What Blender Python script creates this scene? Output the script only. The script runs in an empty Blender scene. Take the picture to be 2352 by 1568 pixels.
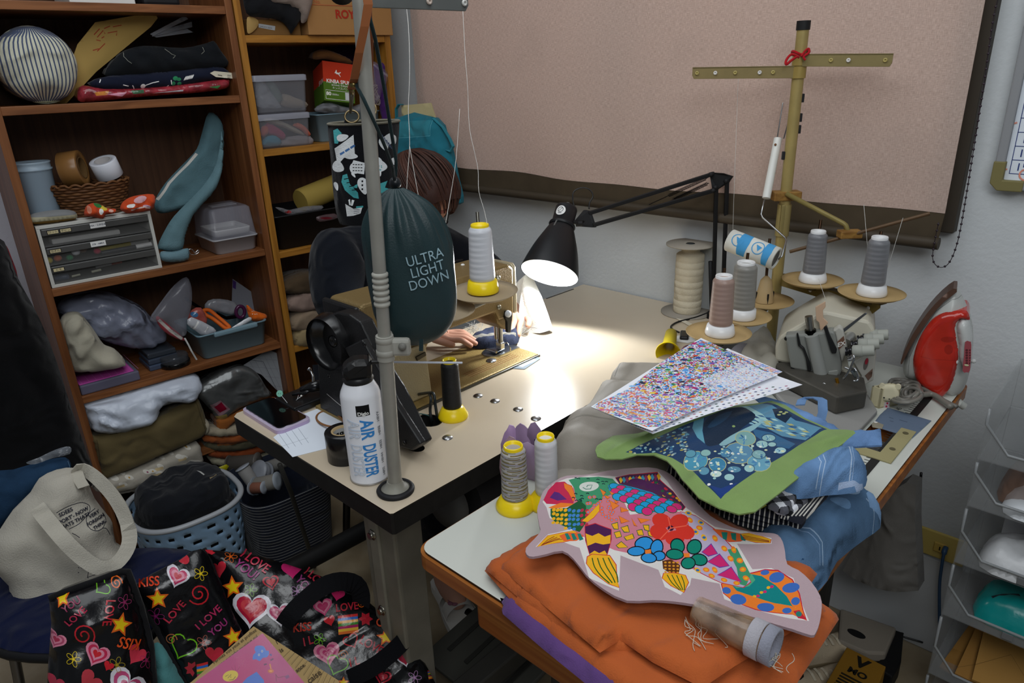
import bpy,bmesh,math,random
from mathutils import Vector,Matrix,noise,geometry
random.seed(7)
PI=math.pi
scene=bpy.context.scene
COL=scene.collection
# camera
IW,IH,FPX=2352.0,1568.0,1613.14
CAM=Vector((0.0,0.0,1.41))
RX=Vector((0.727,0.686,-0.035));RD=Vector((0.223,-0.284,-0.933));RF=Vector((-0.649,0.670,-0.359))
def _orth():
 global RX,RD,RF
 RF.normalize();RX=(RX-RF*RX.dot(RF)).normalized();RD=RF.cross(RX)
_orth()
cd=bpy.data.cameras.new('camera');cam=bpy.data.objects.new('camera',cd);COL.objects.link(cam)
cd.sensor_width=36.0;cd.lens=FPX/IW*36.0;cd.clip_start=0.02
m3=Matrix((RX,-RD,-RF)).transposed()
cam.matrix_world=Matrix.Translation(CAM)@m3.to_4x4()
scene.camera=cam
# light
vs=scene.view_settings
vs.view_transform='Standard';vs.look='None';vs.gamma=1.0;vs.use_curve_mapping=False
vs.exposure=0.12
world=bpy.data.worlds.new('room_ambience');scene.world=world;world.use_nodes=True
bg=world.node_tree.nodes['Background'];bg.inputs[0].default_value=(0.86,0.93,1.0,1);bg.inputs[1].default_value=0.10
def area_light(name,loc,target,sx,sy,power,col=(1,1,1)):
 l=bpy.data.lights.new(name,'AREA');l.shape='RECTANGLE';l.size=sx;l.size_y=sy;l.energy=power;l.color=col
 o=bpy.data.objects.new(name,l);COL.objects.link(o);o.location=loc
 o.rotation_euler=(Vector(target)-Vector(loc)).to_track_quat('-Z','Y').to_euler()
 return o
area_light('ceiling_tube_light',(-0.85,0.55,2.45),(-0.85,0.7,0.0),2.0,1.1,17.0,(0.93,0.97,1.0))
area_light('ceiling_tube_light_far',(0.9,-0.5,2.45),(0.0,1.0,0.6),1.4,0.8,19.0,(0.95,0.98,1.0))
area_light('window_daylight',(-1.2,2.15,1.75),(-1.2,1.7,1.6),1.9,1.1,20.0,(0.95,0.97,1.0))
# helpers
def lin(c):
 if isinstance(c,str):
  c=c.lstrip('#');c=tuple(int(c[i:i+2],16)for i in(0,2,4))
 r=[]
 for x in c[:3]:
  x=x/255.0
  r.append(x/12.92 if x<=0.04045 else((x+0.055)/1.055)**2.4)
 return(r[0],r[1],r[2],1.0)
def ray(px,py):
 return(RX*((px-IW/2)/FPX)+RD*((py-IH/2)/FPX)+RF)
def at(px,py,x=None,y=None,z=None,d=None):
 r=ray(px,py)
 if z is not None:t=(z-CAM.z)/r.z
 elif x is not None:t=(x-CAM.x)/r.x
 elif y is not None:t=(y-CAM.y)/r.y
 else:t=d
 return CAM+r*t
def depth(p):return(Vector(p)-CAM).dot(RF)
def V(*a):return Vector(a)
T=0.76
class Frame:
 """a plane in the place: origin, two axes and a normal"""
 def __init__(s,o,u,n):
  s.o=Vector(o);s.n=Vector(n).normalized();u=Vector(u)
  s.u=(u-s.n*u.dot(s.n)).normalized();s.v=s.n.cross(s.u)
 def p(s,u,v,h=0.0):return s.o+s.u*u+s.v*v+s.n*h
 def uv(s,px,py,h=0.0):
  r=ray(px,py);t=((s.o+s.n*h-CAM).dot(s.n))/r.dot(s.n)
  q=CAM+r*t-s.o
  return(q.dot(s.u),q.dot(s.v))
 def px(s,pts,h=0.0):return[s.uv(a,b,h)for a,b in pts]
def FZ(z,o=(0,0)):return Frame((o[0],o[1],z),(1,0,0),(0,0,1))
def FCAM(px,py,d,tilt=0.0):
 """upright plane through the point seen at px,py at depth d, turned to face the aisle"""
 o=at(px,py,d=d);q=ray(px,py);n=Vector((-q.x,-q.y,0)).normalized();r_=Vector((-n.y,n.x,0));n.z=tilt
 return Frame(o,r_,n)
_mats={}
def M(rough=0.8,metal=0.0,spec=0.4,bump=0.0,bscale=200.0,trans=0.0,alpha=1.0,coat=0.0,sheen=0.0,var=0.0,vscale=8.0,emit=0.0,ior=1.45,stretch=None,fold=0.0,fscale=9.0):
 k=(rough,metal,spec,bump,bscale,trans,alpha,coat,sheen,var,vscale,emit,ior,stretch,fold,fscale)
 if k in _mats:return _mats[k]
 m=bpy.data.materials.new('surface_%d'%len(_mats));m.use_nodes=True
 nt=m.node_tree;b=nt.nodes['Principled BSDF'];L=nt.links.new
 a=nt.nodes.new('ShaderNodeAttribute');a.attribute_name='Col'
 src=a.outputs['Color']
 tc=nt.nodes.new('ShaderNodeTexCoord');co=tc.outputs['Object']
 if stretch:
  mp=nt.nodes.new('ShaderNodeMapping');mp.inputs['Scale'].default_value=stretch;L(co,mp.inputs[0]);co=mp.outputs[0]
 if var>0:
  n=nt.nodes.new('ShaderNodeTexNoise');n.inputs['Scale'].default_value=vscale;n.inputs['Detail'].default_value=5
  L(co,n.inputs['Vector'])
  mr=nt.nodes.new('ShaderNodeMapRange');mr.inputs['From Min'].default_value=0.3;mr.inputs['From Max'].default_value=0.7
  mr.inputs['To Min'].default_value=1-var;mr.inputs['To Max'].default_value=1+var
  L(n.outputs['Fac'],mr.inputs[0])
  mx=nt.nodes.new('ShaderNodeVectorMath');mx.operation='SCALE'
  L(src,mx.inputs[0]);L(mr.outputs[0],mx.inputs['Scale']);src=mx.outputs[0]
 L(src,b.inputs['Base Color'])
 b.inputs['Roughness'].default_value=rough;b.inputs['Metallic'].default_value=metal
 b.inputs['Specular IOR Level'].default_value=spec;b.inputs['IOR'].default_value=ior
 b.inputs['Transmission Weight'].default_value=trans;b.inputs['Alpha'].default_value=alpha
 b.inputs['Coat Weight'].default_value=coat;b.inputs['Coat Roughness'].default_value=0.15
 b.inputs['Sheen Weight'].default_value=sheen
 if emit>0:
  L(src,b.inputs['Emission Color']);b.inputs['Emission Strength'].default_value=emit
 if bump>0:
  n2=nt.nodes.new('ShaderNodeTexNoise');n2.inputs['Scale'].default_value=bscale;n2.inputs['Detail'].default_value=3
  L(co,n2.inputs['Vector'])
  bp=nt.nodes.new('ShaderNodeBump');bp.inputs['Strength'].default_value=bump;bp.inputs['Distance'].default_value=0.004
  L(n2.outputs['Fac'],bp.inputs['Height']);L(bp.outputs[0],b.inputs['Normal'])
  if fold>0:
   n3=nt.nodes.new('ShaderNodeTexNoise');n3.noise_type='RIDGED_MULTIFRACTAL';n3.inputs['Scale'].default_value=fscale;n3.inputs['Detail'].default_value=1.5;n3.inputs['Distortion'].default_value=1.2
   mp3=nt.nodes.new('ShaderNodeMapping');mp3.inputs['Rotation'].default_value=(0.5,0.4,0.7);mp3.inputs['Scale'].default_value=(1.0,0.45,0.8);L(co,mp3.inputs[0]);L(mp3.outputs[0],n3.inputs['Vector']);b3=nt.nodes.new('ShaderNodeBump');b3.inputs['Strength'].default_value=fold;b3.inputs['Distance'].default_value=0.02
   L(n3.outputs[0],b3.inputs['Height']);L(b3.outputs[0],bp.inputs['Normal'])
 _mats[k]=m
 return m
CLOTH=M(0.92,spec=0.15,bump=0.25,bscale=500,sheen=0.1,var=0.07,vscale=14,fold=0.75,fscale=16)
CANVAS=M(0.95,spec=0.1,bump=0.35,bscale=350,var=0.05,vscale=10,fold=0.9,fscale=11)
DENIM=M(0.95,spec=0.1,bump=0.35,bscale=600,var=0.3,vscale=14,fold=0.8,fscale=18)
PAPER=M(0.75,spec=0.2,var=0.02)
PLAST=M(0.35,spec=0.5)
MATTE=M(0.6,spec=0.35)
GLOSS=M(0.16,spec=0.55)
VINYL=M(0.22,spec=0.6,bump=0.22,bscale=60,fold=0.6,fscale=14)
METAL=M(0.28,metal=1.0,var=0.05)
CHROME=M(0.12,metal=1.0)
CASTBLK=M(0.42,spec=0.5,bump=0.15,bscale=300)
CASTGOLD=M(0.4,metal=0.35,spec=0.5,bump=0.35,bscale=420)
GLASSY=M(0.12,spec=0.5,alpha=0.28)
FILM=M(0.18,spec=0.7,alpha=0.42,bump=0.5,bscale=25,fold=1.0,fscale=24)
CARD=M(0.9,spec=0.15,var=0.05,vscale=12)
def wood(c1,c2,axis='Y',rough=0.45,scale=1.0):
 k=('wood',c1,c2,axis,rough,scale)
 if k in _mats:return _mats[k]
 m=bpy.data.materials.new('wood_grain');m.use_nodes=True;nt=m.node_tree;b=nt.nodes['Principled BSDF'];L=nt.links.new
 tc=nt.nodes.new('ShaderNodeTexCoord');mp=nt.nodes.new('ShaderNodeMapping')
 sc={'X':(1.5,40,40),'Y':(40,1.5,40),'Z':(40,40,1.5)}[axis]
 mp.inputs['Scale'].default_value=[q*scale for q in sc];L(tc.outputs['Object'],mp.inputs[0])
 n=nt.nodes.new('ShaderNodeTexNoise');n.inputs['Scale'].default_value=1.6;n.inputs['Detail'].default_value=6;n.inputs['Distortion'].default_value=0.6
 L(mp.outputs[0],n.inputs['Vector'])
 cr=nt.nodes.new('ShaderNodeValToRGB');cr.color_ramp.elements[0].position=0.35;cr.color_ramp.elements[1].position=0.68
 cr.color_ramp.elements[0].color=lin(c1);cr.color_ramp.elements[1].color=lin(c2)
 L(n.outputs['Fac'],cr.inputs[0]);L(cr.outputs[0],b.inputs['Base Color'])
 b.inputs['Roughness'].default_value=rough;b.inputs['Specular IOR Level'].default_value=0.35
 _mats[k]=m
 return m
 # things, parts
def root_loc(o):
 v=Vector((0,0,0))
 while o is not None:v=v+o.location;o=o.parent
 return v
def tag(o,label=None,cat=None,group=None,kind=None):
 if label:o['label']=label
 if cat:o['category']=cat
 if group:o['group']=group
 if kind:o['kind']=kind
 return o
def thing(name,label,cat,loc,group=None):
 o=bpy.data.objects.new(name,None);COL.objects.link(o);o.location=loc;o.empty_display_size=0.02
 return tag(o,label,cat,group)
def children(o):return[c for c in COL.objects if c.parent is o]
def dup(o,loc,label=None,group=None):
 c=o.copy();COL.objects.link(c);c.location=loc
 if label:c['label']=label
 if group:c['group']=group
 for ch in children(o):
  d=ch.copy();COL.objects.link(d);d.parent=c
  for g in children(ch):
   e=g.copy();COL.objects.link(e);e.parent=d
 return c
def inpoly(u,v,P):
 r=False;j=len(P)-1
 for i in range(len(P)):
  a,b=P[i],P[j]
  if(a[1]>v)!=(b[1]>v)and u<(b[0]-a[0])*(v-a[1])/(b[1]-a[1])+a[0]:r=not r
  j=i
 return r
def segd(u,v,a,b):
 dx,dy=b[0]-a[0],b[1]-a[1];l=dx*dx+dy*dy
 t=0 if l==0 else max(0,min(1,((u-a[0])*dx+(v-a[1])*dy)/l))
 return math.hypot(u-a[0]-t*dx,v-a[1]-t*dy)
def resample(P,res,closed=True):
 out=[];n=len(P)
 for i in range(n if closed else n-1):
  a,b=P[i],P[(i+1)%n];k=max(1,int(math.ceil(math.hypot(b[0]-a[0],b[1]-a[1])/res)))
  for j in range(k):out.append((a[0]+(b[0]-a[0])*j/k,a[1]+(b[1]-a[1])*j/k))
 if not closed:out.append(tuple(P[-1]))
 return out
def smooth(P,n=4,closed=True):
 """Catmull-Rom through the points (2-D or 3-D tuples)"""
 P=[tuple(p)for p in P];N=len(P);out=[]
 for i in range(N if closed else N-1):
  g=lambda k:P[k%N]if closed else P[max(0,min(N-1,k))]
  p0,p1,p2,p3=g(i-1),g(i),g(i+1),g(i+2)
  for j in range(n):
   t=j/n
   out.append(tuple(0.5*(2*b+(c-a)*t+(2*a-5*b+4*c-d)*t*t+(3*b-a-3*c+d)*t**3)for a,b,c,d in zip(p0,p1,p2,p3)))
 if not closed:out.append(P[-1])
 return out
def nz(p,s,seed=0):return noise.noise(Vector((p[0]*s+seed*7.3,p[1]*s-seed*3.1,(p[2]if len(p)>2 else 0)*s+seed)))
class MB:
 def __init__(s):s.v=[];s.f=[];s.c=[];s.m=[];s.sm=[];s.slot=0
 def add(s,verts,faces,col,sm=True):
  b=len(s.v);s.v.extend(Vector(q)for q in verts)
  multi=isinstance(col,list)
  for i,f in enumerate(faces):
   s.f.append([b+k for k in f]);s.c.append(col[i]if multi else col);s.m.append(s.slot);s.sm.append(sm)
  return s
 def bm(s,bm,col,mat=None,sm=False):
  bm.verts.index_update()
  vs_=[(mat@v.co)if mat else v.co.copy()for v in bm.verts]
  s.add(vs_,[[v.index for v in f.verts]for f in bm.faces],col,sm);bm.free();return s
 def box(s,c,size,col,bev=0.0,rot=None,seg=2,sm=False):
  bm=bmesh.new();bmesh.ops.create_cube(bm,size=1.0)
  bmesh.ops.scale(bm,vec=Vector(size),verts=bm.verts)
  if bev>0:bmesh.ops.bevel(bm,geom=list(bm.edges),offset=min(bev,min(size)*0.49),segments=seg,affect='EDGES',profile=0.5)
  mt=Matrix.Translation(Vector(c))@(rot.to_4x4()if rot else Matrix.Identity(4))
  return s.bm(bm,col,mt,sm)
 def boxf(s,fr,u0,u1,v0,v1,h0,h1,col,bev=0.0,seg=2):
  rot=Matrix((fr.u,fr.v,fr.n)).transposed()
  return s.box(fr.p((u0+u1)/2,(v0+v1)/2,(h0+h1)/2),(abs(u1-u0),abs(v1-v0),abs(h1-h0)),col,bev,rot,seg)
 def lathe(s,prof,base,axis=(0,0,1),seg=32,col=(1,1,1,1),sm=True,cols=None,capb=True,capt=True,sx=1.0,ref=None):
  ax=Vector(axis).normalized()
  a=Vector(ref)if ref is not None else(Vector((1,0,0))if abs(ax.x)<0.9 else Vector((0,1,0)))
  u=(a-ax*a.dot(ax)).normalized();w=ax.cross(u);base=Vector(base)
  vv=[];ff=[];cc=[]
  for r,z in prof:
   for k in range(seg):
    t=2*PI*k/seg;vv.append(base+ax*z+u*(r*math.cos(t)*sx)+w*(r*math.sin(t)))
  for i in range(len(prof)-1):
   for k in range(seg):
    k2=(k+1)%seg;ff.append([i*seg+k,i*seg+k2,(i+1)*seg+k2,(i+1)*seg+k]);cc.append(cols[i]if cols else col)
  s.add(vv,ff,cc,sm)
  n=len(prof)-1;e=[]
  if capb and prof[0][0]>1e-5:s.add(vv[:seg],[list(range(seg))[::-1]],cols[0]if cols else col,False)
  if capt and prof[n][0]>1e-5:s.add(vv[n*seg:],[list(range(seg))],cols[-1]if cols else col,False)
  return s
 def cyl(s,a,b,r,col,seg=20,r2=None,sm=True):
  a=Vector(a);b=Vector(b);return s.lathe([(r,0),(r2 if r2 is not None else r,(b-a).length)],a,b-a,seg,col,sm)
 def ball(s,c,r,col,seg=20,axis=(0,0,1),sz=1.0):
  n=seg//2;pr=[(max(1e-6,r*math.sin(PI*i/n)),-r*sz*math.cos(PI*i/n))for i in range(n+1)]
  return s.lathe(pr,c,axis,seg,col,capb=False,capt=False)
 def tube(s,P,r,col,seg=8,closed=False,flat=1.0,cap=True):
  P=[Vector(q)for q in P];n=len(P);vv=[];ff=[]
  rr=r if isinstance(r,(list,tuple))else[r]*n
  up=None
  for i in range(n):
   if closed:t=P[(i+1)%n]-P[i-1]
   else:t=P[min(i+1,n-1)]-P[max(i-1,0)]
   if t.length<1e-9:t=Vector((0,0,1))
   t.normalize()
   if up is None:up=Vector((0,0,1))if abs(t.z)<0.9 else Vector((1,0,0))
   a=up-t*up.dot(t)
   if a.length<1e-6:a=t.orthogonal()
   a.normalize();up=a;w=t.cross(a)
   for k in range(seg):
    g=2*PI*k/seg;vv.append(P[i]+a*(rr[i]*math.cos(g)*flat)+w*(rr[i]*math.sin(g)))
  for i in range(n if closed else n-1):
   j=(i+1)%n
   for k in range(seg):ff.append([i*seg+k,i*seg+(k+1)%seg,j*seg+(k+1)%seg,j*seg+k])
  if not closed and cap:ff.append(list(range(seg))[::-1]);ff.append([(n-1)*seg+k for k in range(seg)])
  return s.add(vv,ff,col,True)
 def strap(s,P,W,th,col):
  """flat strap: path points P, width vectors W (one or per point), thickness"""
  P=[Vector(q)for q in P];n=len(P);vv=[];ff=[]
  W=[Vector(w)for w in W]if isinstance(W,list)else[Vector(W)]*n
  for i in range(n):
   t=(P[min(i+1,n-1)]-P[max(i-1,0)]).normalized();nn=t.cross(W[i])
   nn=nn.normalized()*(th/2)if nn.length>1e-9 else Vector((0,0,th/2))
   w=W[i]/2
   vv+=[P[i]-w-nn,P[i]+w-nn,P[i]+w+nn,P[i]-w+nn]
  for i in range(n-1):
   for k in range(4):ff.append([i*4+k,i*4+(k+1)%4,(i+1)*4+(k+1)%4,(i+1)*4+k])
  ff.append([3,2,1,0]);ff.append([(n-1)*4+k for k in range(4)])
  return s.add(vv,ff,col,False)
 def prism(s,P,vec,col,sm=False,bev=0.0):
  """polygon of 3-D points pushed along vec"""
  P=[Vector(q)for q in P];n=len(P);vec=Vector(vec)
  if bev>0:
   bm=bmesh.new();a=[bm.verts.new(q)for q in P];b=[bm.verts.new(q+vec)for q in P]
   bm.faces.new(a[::-1]);bm.faces.new(b)
   for i in range(n):bm.faces.new([a[i],a[(i+1)%n],b[(i+1)%n],b[i]])
   bmesh.ops.recalc_face_normals(bm,faces=bm.faces)
   bmesh.ops.bevel(bm,geom=list(bm.edges),offset=bev,segments=2,affect='EDGES',profile=0.5)
   return s.bm(bm,col,None,sm)
  ff=[list(range(n))[::-1],[n+k for k in range(n)]]+[[k,(k+1)%n,n+(k+1)%n,n+k]for k in range(n)]
  return s.add(P+[q+vec for q in P],ff,col,sm)
 def sheet(s,out,to3,res,col,shapes=(),h=None,back=None,bcol=None,holes=(),fine=None):
  """painted sheet: outline in (u,v), to3(u,v,h) -> point; shapes = [(poly, colour)] painted in order; h(u,v,d) front height, back(u,v,d) rear height (or None)"""
  out=resample(out,res);pts=[];edges=[]
  def put(P,closed=True):
   b=len(pts);pts.extend(Vector((q[0],q[1]))for q in P);n=len(P)
   for i in range(n if closed else n-1):edges.append((b+i,b+(i+1)%n))
  put(out)
  for hl in holes:put(resample(hl,res))
  SH=[]
  for P,c in shapes:
   P2=resample(P,fine or res);put(P2)
   us=[q[0]for q in P];vs2=[q[1]for q in P];SH.append((P,c,min(us),max(us),min(vs2),max(vs2)))
  u0=min(q[0]for q in out);u1=max(q[0]for q in out);v0=min(q[1]for q in out);v1=max(q[1]for q in out)
  nu=int((u1-u0)/res)+1;nv=int((v1-v0)/res)+1
  for i in range(nu+1):
   for j in range(nv+1):
    a=u0+(i+0.5*(j%2))*res+0.13*res;b=v0+j*res+0.11*res
    if inpoly(a,b,out):pts.append(Vector((a,b)))
  vv,ee,ff=geometry.delaunay_2d_cdt(pts,edges,[],0,1e-6)[:3]
  hp=[resample(q,res)for q in holes]
  F=[];C=[]
  for f in ff:
   cu=sum(vv[k][0]for k in f)/3;cv=sum(vv[k][1]for k in f)/3
   if not inpoly(cu,cv,out):continue
   if any(inpoly(cu,cv,q)for q in hp):continue
   cc=col(cu,cv)if callable(col)else col
   for P,c,a0,a1,b0,b1 in reversed(SH):
    if a0<=cu<=a1 and b0<=cv<=b1 and inpoly(cu,cv,P):
     cc=c(cu,cv)if callable(c)else c;break
   F.append(list(f));C.append(cc)
  no=len(out);D=[]
  for q in vv:
   D.append(min(segd(q[0],q[1],out[i],out[(i+1)%no])for i in range(no))if(h or back)else 0)
  front=[to3(q[0],q[1],h(q[0],q[1],D[i])if h else 0.0)for i,q in enumerate(vv)]
  ar=0
  if F:
   a,b,c=[front[k]for k in F[0]]
   nn=(b-a).cross(c-a);ref=to3(0,0,1)-to3(0,0,0)
   if nn.dot(ref)<0:F=[f[::-1]for f in F]
  s.add(front,F,C,True)
  if back is not None:
   rear=[to3(q[0],q[1],back(q[0],q[1],D[i]))for i,q in enumerate(vv)]
   cnt={}
   for f,c in zip(F,C):
    for k in range(3):
     e=(f[k],f[(k+1)%3]);cnt[e]=c
   rim=[(e,c)for e,c in cnt.items()if(e[1],e[0])not in cnt]
   bc=bcol if bcol is not None else(C if not callable(col)else C)
   s.add(rear,[f[::-1]for f in F],bc,True)
   n=len(front)
   vv2=front+rear
   s.add(vv2,[[e[1],e[0],e[0]+n,e[1]+n]for e,c in rim],[bcol if bcol is not None else c for e,c in rim],False)
  return s
 def text(s,body,to3,size,col,h=0.0004,align='CENTER',bold=0.0,shear=0.0,sx=1.0,cut=0.0):
  cu=bpy.data.curves.new('t','FONT');cu.body=body;cu.size=size;cu.align_x=align;cu.align_y='CENTER';cu.offset=bold;cu.shear=shear;cu.resolution_u=3
  ob=bpy.data.objects.new('t',cu);COL.objects.link(ob)
  dg=bpy.context.evaluated_depsgraph_get();me=ob.evaluated_get(dg).to_mesh()
  bm=bmesh.new();bm.from_mesh(me)
  if cut>0:
   for _ in range(4):
    es=[e for e in bm.edges if e.calc_length()>cut]
    if not es:break
    bmesh.ops.subdivide_edges(bm,edges=es,cuts=1);bmesh.ops.triangulate(bm,faces=bm.faces)
  bm.verts.index_update()
  vs_=[to3(q.co.x*sx,q.co.y,h)for q in bm.verts];fs=[[q.index for q in f.verts]for f in bm.faces];bm.free()
  ob.evaluated_get(dg).to_mesh_clear();bpy.data.objects.remove(ob);bpy.data.curves.remove(cu)
  return s.add(vs_,fs,col,False)
 def build(s,name,mats,parent=None,label=None,cat=None,group=None,kind=None,loc=None,sub=0):
  if not isinstance(mats,(list,tuple)):mats=[mats]
  o=bpy.data.objects.new(name,bpy.data.meshes.new(name));COL.objects.link(o);me=o.data
  off=Vector((0,0,0))
  if parent is not None:off=root_loc(parent);o.parent=parent
  elif loc is not None:o.location=loc;off=Vector(loc)
  me.from_pydata([tuple(q-off)for q in s.v],[],s.f)
  for m in mats:me.materials.append(m)
  me.polygons.foreach_set('material_index',s.m);me.polygons.foreach_set('use_smooth',s.sm)
  at_=me.color_attributes.new('Col','FLOAT_COLOR','CORNER');buf=[]
  for p in me.polygons:buf.extend(list(s.c[p.index])*p.loop_total)
  at_.data.foreach_set('color',buf)
  me.update()
  if sub:
   md=o.modifiers.new('subdivision','SUBSURF');md.levels=sub;md.render_levels=sub
  return tag(o,label,cat,group,kind)
def rnd(fr):
 def f(t,r):return lambda u,v,d:t*math.sqrt(max(0.0,1-(1-min(d/r,1.0))**2))
 return f
def puffh(t,r,amp=0.0,sc=20.0,seed=0,base=0.0,fold=None):
 """cushioned height: rises t over r from the rim, with noise wrinkles"""
 def f(u,v,d):
  k=math.sqrt(max(0.0,1-(1-min(d/r,1.0))**2))
  w=amp*k*(0.8*nz((u,v,0),sc,seed)+0.9*(0.35-abs(nz((u,v,0),sc*1.3,seed+3)))+0.35*(0.3-abs(nz((u,v,0),sc*3.1,seed+5))))
  if fold:w+=fold(u,v)*k
  return base+t*k+w
 return f
def const(h):return lambda u,v,d:h
def puff(name,fr,out,t,r,col,mat,parent=None,res=0.012,amp=0.0,sc=20,seed=0,shapes=(),backt=0.0,fold=None,mb=None,do=True,base=0.0,bcol=None,fine=None,**kw):
 mb=mb or MB()
 bk_=(lambda u,v,d:base-backt*math.sqrt(max(0.0,1-(1-min(d/r,1.0))**2))-0.0005)
 mb.sheet(out,fr.p,res,col,shapes,puffh(t,r,amp,sc,seed,base,fold),bk_,bcol,fine=fine)
 return mb.build(name,mat,parent,**kw)if do else mb
def ell(cx,cy,rx,ry,n=16,a=0.0):
 return[(cx+rx*math.cos(2*PI*k/n)*math.cos(a)-ry*math.sin(2*PI*k/n)*math.sin(a),cy+rx*math.cos(2*PI*k/n)*math.sin(a)+ry*math.sin(2*PI*k/n)*math.cos(a))for k in range(n)]
def stroke(P,w,closed=False):
 """a line of width w as a polygon"""
 n=len(P);L_=[];R_=[]
 for i in range(n):
  a=P[max(0,i-1)];b=P[min(n-1,i+1)]
  if closed:a=P[i-1];b=P[(i+1)%n]
  dx,dy=b[0]-a[0],b[1]-a[1];l=math.hypot(dx,dy)or 1;k=w/2/l
  L_.append((P[i][0]-dy*k,P[i][1]+dx*k));R_.append((P[i][0]+dy*k,P[i][1]-dx*k))
 return L_+R_[::-1]
WHITE=lin('e8e8e6');BLACK=lin('111112');YEL=lin('f2d416')
# end of helpers
# the room
YW=1.735
XL=-2.47
def struct(name,mb,mat,parent=None):return mb.build(name,mat,parent,kind='structure' if parent is None else None)
WALLM=M(0.85,spec=0.2,bump=0.25,bscale=90,var=0.02)
wx0,wx1,wz0,wz1=-2.075,-0.338,1.055,2.15
wc=lin('c9cdcf')
b=MB()
b.box((-0.435-1.0,YW+0.06,wz0/2),(4.4-0.13,0.12,wz0),wc)
b.box(((XL-0.1+wx0)/2,YW+0.06,(wz0+wz1)/2),(wx0-XL+0.1,0.12,wz1-wz0),wc)
b.box(((wx1+0.9)/2,YW+0.06,(wz0+wz1)/2),(0.9-wx1,0.12,wz1-wz0),wc)
b.box((-0.85,YW+0.06,(wz1+2.5)/2),(3.5,0.12,2.5-wz1),wc)
struct('wall_back',b,WALLM)
b=MB();b.box((XL-0.05,0.2,1.25),(0.1,3.1,2.5),lin('bdbcc6'));struct('wall_left',b,WALLM)
fm=bpy.data.materials.new('floor_vinyl');fm.use_nodes=True;nt=fm.node_tree;bs=nt.nodes['Principled BSDF']
tc=nt.nodes.new('ShaderNodeTexCoord');n1=nt.nodes.new('ShaderNodeTexNoise');n1.inputs['Scale'].default_value=9;n1.inputs['Detail'].default_value=8
cr=nt.nodes.new('ShaderNodeValToRGB');cr.color_ramp.elements[0].position=0.38;cr.color_ramp.elements[1].position=0.62
cr.color_ramp.elements[0].color=lin('8a7a60');cr.color_ramp.elements[1].color=lin('9d8f76')
nt.links.new(tc.outputs['Object'],n1.inputs['Vector']);nt.links.new(n1.outputs['Fac'],cr.inputs[0]);nt.links.new(cr.outputs[0],bs.inputs['Base Color'])
bs.inputs['Roughness'].default_value=0.45
b=MB();b.box((-0.8,0.0,-0.03),(3.5,3.6,0.06),WHITE);struct('floor',b,fm)
b=MB()
b.box((-0.8,YW-0.02,0.135),(3.34,0.04,0.27),lin('b9bcbe'),0.004)
struct('baseboard_back',b,MATTE)
b=MB();br=lin('3a332a')
for x in(wx0+0.03,wx1-0.03):b.box((x,YW+0.02,(wz0+wz1)/2),(0.06,0.10,wz1-wz0),br,0.003)
for z in(wz0+0.02,wz1-0.02):b.box(((wx0+wx1)/2,YW+0.022,z),(wx1-wx0-0.004,0.09,0.036),br,0.003)
b.box(((wx0+wx1)/2,YW+0.05,(wz0+wz1)/2),(0.05,0.04,wz1-wz0),br,0.003)
wn=struct('window_1',b,MATTE)
b=MB();b.box(((wx0+wx1)/2,YW+0.06,(wz0+wz1)/2),(wx1-wx0-0.1,0.006,wz1-wz0-0.08),lin('c8d2d8'))
b.build('pane',M(0.3,spec=0.5,alpha=0.12),wn)
# roller blind
YB=1.685
lm=bpy.data.materials.new('linen_weave');lm.use_nodes=True;nt=lm.node_tree;bs=nt.nodes['Principled BSDF'];L=nt.links.new
tc=nt.nodes.new('ShaderNodeTexCoord');outs=[]
for sc in((1500,1,160),(160,1,1500)):
 mp=nt.nodes.new('ShaderNodeMapping');mp.inputs['Scale'].default_value=sc;L(tc.outputs['Object'],mp.inputs[0])
 n=nt.nodes.new('ShaderNodeTexNoise');n.inputs['Scale'].default_value=0.6;n.inputs['Detail'].default_value=2;L(mp.outputs[0],n.inputs['Vector']);outs.append(n.outputs['Fac'])
ad=nt.nodes.new('ShaderNodeMath');ad.operation='ADD';L(outs[0],ad.inputs[0]);L(outs[1],ad.inputs[1])
cr=nt.nodes.new('ShaderNodeValToRGB');cr.color_ramp.elements[0].position=0.36;cr.color_ramp.elements[1].position=0.64
mm=nt.nodes.new('ShaderNodeMath');mm.operation='MULTIPLY';mm.inputs[1].default_value=0.5;L(ad.outputs[0],mm.inputs[0]);L(mm.outputs[0],cr.inputs[0])
cr.color_ramp.elements[0].color=lin('bda599');cr.color_ramp.elements[1].color=lin('decabf')
ns=nt.nodes.new('ShaderNodeTexNoise');ns.inputs['Scale'].default_value=3.0;ns.inputs['Detail'].default_value=4;L(tc.outputs['Object'],ns.inputs['Vector'])
mr=nt.nodes.new('ShaderNodeMapRange');mr.inputs[1].default_value=0.55;mr.inputs[2].default_value=0.8;mr.inputs[3].default_value=0.0;mr.inputs[4].default_value=0.35;L(ns.outputs['Fac'],mr.inputs[0])
mx=nt.nodes.new('ShaderNodeMixRGB');L(mr.outputs[0],mx.inputs[0]);L(cr.outputs[0],mx.inputs[1]);mx.inputs[2].default_value=lin('a09086');L(mx.outputs[0],bs.inputs['Base Color'])
bs.inputs['Roughness'].default_value=0.8;bs.inputs['Specular IOR Level'].default_value=0.25
tb_=nt.nodes.new('ShaderNodeBsdfTranslucent');L(mx.outputs[0],tb_.inputs[0]);ms=nt.nodes.new('ShaderNodeMixShader');ms.inputs[0].default_value=0.3;L(bs.outputs[0],ms.inputs[1]);L(tb_.outputs[0],ms.inputs[2]);L(ms.outputs[0],nt.nodes['Material Output'].inputs[0])
FB=Frame((0,YB,0),(1,0,0),(0,-1,0))
def by(px,py):return FB.uv(px,py)
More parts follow.
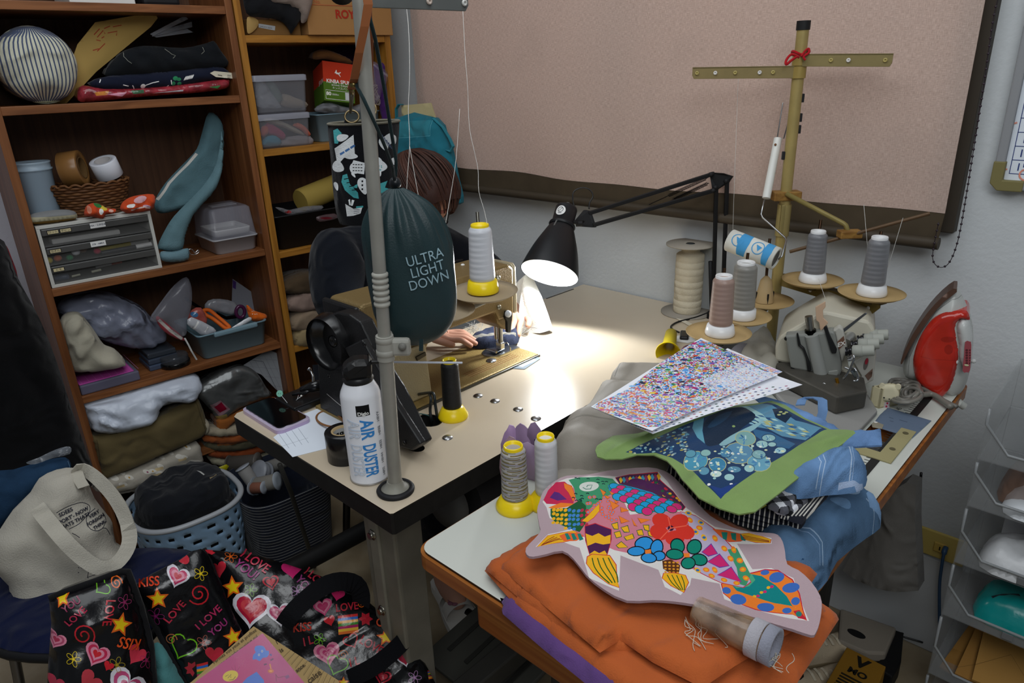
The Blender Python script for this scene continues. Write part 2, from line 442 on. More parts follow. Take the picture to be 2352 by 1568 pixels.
blind=thing('roller_blind','pinkish linen roller blind with dark brown hem hanging over the window','blind',(-1.2,YB,1.02))
xr=by(2262,0)[0];xl=by(940,20)[0]
hem=smooth([by(1000,372),by(1060,386),by(1180,394),by(1300,413),by(1430,425),by(1550,437),by(1700,446),by(1900,466),by(2050,478),by(2168,490)],5,False)
hem=[(xl,hem[0][1])]+[q for q in hem if q[0]>xl+.02];hem[-1]=(xr,hem[-1][1])
zt=2.2
wave=lambda u,v,d:0.006*math.sin(u*7.0+0.5)*max(0,min(1,(v-1.0)*1.2))+0.003*nz((u,v,0),4.0)+0.004*math.sin(u*17)*max(0,1-abs(v-1.12)*5)
b=MB();b.sheet([(xl,zt),(xr,zt)]+hem[::-1],FB.p,0.03,WHITE,(),wave,lambda u,v,d:wave(u,v,d)-0.002)
b.build('blind_fabric',lm,blind)
zr=by(1600,497)[1]
b=MB();b.sheet(hem+[(xr-0.004,zr+0.012),(xl,zr+0.012)],FB.p,0.03,lin('4a4032'),(),lambda u,v,d:wave(u,v,d)-0.001,lambda u,v,d:wave(u,v,d)-0.004)
b.build('hem',M(0.7,spec=0.2,var=0.1,vscale=20),blind)
b=MB();b.cyl((xl-0.005,YB-0.003,zr+0.004),(xr+0.0,YB-0.003,zr+0.004),0.013,lin('41382c'));b.build('bottom_rail',MATTE,blind)
def chain(pts,y):
 P=[at(a,c,y=y)for a,c in pts];return P
run=smooth([tuple(at(a,c,y=YB-0.02))for a,c in((2310,-60),(2284,30),(2262,180),(2243,300),(2224,420),(2207,520),(2195,570),(2180,603),(2163,614),(2148,607),(2142,590),(2146,560),(2156,510))],6,False)
b=MB();b.tube(run,0.0008,lin('241a22'),5);b.build('chain_cord',PLAST,blind)
b=MB();acc=0;last=Vector(run[0]);nb=0
pos=[Vector(run[0])]
for i in range(1,len(run)):
 a=Vector(run[i-1]);c=Vector(run[i]);l=(c-a).length;t=0
 while acc+(l-t)>=0.0135:t+=0.0135-acc;acc=0;pos.append(a.lerp(c,t/l))
 acc+=l-t
for q in pos:b.ball(q,0.0026,lin('2a1c26'),8)
b.build('chain_beads',PLAST,blind,kind='stuff')
# calendar board on the wall
board=thing('calendar_board','grey framed calendar board with numbered rows hanging at right of the blind','board',(-0.1,YW-0.012,1.17))
FBd=Frame((0,YW-0.012,0),(1,0,0),(0,-1,0))
u0,v0=FBd.uv(2276,432);u1,v1=u0+0.42,v0+0.62
fw=0.017
b=MB();g=lin('8d8f92')
b.boxf(FBd,u0,u0+fw,v0+0.03,v1,-0.01,0.012,g,0.003);b.boxf(FBd,u1-fw,u1,v0,v1,-0.01,0.012,g,0.003)
b.boxf(FBd,u0+0.05,u1,v0,v0+fw,-0.01,0.012,g,0.003);b.boxf(FBd,u0,u1,v1-fw,v1,-0.01,0.012,g,0.003)
b.build('board_frame',MATTE,board)
b=MB();b.prism([FBd.p(*q,-0.011)for q in[(u0-0.002,v0+0.055),(u0-0.002,v0+0.012),(u0+0.012,v0-0.002),(u0+0.055,v0-0.002),(u0+0.055,v0+fw+0.002),(u0+fw+0.002,v0+fw+0.002),(u0+fw+0.002,v0+0.055)]],FBd.n*0.026,lin('7a7248'),bev=0.002)
b.build('corner_cap',MATTE,board)
b=MB();b.boxf(FBd,u0+fw,u1-fw,v0+fw,v1-fw,-0.008,0.002,lin('dfe6ee'))
gx=u0+0.0255;gz=v0+0.031;rowh=0.0265;blue=lin('2c3c78')
for k in range(12):b.boxf(FBd,gx,u1-0.03,gz+k*rowh,gz+k*rowh+0.0012,0.002,0.0026,blue)
for x in(gx,gx+0.042,gx+0.12,gx+0.2):b.boxf(FBd,x,x+0.0012,gz,gz+11*rowh,0.002,0.0026,blue)
for k in range(11):b.text(str(15-k),lambda u,v,h,k=k:FBd.p(gx+0.019+u,gz+(k+0.5)*rowh+v,0.0024+h),0.021,blue)
P=smooth([(gx-0.004+0.02*math.cos(t)*1.0,gz+2*rowh+0.045*math.sin(t))for t in[PI/2+PI*k/8 for k in range(9)]],2,False)
b.sheet(stroke(P,0.003),lambda u,v,h:FBd.p(u,v,0.0031),0.01,lin('e0927c'))
P=ell(gx+0.03,gz,0.012,0.011,20)
b.sheet(stroke(P+[P[0]],0.003),lambda u,v,h:FBd.p(u,v,0.0031),0.01,lin('e0927c'))
b.build('calendar_sheet',PAPER,board)
# wall outlet
FO=Frame((0,YW-0.042,0),(1,0,0),(0,-1,0))
ou=FO.uv(2100,1205)[0];ov0=FO.uv(2103,1258)[1];ov1=FO.uv(2100,1200)[1]
outlet=thing('wall_outlet','yellowed wall outlet plate beside the grey bag under the table','outlet',tuple(FO.p(ou+0.06,ov0,0)))
b=MB();b.boxf(FO,ou,ou+0.115,ov0,ov0+0.07,0.002,0.010,lin('b9a45a'),0.003);b.build('plate',PLAST,outlet)
b=MB();b.boxf(FO,ou+0.05,ou+0.078,ov0+0.02,ov0+0.045,0.008,0.014,lin('b89b4c'),0.002)
b.boxf(FO,ou+0.062,ou+0.065,ov0+0.027,ov0+0.037,0.0142,0.0146,BLACK);b.build('socket',PLAST,outlet)
b=MB();P=smooth([tuple(FO.p(ou+0.075,ov0+0.04,0.014)),tuple(FO.p(ou+0.076,ov0+0.035,0.03)),tuple(FO.p(ou+0.078,ov0+0.0,0.035)),tuple(FO.p(ou+0.082,ov0-0.06,0.03)),tuple(FO.p(ou+0.10,ov0-0.17,0.03))],5,False)
b.tube(P,[0.006]*6+[0.0035]*(len(P)-6),lin('2b4a6a'),8)
b.build('plug_cord',PLAST,None,'blue-grey plug and cord in the yellowed wall outlet','cord',loc=tuple(FO.p(ou+0.075,ov0,0.02)))
# bookcases
AV=Vector((0.0856,0.9963,0));NV=Vector((0.9963,-0.0856,0))
_P0=Vector((-2.083,1.6,0));_tmp=Frame(_P0,AV,NV)
s0=_tmp.uv(78,600)[0]
BF=Frame(_P0+AV*s0,AV,NV)
def bk(px,py,d=0.0):
 """point of the bookcase front plane set back by d"""
 u,v=BF.uv(px,py,-d);return(u,v)
W1=wood('6a3f22','8d5a35','Y',0.4);W1Z=wood('6a3f22','8d5a35','Z',0.4)
W2=wood('8a5a1e','b07a30','Y',0.4);W2Z=wood('8a5a1e','b07a30','Z',0.4)
WB=wood('4a2f1d','5c3d28','Z',0.6)
PT=0.021
s1r=bk(532,0)[0]
s1r=(s1r+bk(675,898)[0])/2
s2l=s1r+0.004;s2r=bk(895,85)[0]+0.002
DB=0.29;ZTOP=2.0
def bookcase(name,label,ul,ur,wm,wmz,tops):
 t=thing(name,label,'bookcase',tuple(BF.p((ul+ur)/2,0,-DB/2)))
 for u in(ul,ur-PT):
  b=MB();b.boxf(BF,u,u+PT,0.0,ZTOP,-DB,0,WHITE,0.0012);b.build('side_panel',wmz,t)
 b=MB();b.boxf(BF,ul+PT,ur-PT,0.02,ZTOP,-DB,-DB+0.006,WHITE);b.build('back_panel',WB,t)
 for z in tops:
  b=MB();b.boxf(BF,ul+PT,ur-PT,z-0.021,z,-DB+0.006,-0.002,WHITE,0.0012);b.build('shelf',wm,t)
 return t
zs=[bk(270,7)[1]+0.0,(bk(5,249)[1]+bk(540,217)[1])/2,(bk(113,662)[1]+bk(598,578)[1])/2,(bk(185,907)[1]+bk(632,795)[1])/2]
S0,S1,S2,S3=zs;S4=0.285
SB=[bk(700,81)[1],(bk(606,345)[1]+bk(760,328)[1])/2,bk(640,580)[1],bk(690,793)[1],0.28]
print('SHELVES',[round(z,3)for z in zs],[round(z,3)for z in SB],'widths',s1r,s2l,s2r)
bookcase('bookcase','reddish brown bookcase nearest the wall of dark clothes, crammed with sewing supplies',0.0,s1r,W1,W1Z,zs+[S4,0.06,ZTOP])
bookcase('bookcase','lighter oak bookcase beside the window with boxes and black bin',s2l,s2r,W2,W2Z,SB+[0.06,ZTOP])
# tables
TX0,TX1,TY0=-1.345,-0.802,0.538
t1=thing('sewing_table','beige topped sewing table with black edge carrying the gold sewing machine','table',((TX0+TX1)/2,1.1,0))
HC=at(985,965,z=T);HC2=at(955,1027,z=T)
b=MB();beige=lin('c8b9a2')
rc=[(TX0+0.012,TY0),(TX1-0.004,TY0),(TX1,TY0+0.004),(TX1,YW-0.006),(TX0,YW-0.006),(TX0,TY0+0.012)]
BX0,BX1,BY0,BY1=-1.236,-1.057,0.700,1.183
FT=FZ(T)
holes=[ell(HC.x,HC.y,0.028,0.022,20),ell(HC2.x,HC2.y,0.02,0.014,20)]
b.sheet(rc,FT.p,0.05,beige,[(ell(HC.x,HC.y,0.031,0.025,20),BLACK)],None,lambda u,v,d:-0.003,BLACK,holes)
b.build('table_top',M(0.24,spec=0.9,var=0.025,vscale=5),t1)
b=MB();b.sheet(rc,FT.p,0.08,BLACK,(),lambda u,v,d:-0.003,lambda u,v,d:-0.04,lin('1c1b1a'),holes);b.build('edge_band',M(0.55,spec=0.3,var=0.25,vscale=40),t1)
b=MB();sl=lin('3a3a3c')
P0=at(1255,686,z=T);P1=at(1317,664,z=T)
b.strap([P0+V(0,0,.0008),P1+V(0,0,.0008)],V(0.004,0,0),0.001,sl);b.build('slot_strip',PLAST,t1)
steel=lin('8d8878')
def t1leg(y,sgn):
 b=MB();x=-1.08
 return b
STEELP=M(0.5,spec=0.4,var=0.18,vscale=12)
for y,sg in((0.62,1),(1.58,-1)):
 lg=MB()
 lg.box((-0.965,y,0.40),(0.095,0.012,0.635),lin('7c776a'),0.003)
 for x in(-1.010,-0.920):lg.box((x,y+sg*0.03,0.40),(0.006,0.06,0.635),lin('6f6b60'),0.002)
 lg.box((-0.975,y-sg*0.008,0.40),(0.03,0.008,0.635),lin('847f72'),0.003)
 lgo=lg.build('leg',STEELP,t1)
 for z in(0.60,0.42,0.26):
  bb=MB();bb.lathe([(0.011,0),(0.011,0.003),(0.007,0.003),(0.007,0.009)],(-0.975,y-sg*0.012,z),(0,-sg,0),6,lin('9a958a'));bb.build('leg_bolt',METAL,lgo)
 ft=MB();ft.box((-1.07,y,0.045),(0.50,0.06,0.05),lin('2a2a2a'),0.006);ft.build('foot_bar',MATTE,t1)
 ft=MB();ft.box((-1.075,y+sg*0.03,0.70),(0.44,0.07,0.035),lin('55524a'),0.003);ft.build('top_bracket',STEELP,t1)
b=MB();b.cyl(at(655,1314,z=0.18),at(860,1206,z=0.18),0.026,lin('151515'));b.build('stretcher_bar',MATTE,t1)
b=MB();b.box((-0.89,1.1,0.16),(0.05,0.94,0.05),lin('3a3935'),0.004);b.build('cross_brace',STEELP,t1)
b=MB();b.box((-0.99,0.86,0.68),(0.20,0.26,0.07),lin('1b1b1c'),0.01);b.lathe([(0.075,0),(0.08,0.02),(0.08,0.2),(0.06,0.23)],(-0.97,0.82,0.58),(0,1,0),24,lin('2c2c2e'));b.lathe([(0.055,0),(0.055,0.02),(0.02,0.022)],(-0.97,0.80,0.58),(0,-1,0),24,lin('5a5a58'));b.build('motor',MATTE,t1)
tp=thing('foot_pedal','grey steel treadle plate on the floor under the sewing table','pedal',(-0.97,0.95,0))
b=MB();b.box((-0.97,0.95,0.10),(0.27,0.34,0.014),lin('4b4b45'),0.004,Matrix.Rotation(0.12,3,'X'))
for k in range(4):b.box((-1.06+k*0.06,0.95,0.109),(0.012,0.24,0.004),lin('33332f'),0.001,Matrix.Rotation(0.12,3,'X'))
b.build('plate',MATTE,tp)
b=MB();b.tube([(-1.12,0.95,0.095),(-0.83,0.95,0.095)],0.011,lin('3d3d3a'),12);b.build('pivot',METAL,tp)
b=MB();b.tube([(-0.86,1.06,0.11),(-0.95,0.93,0.52)],0.005,lin('6b6b68'),8);b.build('pull_rod',METAL,tp)
UX0,UX1,UY0,UY1=-0.712,-0.2415,0.508,1.645
t2=thing('overlock_table','pale grey topped table with wood edge under the cloths, iron and overlock machine','table',((UX0+UX1)/2,1.05,0))
def rrect(x0,y0,x1,y1,r,n=6):
 o=[]
 for cx,cy,a in((x1-r,y1-r,0),(x0+r,y1-r,90),(x0+r,y0+r,180),(x1-r,y0+r,270)):
  for k in range(n+1):t=math.radians(a+90*k/n);o.append((cx+r*math.cos(t),cy+r*math.sin(t)))
 return o
oc=rrect(UX0,UY0,UX1,UY1,0.028)
SLOT=[at(*q,z=T)for q in((1955,1015),(2000,985),(2056,1030),(1995,1085))]
slotp=[(q.x,q.y)for q in SLOT]
slotp=[(-0.335,1.215),(-0.335,1.33),(-0.285,1.33),(-0.285,1.215)]
inner=rrect(UX0+0.005,UY0+0.005,UX1-0.005,UY1-0.005,0.024)
b=MB();b.sheet(inner,FT.p,0.05,lin('c6c9c1'),(),None,lambda u,v,d:-0.004,BLACK,[slotp]);b.build('table_top',M(0.35,spec=0.45,var=0.02,vscale=4),t2)
b=MB();b.sheet(oc,FT.p,0.05,WHITE,(),lambda u,v,d:-0.0042,lambda u,v,d:-0.034+0.006*max(0,1-d/0.012),WHITE,[slotp])
b.build('wood_edge',wood('7a4216','a4662c','X',0.35),t2)
b=MB();b.box((-0.44,UY0+0.05,T-0.075),(0.36,0.03,0.085),WHITE,0.006);b.build('apron',wood('8a4a18','aa6a2c','X',0.4),t2)
for x in(UX0+0.14,UX1-0.2):
 for y in(UY0+0.18,UY1-0.1):
  b=MB();b.box((x,y,0.365),(0.035,0.035,0.73),lin('2f2e2b'),0.003);b.build('leg',MATTE,t2)
b=MB();rx=UX1-0.052
b.boxf(FT,rx,rx+0.014,UY0+0.55,UY1-0.03,0.0002,0.0007,lin('20201f'))
for k in range(0,46):
 y=UY0+0.56+k*0.01
 b.boxf(FT,rx-(0.008 if k%5 else 0.014),rx,y,y+0.0012,0.0002,0.0006,lin('2a2a2a'))
for k in range(0,9):b.text(str(10+5*k),lambda u,v,h,k=k:FT.p(rx-0.022-v,UY0+0.56+k*0.05+u,0.0006),0.013,lin('2a2a2a'))
b.build('ruler_tape',MATTE,t2)
b=MB()
br_=[(2010,1078),(2000,1072),(2037,1062),(2056,1038),(2063,1022),(2060,1012),(2078,1018),(2080,1028),(2050,1066),(2025,1082)]
b.boxf(FT,-0.288,-0.262,1.215,1.335,0.0,0.003,lin('9a926a'),0.001)
b.boxf(FT,-0.336,-0.262,1.19,1.217,0.0,0.003,lin('9a926a'),0.001)
for q in((-0.275,1.24),(-0.275,1.315)):b.lathe([(0.005,0),(0.005,0.001)],(q[0],q[1],T+0.003),(0,0,1),12,lin('5a543c'))
b.build('bridge_plate',MATTE,t2)
# on and around the sewing table
def FY(y):return Frame((0,y,0),(1,0,0),(0,-1,0))
def FX(x):return Frame((x,0,0),(0,1,0),(1,0,0))
def mixc(a,b,t):return tuple(a[i]*(1-t)+b[i]*t for i in range(4))
def P3(fr,pts,h=0.0):return[fr.p(*q,h)for q in fr.px(pts,h)]
GOLD=lin('9a8350');GOLDD=lin('8a744a');BEIGEM=lin('b3a583');BK=lin('161617');BK2=lin('0c0c0d');SIL=lin('c9ccd0')
# industrial sewing machine
sm=thing('sewing_machine','gold and black industrial sewing machine set into the beige table','sewing machine',(-1.146,0.94,T))
b=MB();b.box(((BX0+BX1)/2,(BY0-0.03+BY1)/2,T+0.0015),(BX1-BX0,BY1-BY0+0.03,0.009),GOLD,0.003)
for k in range(4):b.box((-1.085-0.008*k,1.06,T+0.0062),(0.0009,0.16,0.0003),lin('8c3a22'))
b.build('bed',CASTGOLD,sm)
b=MB();b.box((BX1+0.0035,(BY0+BY1)/2-0.02,T+0.002),(0.004,BY1-BY0+0.04,0.006),lin('5c5c58'),0.001);b.build('bed_gasket',METAL,sm)
NX,NY=-1.147,1.130
b=MB();P=[(NX+0.028*math.cos(t),NY-0.008+0.034*math.sin(t))for t in[PI+PI*k/12 for k in range(13)]]+[(NX+0.028,BY1-0.001),(NX-0.028,BY1-0.001)]
b.sheet(P,FZ(T+0.0085).p,0.02,lin('a9adb2'),[(ell(NX,NY-0.02,0.003,0.002),BK),([(NX-.002,NY-.012),(NX+.002,NY-.012),(NX+.002,NY+.016),(NX-.002,NY+.016)],BK)],None,const(-0.003));b.build('needle_plate',METAL,sm)
b=MB();b.lathe([(0.012,0),(0.012,0.002),(0.002,0.003)],(-1.115,1.078,T+0.006),(0,0,1),20,SIL);b.build('bed_screw',METAL,sm)
CX0,CX1=-1.20,-1.09
b=MB()
prof=[(0.715,T+0.006),(0.87,T+0.006),(0.862,0.83),(0.868,0.872),(0.885,0.893),(1.075,0.893),(1.085,0.87),(1.135,0.87),(1.14,0.985),(1.125,0.997),(0.722,1.004),(0.715,0.997)]
b.prism([(CX1,y,z)for y,z in prof],V(CX0-CX1,0,0),GOLDD,bev=0.006)
b.build('arm',CASTGOLD,sm)
b=MB();b.prism([(CX1+0.0,y,z)for y,z in((0.752,T+0.006),(0.866,T+0.006),(0.858,0.885),(0.74,0.885))],V(0.007,0,0),BEIGEM,bev=0.004);b.build('column_cover',M(0.55,spec=0.3,bump=0.4,bscale=300),sm)
b=MB();b.box((-1.145,0.707,0.885),(0.118,0.012,0.236),BK,0.006);b.build('end_gasket',CASTBLK,sm)
b=MB();b.lathe([(0.010,0),(0.012,0.003),(0.006,0.008),(0.001,0.009)],(-1.135,0.79,1.003),(0,0,1),20,SIL);b.build('oil_sight',CHROME,sm)
b=MB()
b.prism([(x,1.141,z)for x,z in((-1.198,0.872),(-1.094,0.872),(-1.094,0.985),(-1.103,0.994),(-1.19,0.994),(-1.198,0.985))],V(0,0.012,0),lin('b5a98c'),bev=0.004)
b.build('face_plate',CASTGOLD,sm)
b=MB()
b.prism([(-1.096,y,z)for y,z in((1.075,0.90),(1.14,0.90),(1.14,0.862),(1.132,0.842),(1.112,0.838),(1.085,0.862))],V(-0.09,0,0),GOLDD,bev=0.005)
b.build('head_nose',CASTGOLD,sm)
b=MB();b.cyl((NX,NY,0.84),(NX,NY,0.80),0.0055,SIL);b.cyl((NX,NY,0.80),(NX,NY,0.772),0.0012,SIL);b.build('needle_bar',CHROME,sm)
b=MB();b.cyl((NX+0.014,NY,0.845),(NX+0.014,NY,0.792),0.006,lin('8f8f8c'));b.box((NX+0.012,NY,0.785),(0.018,0.014,0.018),SIL,0.002);b.build('presser_bar',METAL,sm)
b=MB();b.box((NX+0.004,NY-0.006,0.7735),(0.022,0.036,0.003),SIL,0.001);b.cyl((NX-0.012,NY-0.022,0.7755),(NX+0.02,NY-0.022,0.7755),0.003,SIL);b.tube([(NX+0.016,NY+0.0,0.79),(NX+0.032,NY+0.004,0.795),(NX+0.04,NY+0.006,0.784),(NX+0.038,NY+0.008,0.775)],0.0016,SIL,6);b.build('presser_foot',CHROME,sm)
b=MB();b.prism(P3(FX(-1.088),[(1158,712),(1172,716),(1171,734),(1168,762),(1160,762),(1159,736),(1155,728)]),V(0.008,0,0),BK,bev=0.002);b.lathe([(0.008,0),(0.008,0.006),(0.003,0.008)],FX(-1.08).p(*FX(-1.08).uv(1165,720)),(1,0,0),16,SIL);b.build('lifter_lever',PLAST,sm)
for q in((1143,637),(1145,705)):
 b=MB();b.lathe([(0.0055,0),(0.0055,0.004),(0.0025,0.004),(0.0025,0.001)],FX(-1.0905).p(*FX(-1.0905).uv(*q)),(1,0,0),14,lin('a9a697'));b.build('thread_eyelet',METAL,sm)
b=MB();q=at(1138,608,y=1.115);b.lathe([(0.012,0),(0.012,0.008),(0.0075,0.008),(0.0075,0.03),(0.0095,0.03),(0.0095,0.038),(0.007,0.04)],(-1.15,1.118,0.994),(0,0,1),20,SIL);b.build('pressure_screw',METAL,sm)
b=MB();b.tube([(-1.19,0.98,1.0),(-1.19,0.985,1.012),(-1.175,1.06,1.008)],0.002,BK,6);b.ball(at(1063,611,x=-1.17),0.006,WHITE,14);b.build('top_thread_guide',PLAST,sm)
b=MB();FG=FX(-1.081);P=P3(FG,[(953,819),(975,807),(977,815),(956,828)]);b.prism(P,V(0.004,0,0),lin('4a463c'),bev=0.001);b.build('tension_bracket',METAL,sm)
WC=at(750,790,y=0.655);ax=V(0.10,-1,0.0)
b=MB();R=0.058
b.lathe([(R-0.003,0.002),(R,0.0),(R+0.001,0.012),(R-0.006,0.035)],WC+V(-0.004,0.028,0),ax,40,BK,capb=False,capt=False)
b.lathe([(R-0.006,0.034),(R-0.004,0.020),(R-0.012,0.018),(R-0.013,0.010),(R-0.022,0.009),(R-0.023,0.004),(R-0.033,0.003),(R-0.034,0.008),(0.012,0.008),(0.012,0.014),(0.006,0.015),(0.0001,0.012)],WC+V(-0.004,0.028,0),ax,40,BK2,capb=False,capt=False)
b.build('hand_wheel',M(0.22,spec=0.6),sm)
FGd=FY(0.672)
b=MB()
poly=[(727,806),(736,962),(752,985),(800,990),(830,968),(908,1025),(947,1036),(966,1022),(902,898),(872,850),(852,795),(826,740),(800,722),(775,716),(748,724)]
b.prism(P3(FGd,poly),V(0,0.03,0),BK,bev=0.004)
b.build('belt_guard',CASTBLK,sm)
b=MB();b.prism(P3(FY(0.660),[(790,800),(830,780),(880,868),(905,925),(966,1020),(946,1035),(905,1022),(830,870)]),V(0,0.014,0),lin('1b1b1c'),bev=0.003);b.build('guard_cover',CASTBLK,sm)
b=MB()
for q in((838,790),(929,1016),(836,872),(757,862)):b.lathe([(0.004,0),(0.004,0.002),(0.001,0.0025)],FY(0.659).p(*FY(0.659).uv(*q)),(0,-1,0),10,BK2)
b.build('guard_screw',GLOSS,sm)
bw=thing('bobbin_winder','black bobbin winder with chrome lever left of the hand wheel','bobbin winder',tuple(at(700,905,z=T)))
q0=at(742,884,y=0.655);q1=at(648,925,y=0.60)
b=MB();ww=at(700,910,z=T+0.02)
b.prism([at(*q,z=T+0.016)for q in((632,912),(718,878),(746,892),(742,912),(676,938))],V(0,0,-0.014),BK,bev=0.003);b.build('tray',M(0.3,spec=0.5),bw)
c0=at(690,895,z=T+0.03);c1=at(740,882,z=T+0.04)
b=MB();b.tube([c0,c0.lerp(c1,0.5),c1],[0.006,0.011,0.012],BK,14);b.tube([at(672,905,z=T+0.022),at(700,902,z=T+0.026),at(722,890,z=T+0.034)],0.004,BK,8);b.build('winder_body',GLOSS,bw)
b=MB();dr=(c1-c0).normalized();b.cyl(c1,c1+dr*0.010,0.010,WHITE);b.build('bobbin',PLAST,bw)
b=MB();b.cyl(c1+dr*0.014,c1+dr*0.024,0.013,lin('83795a'));b.cyl(c1+dr*0.012,c1+dr*0.016,0.009,BK2);b.build('friction_wheel',METAL,bw)
b=MB();b.tube(smooth([tuple(at(x,y,d=depth(c0)+0.02))for x,y in((718,882),(719,866),(714,852),(708,845))],4,False),[0.0025]*9+[0.003,0.0045,0.005,0.003],SIL,8);b.build('lever',CHROME,bw)
b=MB();b.tube(smooth([tuple(at(740,895,z=T+0.035)),tuple(at(775,925,y=0.64)),tuple(at(812,955,y=0.64)),tuple(at(850,992,y=0.64))],5,False),0.0005,lin('c9c9c4'),5);b.build('winding_thread',PLAST,bw)
pins=[]
for i,(x,y,c)in enumerate(((692,909,'f0ece2'),(697,904,'e0a080'),(701,899,'e6d0b0'),(686,906,'b03030'))):
 p0=at(x,y,z=T+0.022);p1=at(x-12+3*i,y+10,z=T+0.0175)
 b=MB();b.tube([p0,p1],0.0005,SIL,5);b.ball(p0,0.0022,lin(c),10)
 b.build('dressmaking_pin',PLAST,None,['white headed pin lying in the black pin tray','peach headed pin lying in the black pin tray','cream headed pin furthest along the black pin tray','dark red headed pin lying in the black pin tray'][i],'pin','pins in the black tray',loc=tuple(p1))
b=MB();p0=at(643,904,z=T+0.03);p1=at(660,925,z=T+0.018);b.tube([p0,p1],0.0006,SIL,5);b.lathe([(0.0065,0),(0.0075,0.0015),(0.0065,0.003)],p0,(-RF.x,-RF.y,0.4),16,lin('7fc0aa'))
for sx_ in(-0.0022,0.0022):b.ball(p0+RX*sx_+RD*-0.001-RF*0.0034,0.0007,BLACK,6)
b.build('smiley_pin',PLAST,None,'mint green smiley headed pin stuck upright in the black tray','pin',loc=tuple(p1))
# smartphone on the corner
ph=thing('smartphone','smartphone with black screen in a clear lilac bumper case on the table corner','phone',tuple(at(640,955,z=T)))
pc=[at(*q,z=T)for q in((556,946),(640,1003),(720,968),(626,917))]
o=(pc[0]+pc[1]+pc[2]+pc[3])/4;uu=((pc[1]-pc[0])+(pc[2]-pc[3])).normalized();vv_=(pc[2]-pc[1]);vv_=(vv_-uu*vv_.dot(uu)).normalized()
lu=((pc[1]-pc[0]).length+(pc[2]-pc[3]).length)/4*0.97;lv=(pc[2]-pc[1]).length/2*0.95
FP=Frame(o,uu,(0,0,1))
b=MB();R2=rrect(-lu,-lv,lu,lv,0.014)
b.sheet(R2,FP.p,0.02,lin('a88fb4'),(),const(0.0),lambda u,v,d:0,lin('a88fb4'));
b=MB();b.sheet(R2,FP.p,0.02,lin('b8acc2'),(),lambda u,v,d:0.011-0.003*(1-min(1,d/0.004)),const(0.0),lin('b9a3c8'))
b.build('bumper_case',M(0.1,spec=0.6,coat=0.5),ph)
b=MB();b.sheet(rrect(-lu+0.0055,-lv+0.0055,lu-0.0055,lv-0.0055,0.011),FP.p,0.03,lin('0a0a0c'),(),const(0.0118),const(0.010));b.build('screen',M(0.06,spec=0.5),ph)
# papers under it
b=MB();fz=FZ(T);pp=[(628,1005),(672,1050),(760,1028),(800,1012),(790,965),(732,938),(700,950)]
b.sheet(fz.px(pp),fz.p,0.02,lin('dfe6f0'),[(stroke(fz.px([(a,c),(a+24,c+34)]),0.0008),lin('9aa3b0'))for a,c in((640,996),(655,992),(670,988),(685,984))]+[(stroke(fz.px([(646,1026),(708,1006)]),0.0008),lin('8a93a0'))],const(0.0009),const(0.0003))
b.build('note_paper',PAPER,None,'white lined note paper lying under the smartphone','paper',loc=tuple(at(700,1000,z=T)))
b=MB();b.sheet(fz.px([(752,998),(764,984),(800,972),(812,990),(800,1000)]),fz.p,0.02,lin('c4a8cc'),(),const(0.002),const(0.0012));b.build('sticky_note',PAPER,None,'small lilac paper scrap beside the black tape roll','paper',loc=tuple(at(780,990,z=T)))
b=MB();c=at(758,962,z=T+0.008)
P=[at(758+31*math.cos(t)+3*math.sin(2*t),962+17*math.sin(t)+6*math.cos(t),z=T+0.006+0.005*math.sin(t+1))for t in[2*PI*k/28 for k in range(28)]]
b.tube(P,0.0022,lin('8c5f38'),6,closed=True);b.build('rubber_band',MATTE,None,'brown rubber band lying on the white note paper','rubber band',loc=tuple(c))
# black tape roll
tr=at(796,1050,z=T);rr_=0.0335
tp_=thing('tape_roll','roll of black tape standing beside the white spray can','tape',tuple(tr));hh=0.056
b=MB();b.lathe([(0.021,hh),(rr_-0.001,hh),(rr_,hh-0.002),(rr_,0.0),(0.021,0.0),(0.021,hh)],tr,(0,0,1),40,lin('121214'),capb=False,capt=False);b.build('tape',M(0.25,spec=0.5),tp_)
b=MB();b.lathe([(0.018,0.0),(0.021,0.0),(0.0212,hh+0.0004),(0.018,hh+0.0004),(0.018,0)],tr,(0,0,1),32,lin('b49c74'),capb=False,capt=False);b.build('cardboard_core',CARD,tp_)
b=MB();b.lathe([(0.0178,0.02),(0.0178,hh-0.004)],tr,(0,0,1),32,lin('c4c6c6'),capb=False,capt=False)
for k in range(7):
 t=0.5+k*0.5;b.text('BL',lambda u,v,h,t=t:tr+V(0.0176*math.cos(t+u/0.018),0.0176*math.sin(t+u/0.018),hh-0.018+v),0.016,BLACK,bold=0.0005)
b.build('core_label',PAPER,tp_)
# air duster can
cc_=at(852,1100,z=T)+V(-0.010,0.006,0);cr_=0.0335
can=thing('air_duster_can','white spray can with blue AIR DUSTER lettering and black trigger top','spray can',tuple(cc_))
ht=0.188
b=MB();b.lathe([(cr_-0.003,0.001),(cr_+0.0008,0.003),(cr_,0.006),(cr_,ht-0.03),(cr_-0.002,ht-0.022),(0.023,ht-0.004),(0.021,ht)],cc_,(0,0,1),48,lin('eceef4'));b.build('can_body',M(0.2,spec=0.5),can)
b=MB();b.lathe([(cr_-0.001,0.0),(cr_+0.0012,0.0015),(cr_+0.0008,0.004)],cc_,(0,0,1),40,lin('b9bcc2'));b.build('bottom_rim',METAL,can)
tov=(CAM-cc_);a0=math.atan2(tov.y,tov.x)
def cyl3(cz,aoff,rad=cr_+0.0002):
 return lambda u,v,h:cc_+V((rad+h)*math.cos(a0+aoff+v/rad),(rad+h)*math.sin(a0+aoff+v/rad),cz-u)
def cylh(cz,aoff,rad=cr_+0.0002):
 return lambda u,v,h:cc_+V((rad+h)*math.cos(a0+aoff+u/rad),(rad+h)*math.sin(a0+aoff+u/rad),cz+v)
BLU=lin('3f8fd8');b=MB()
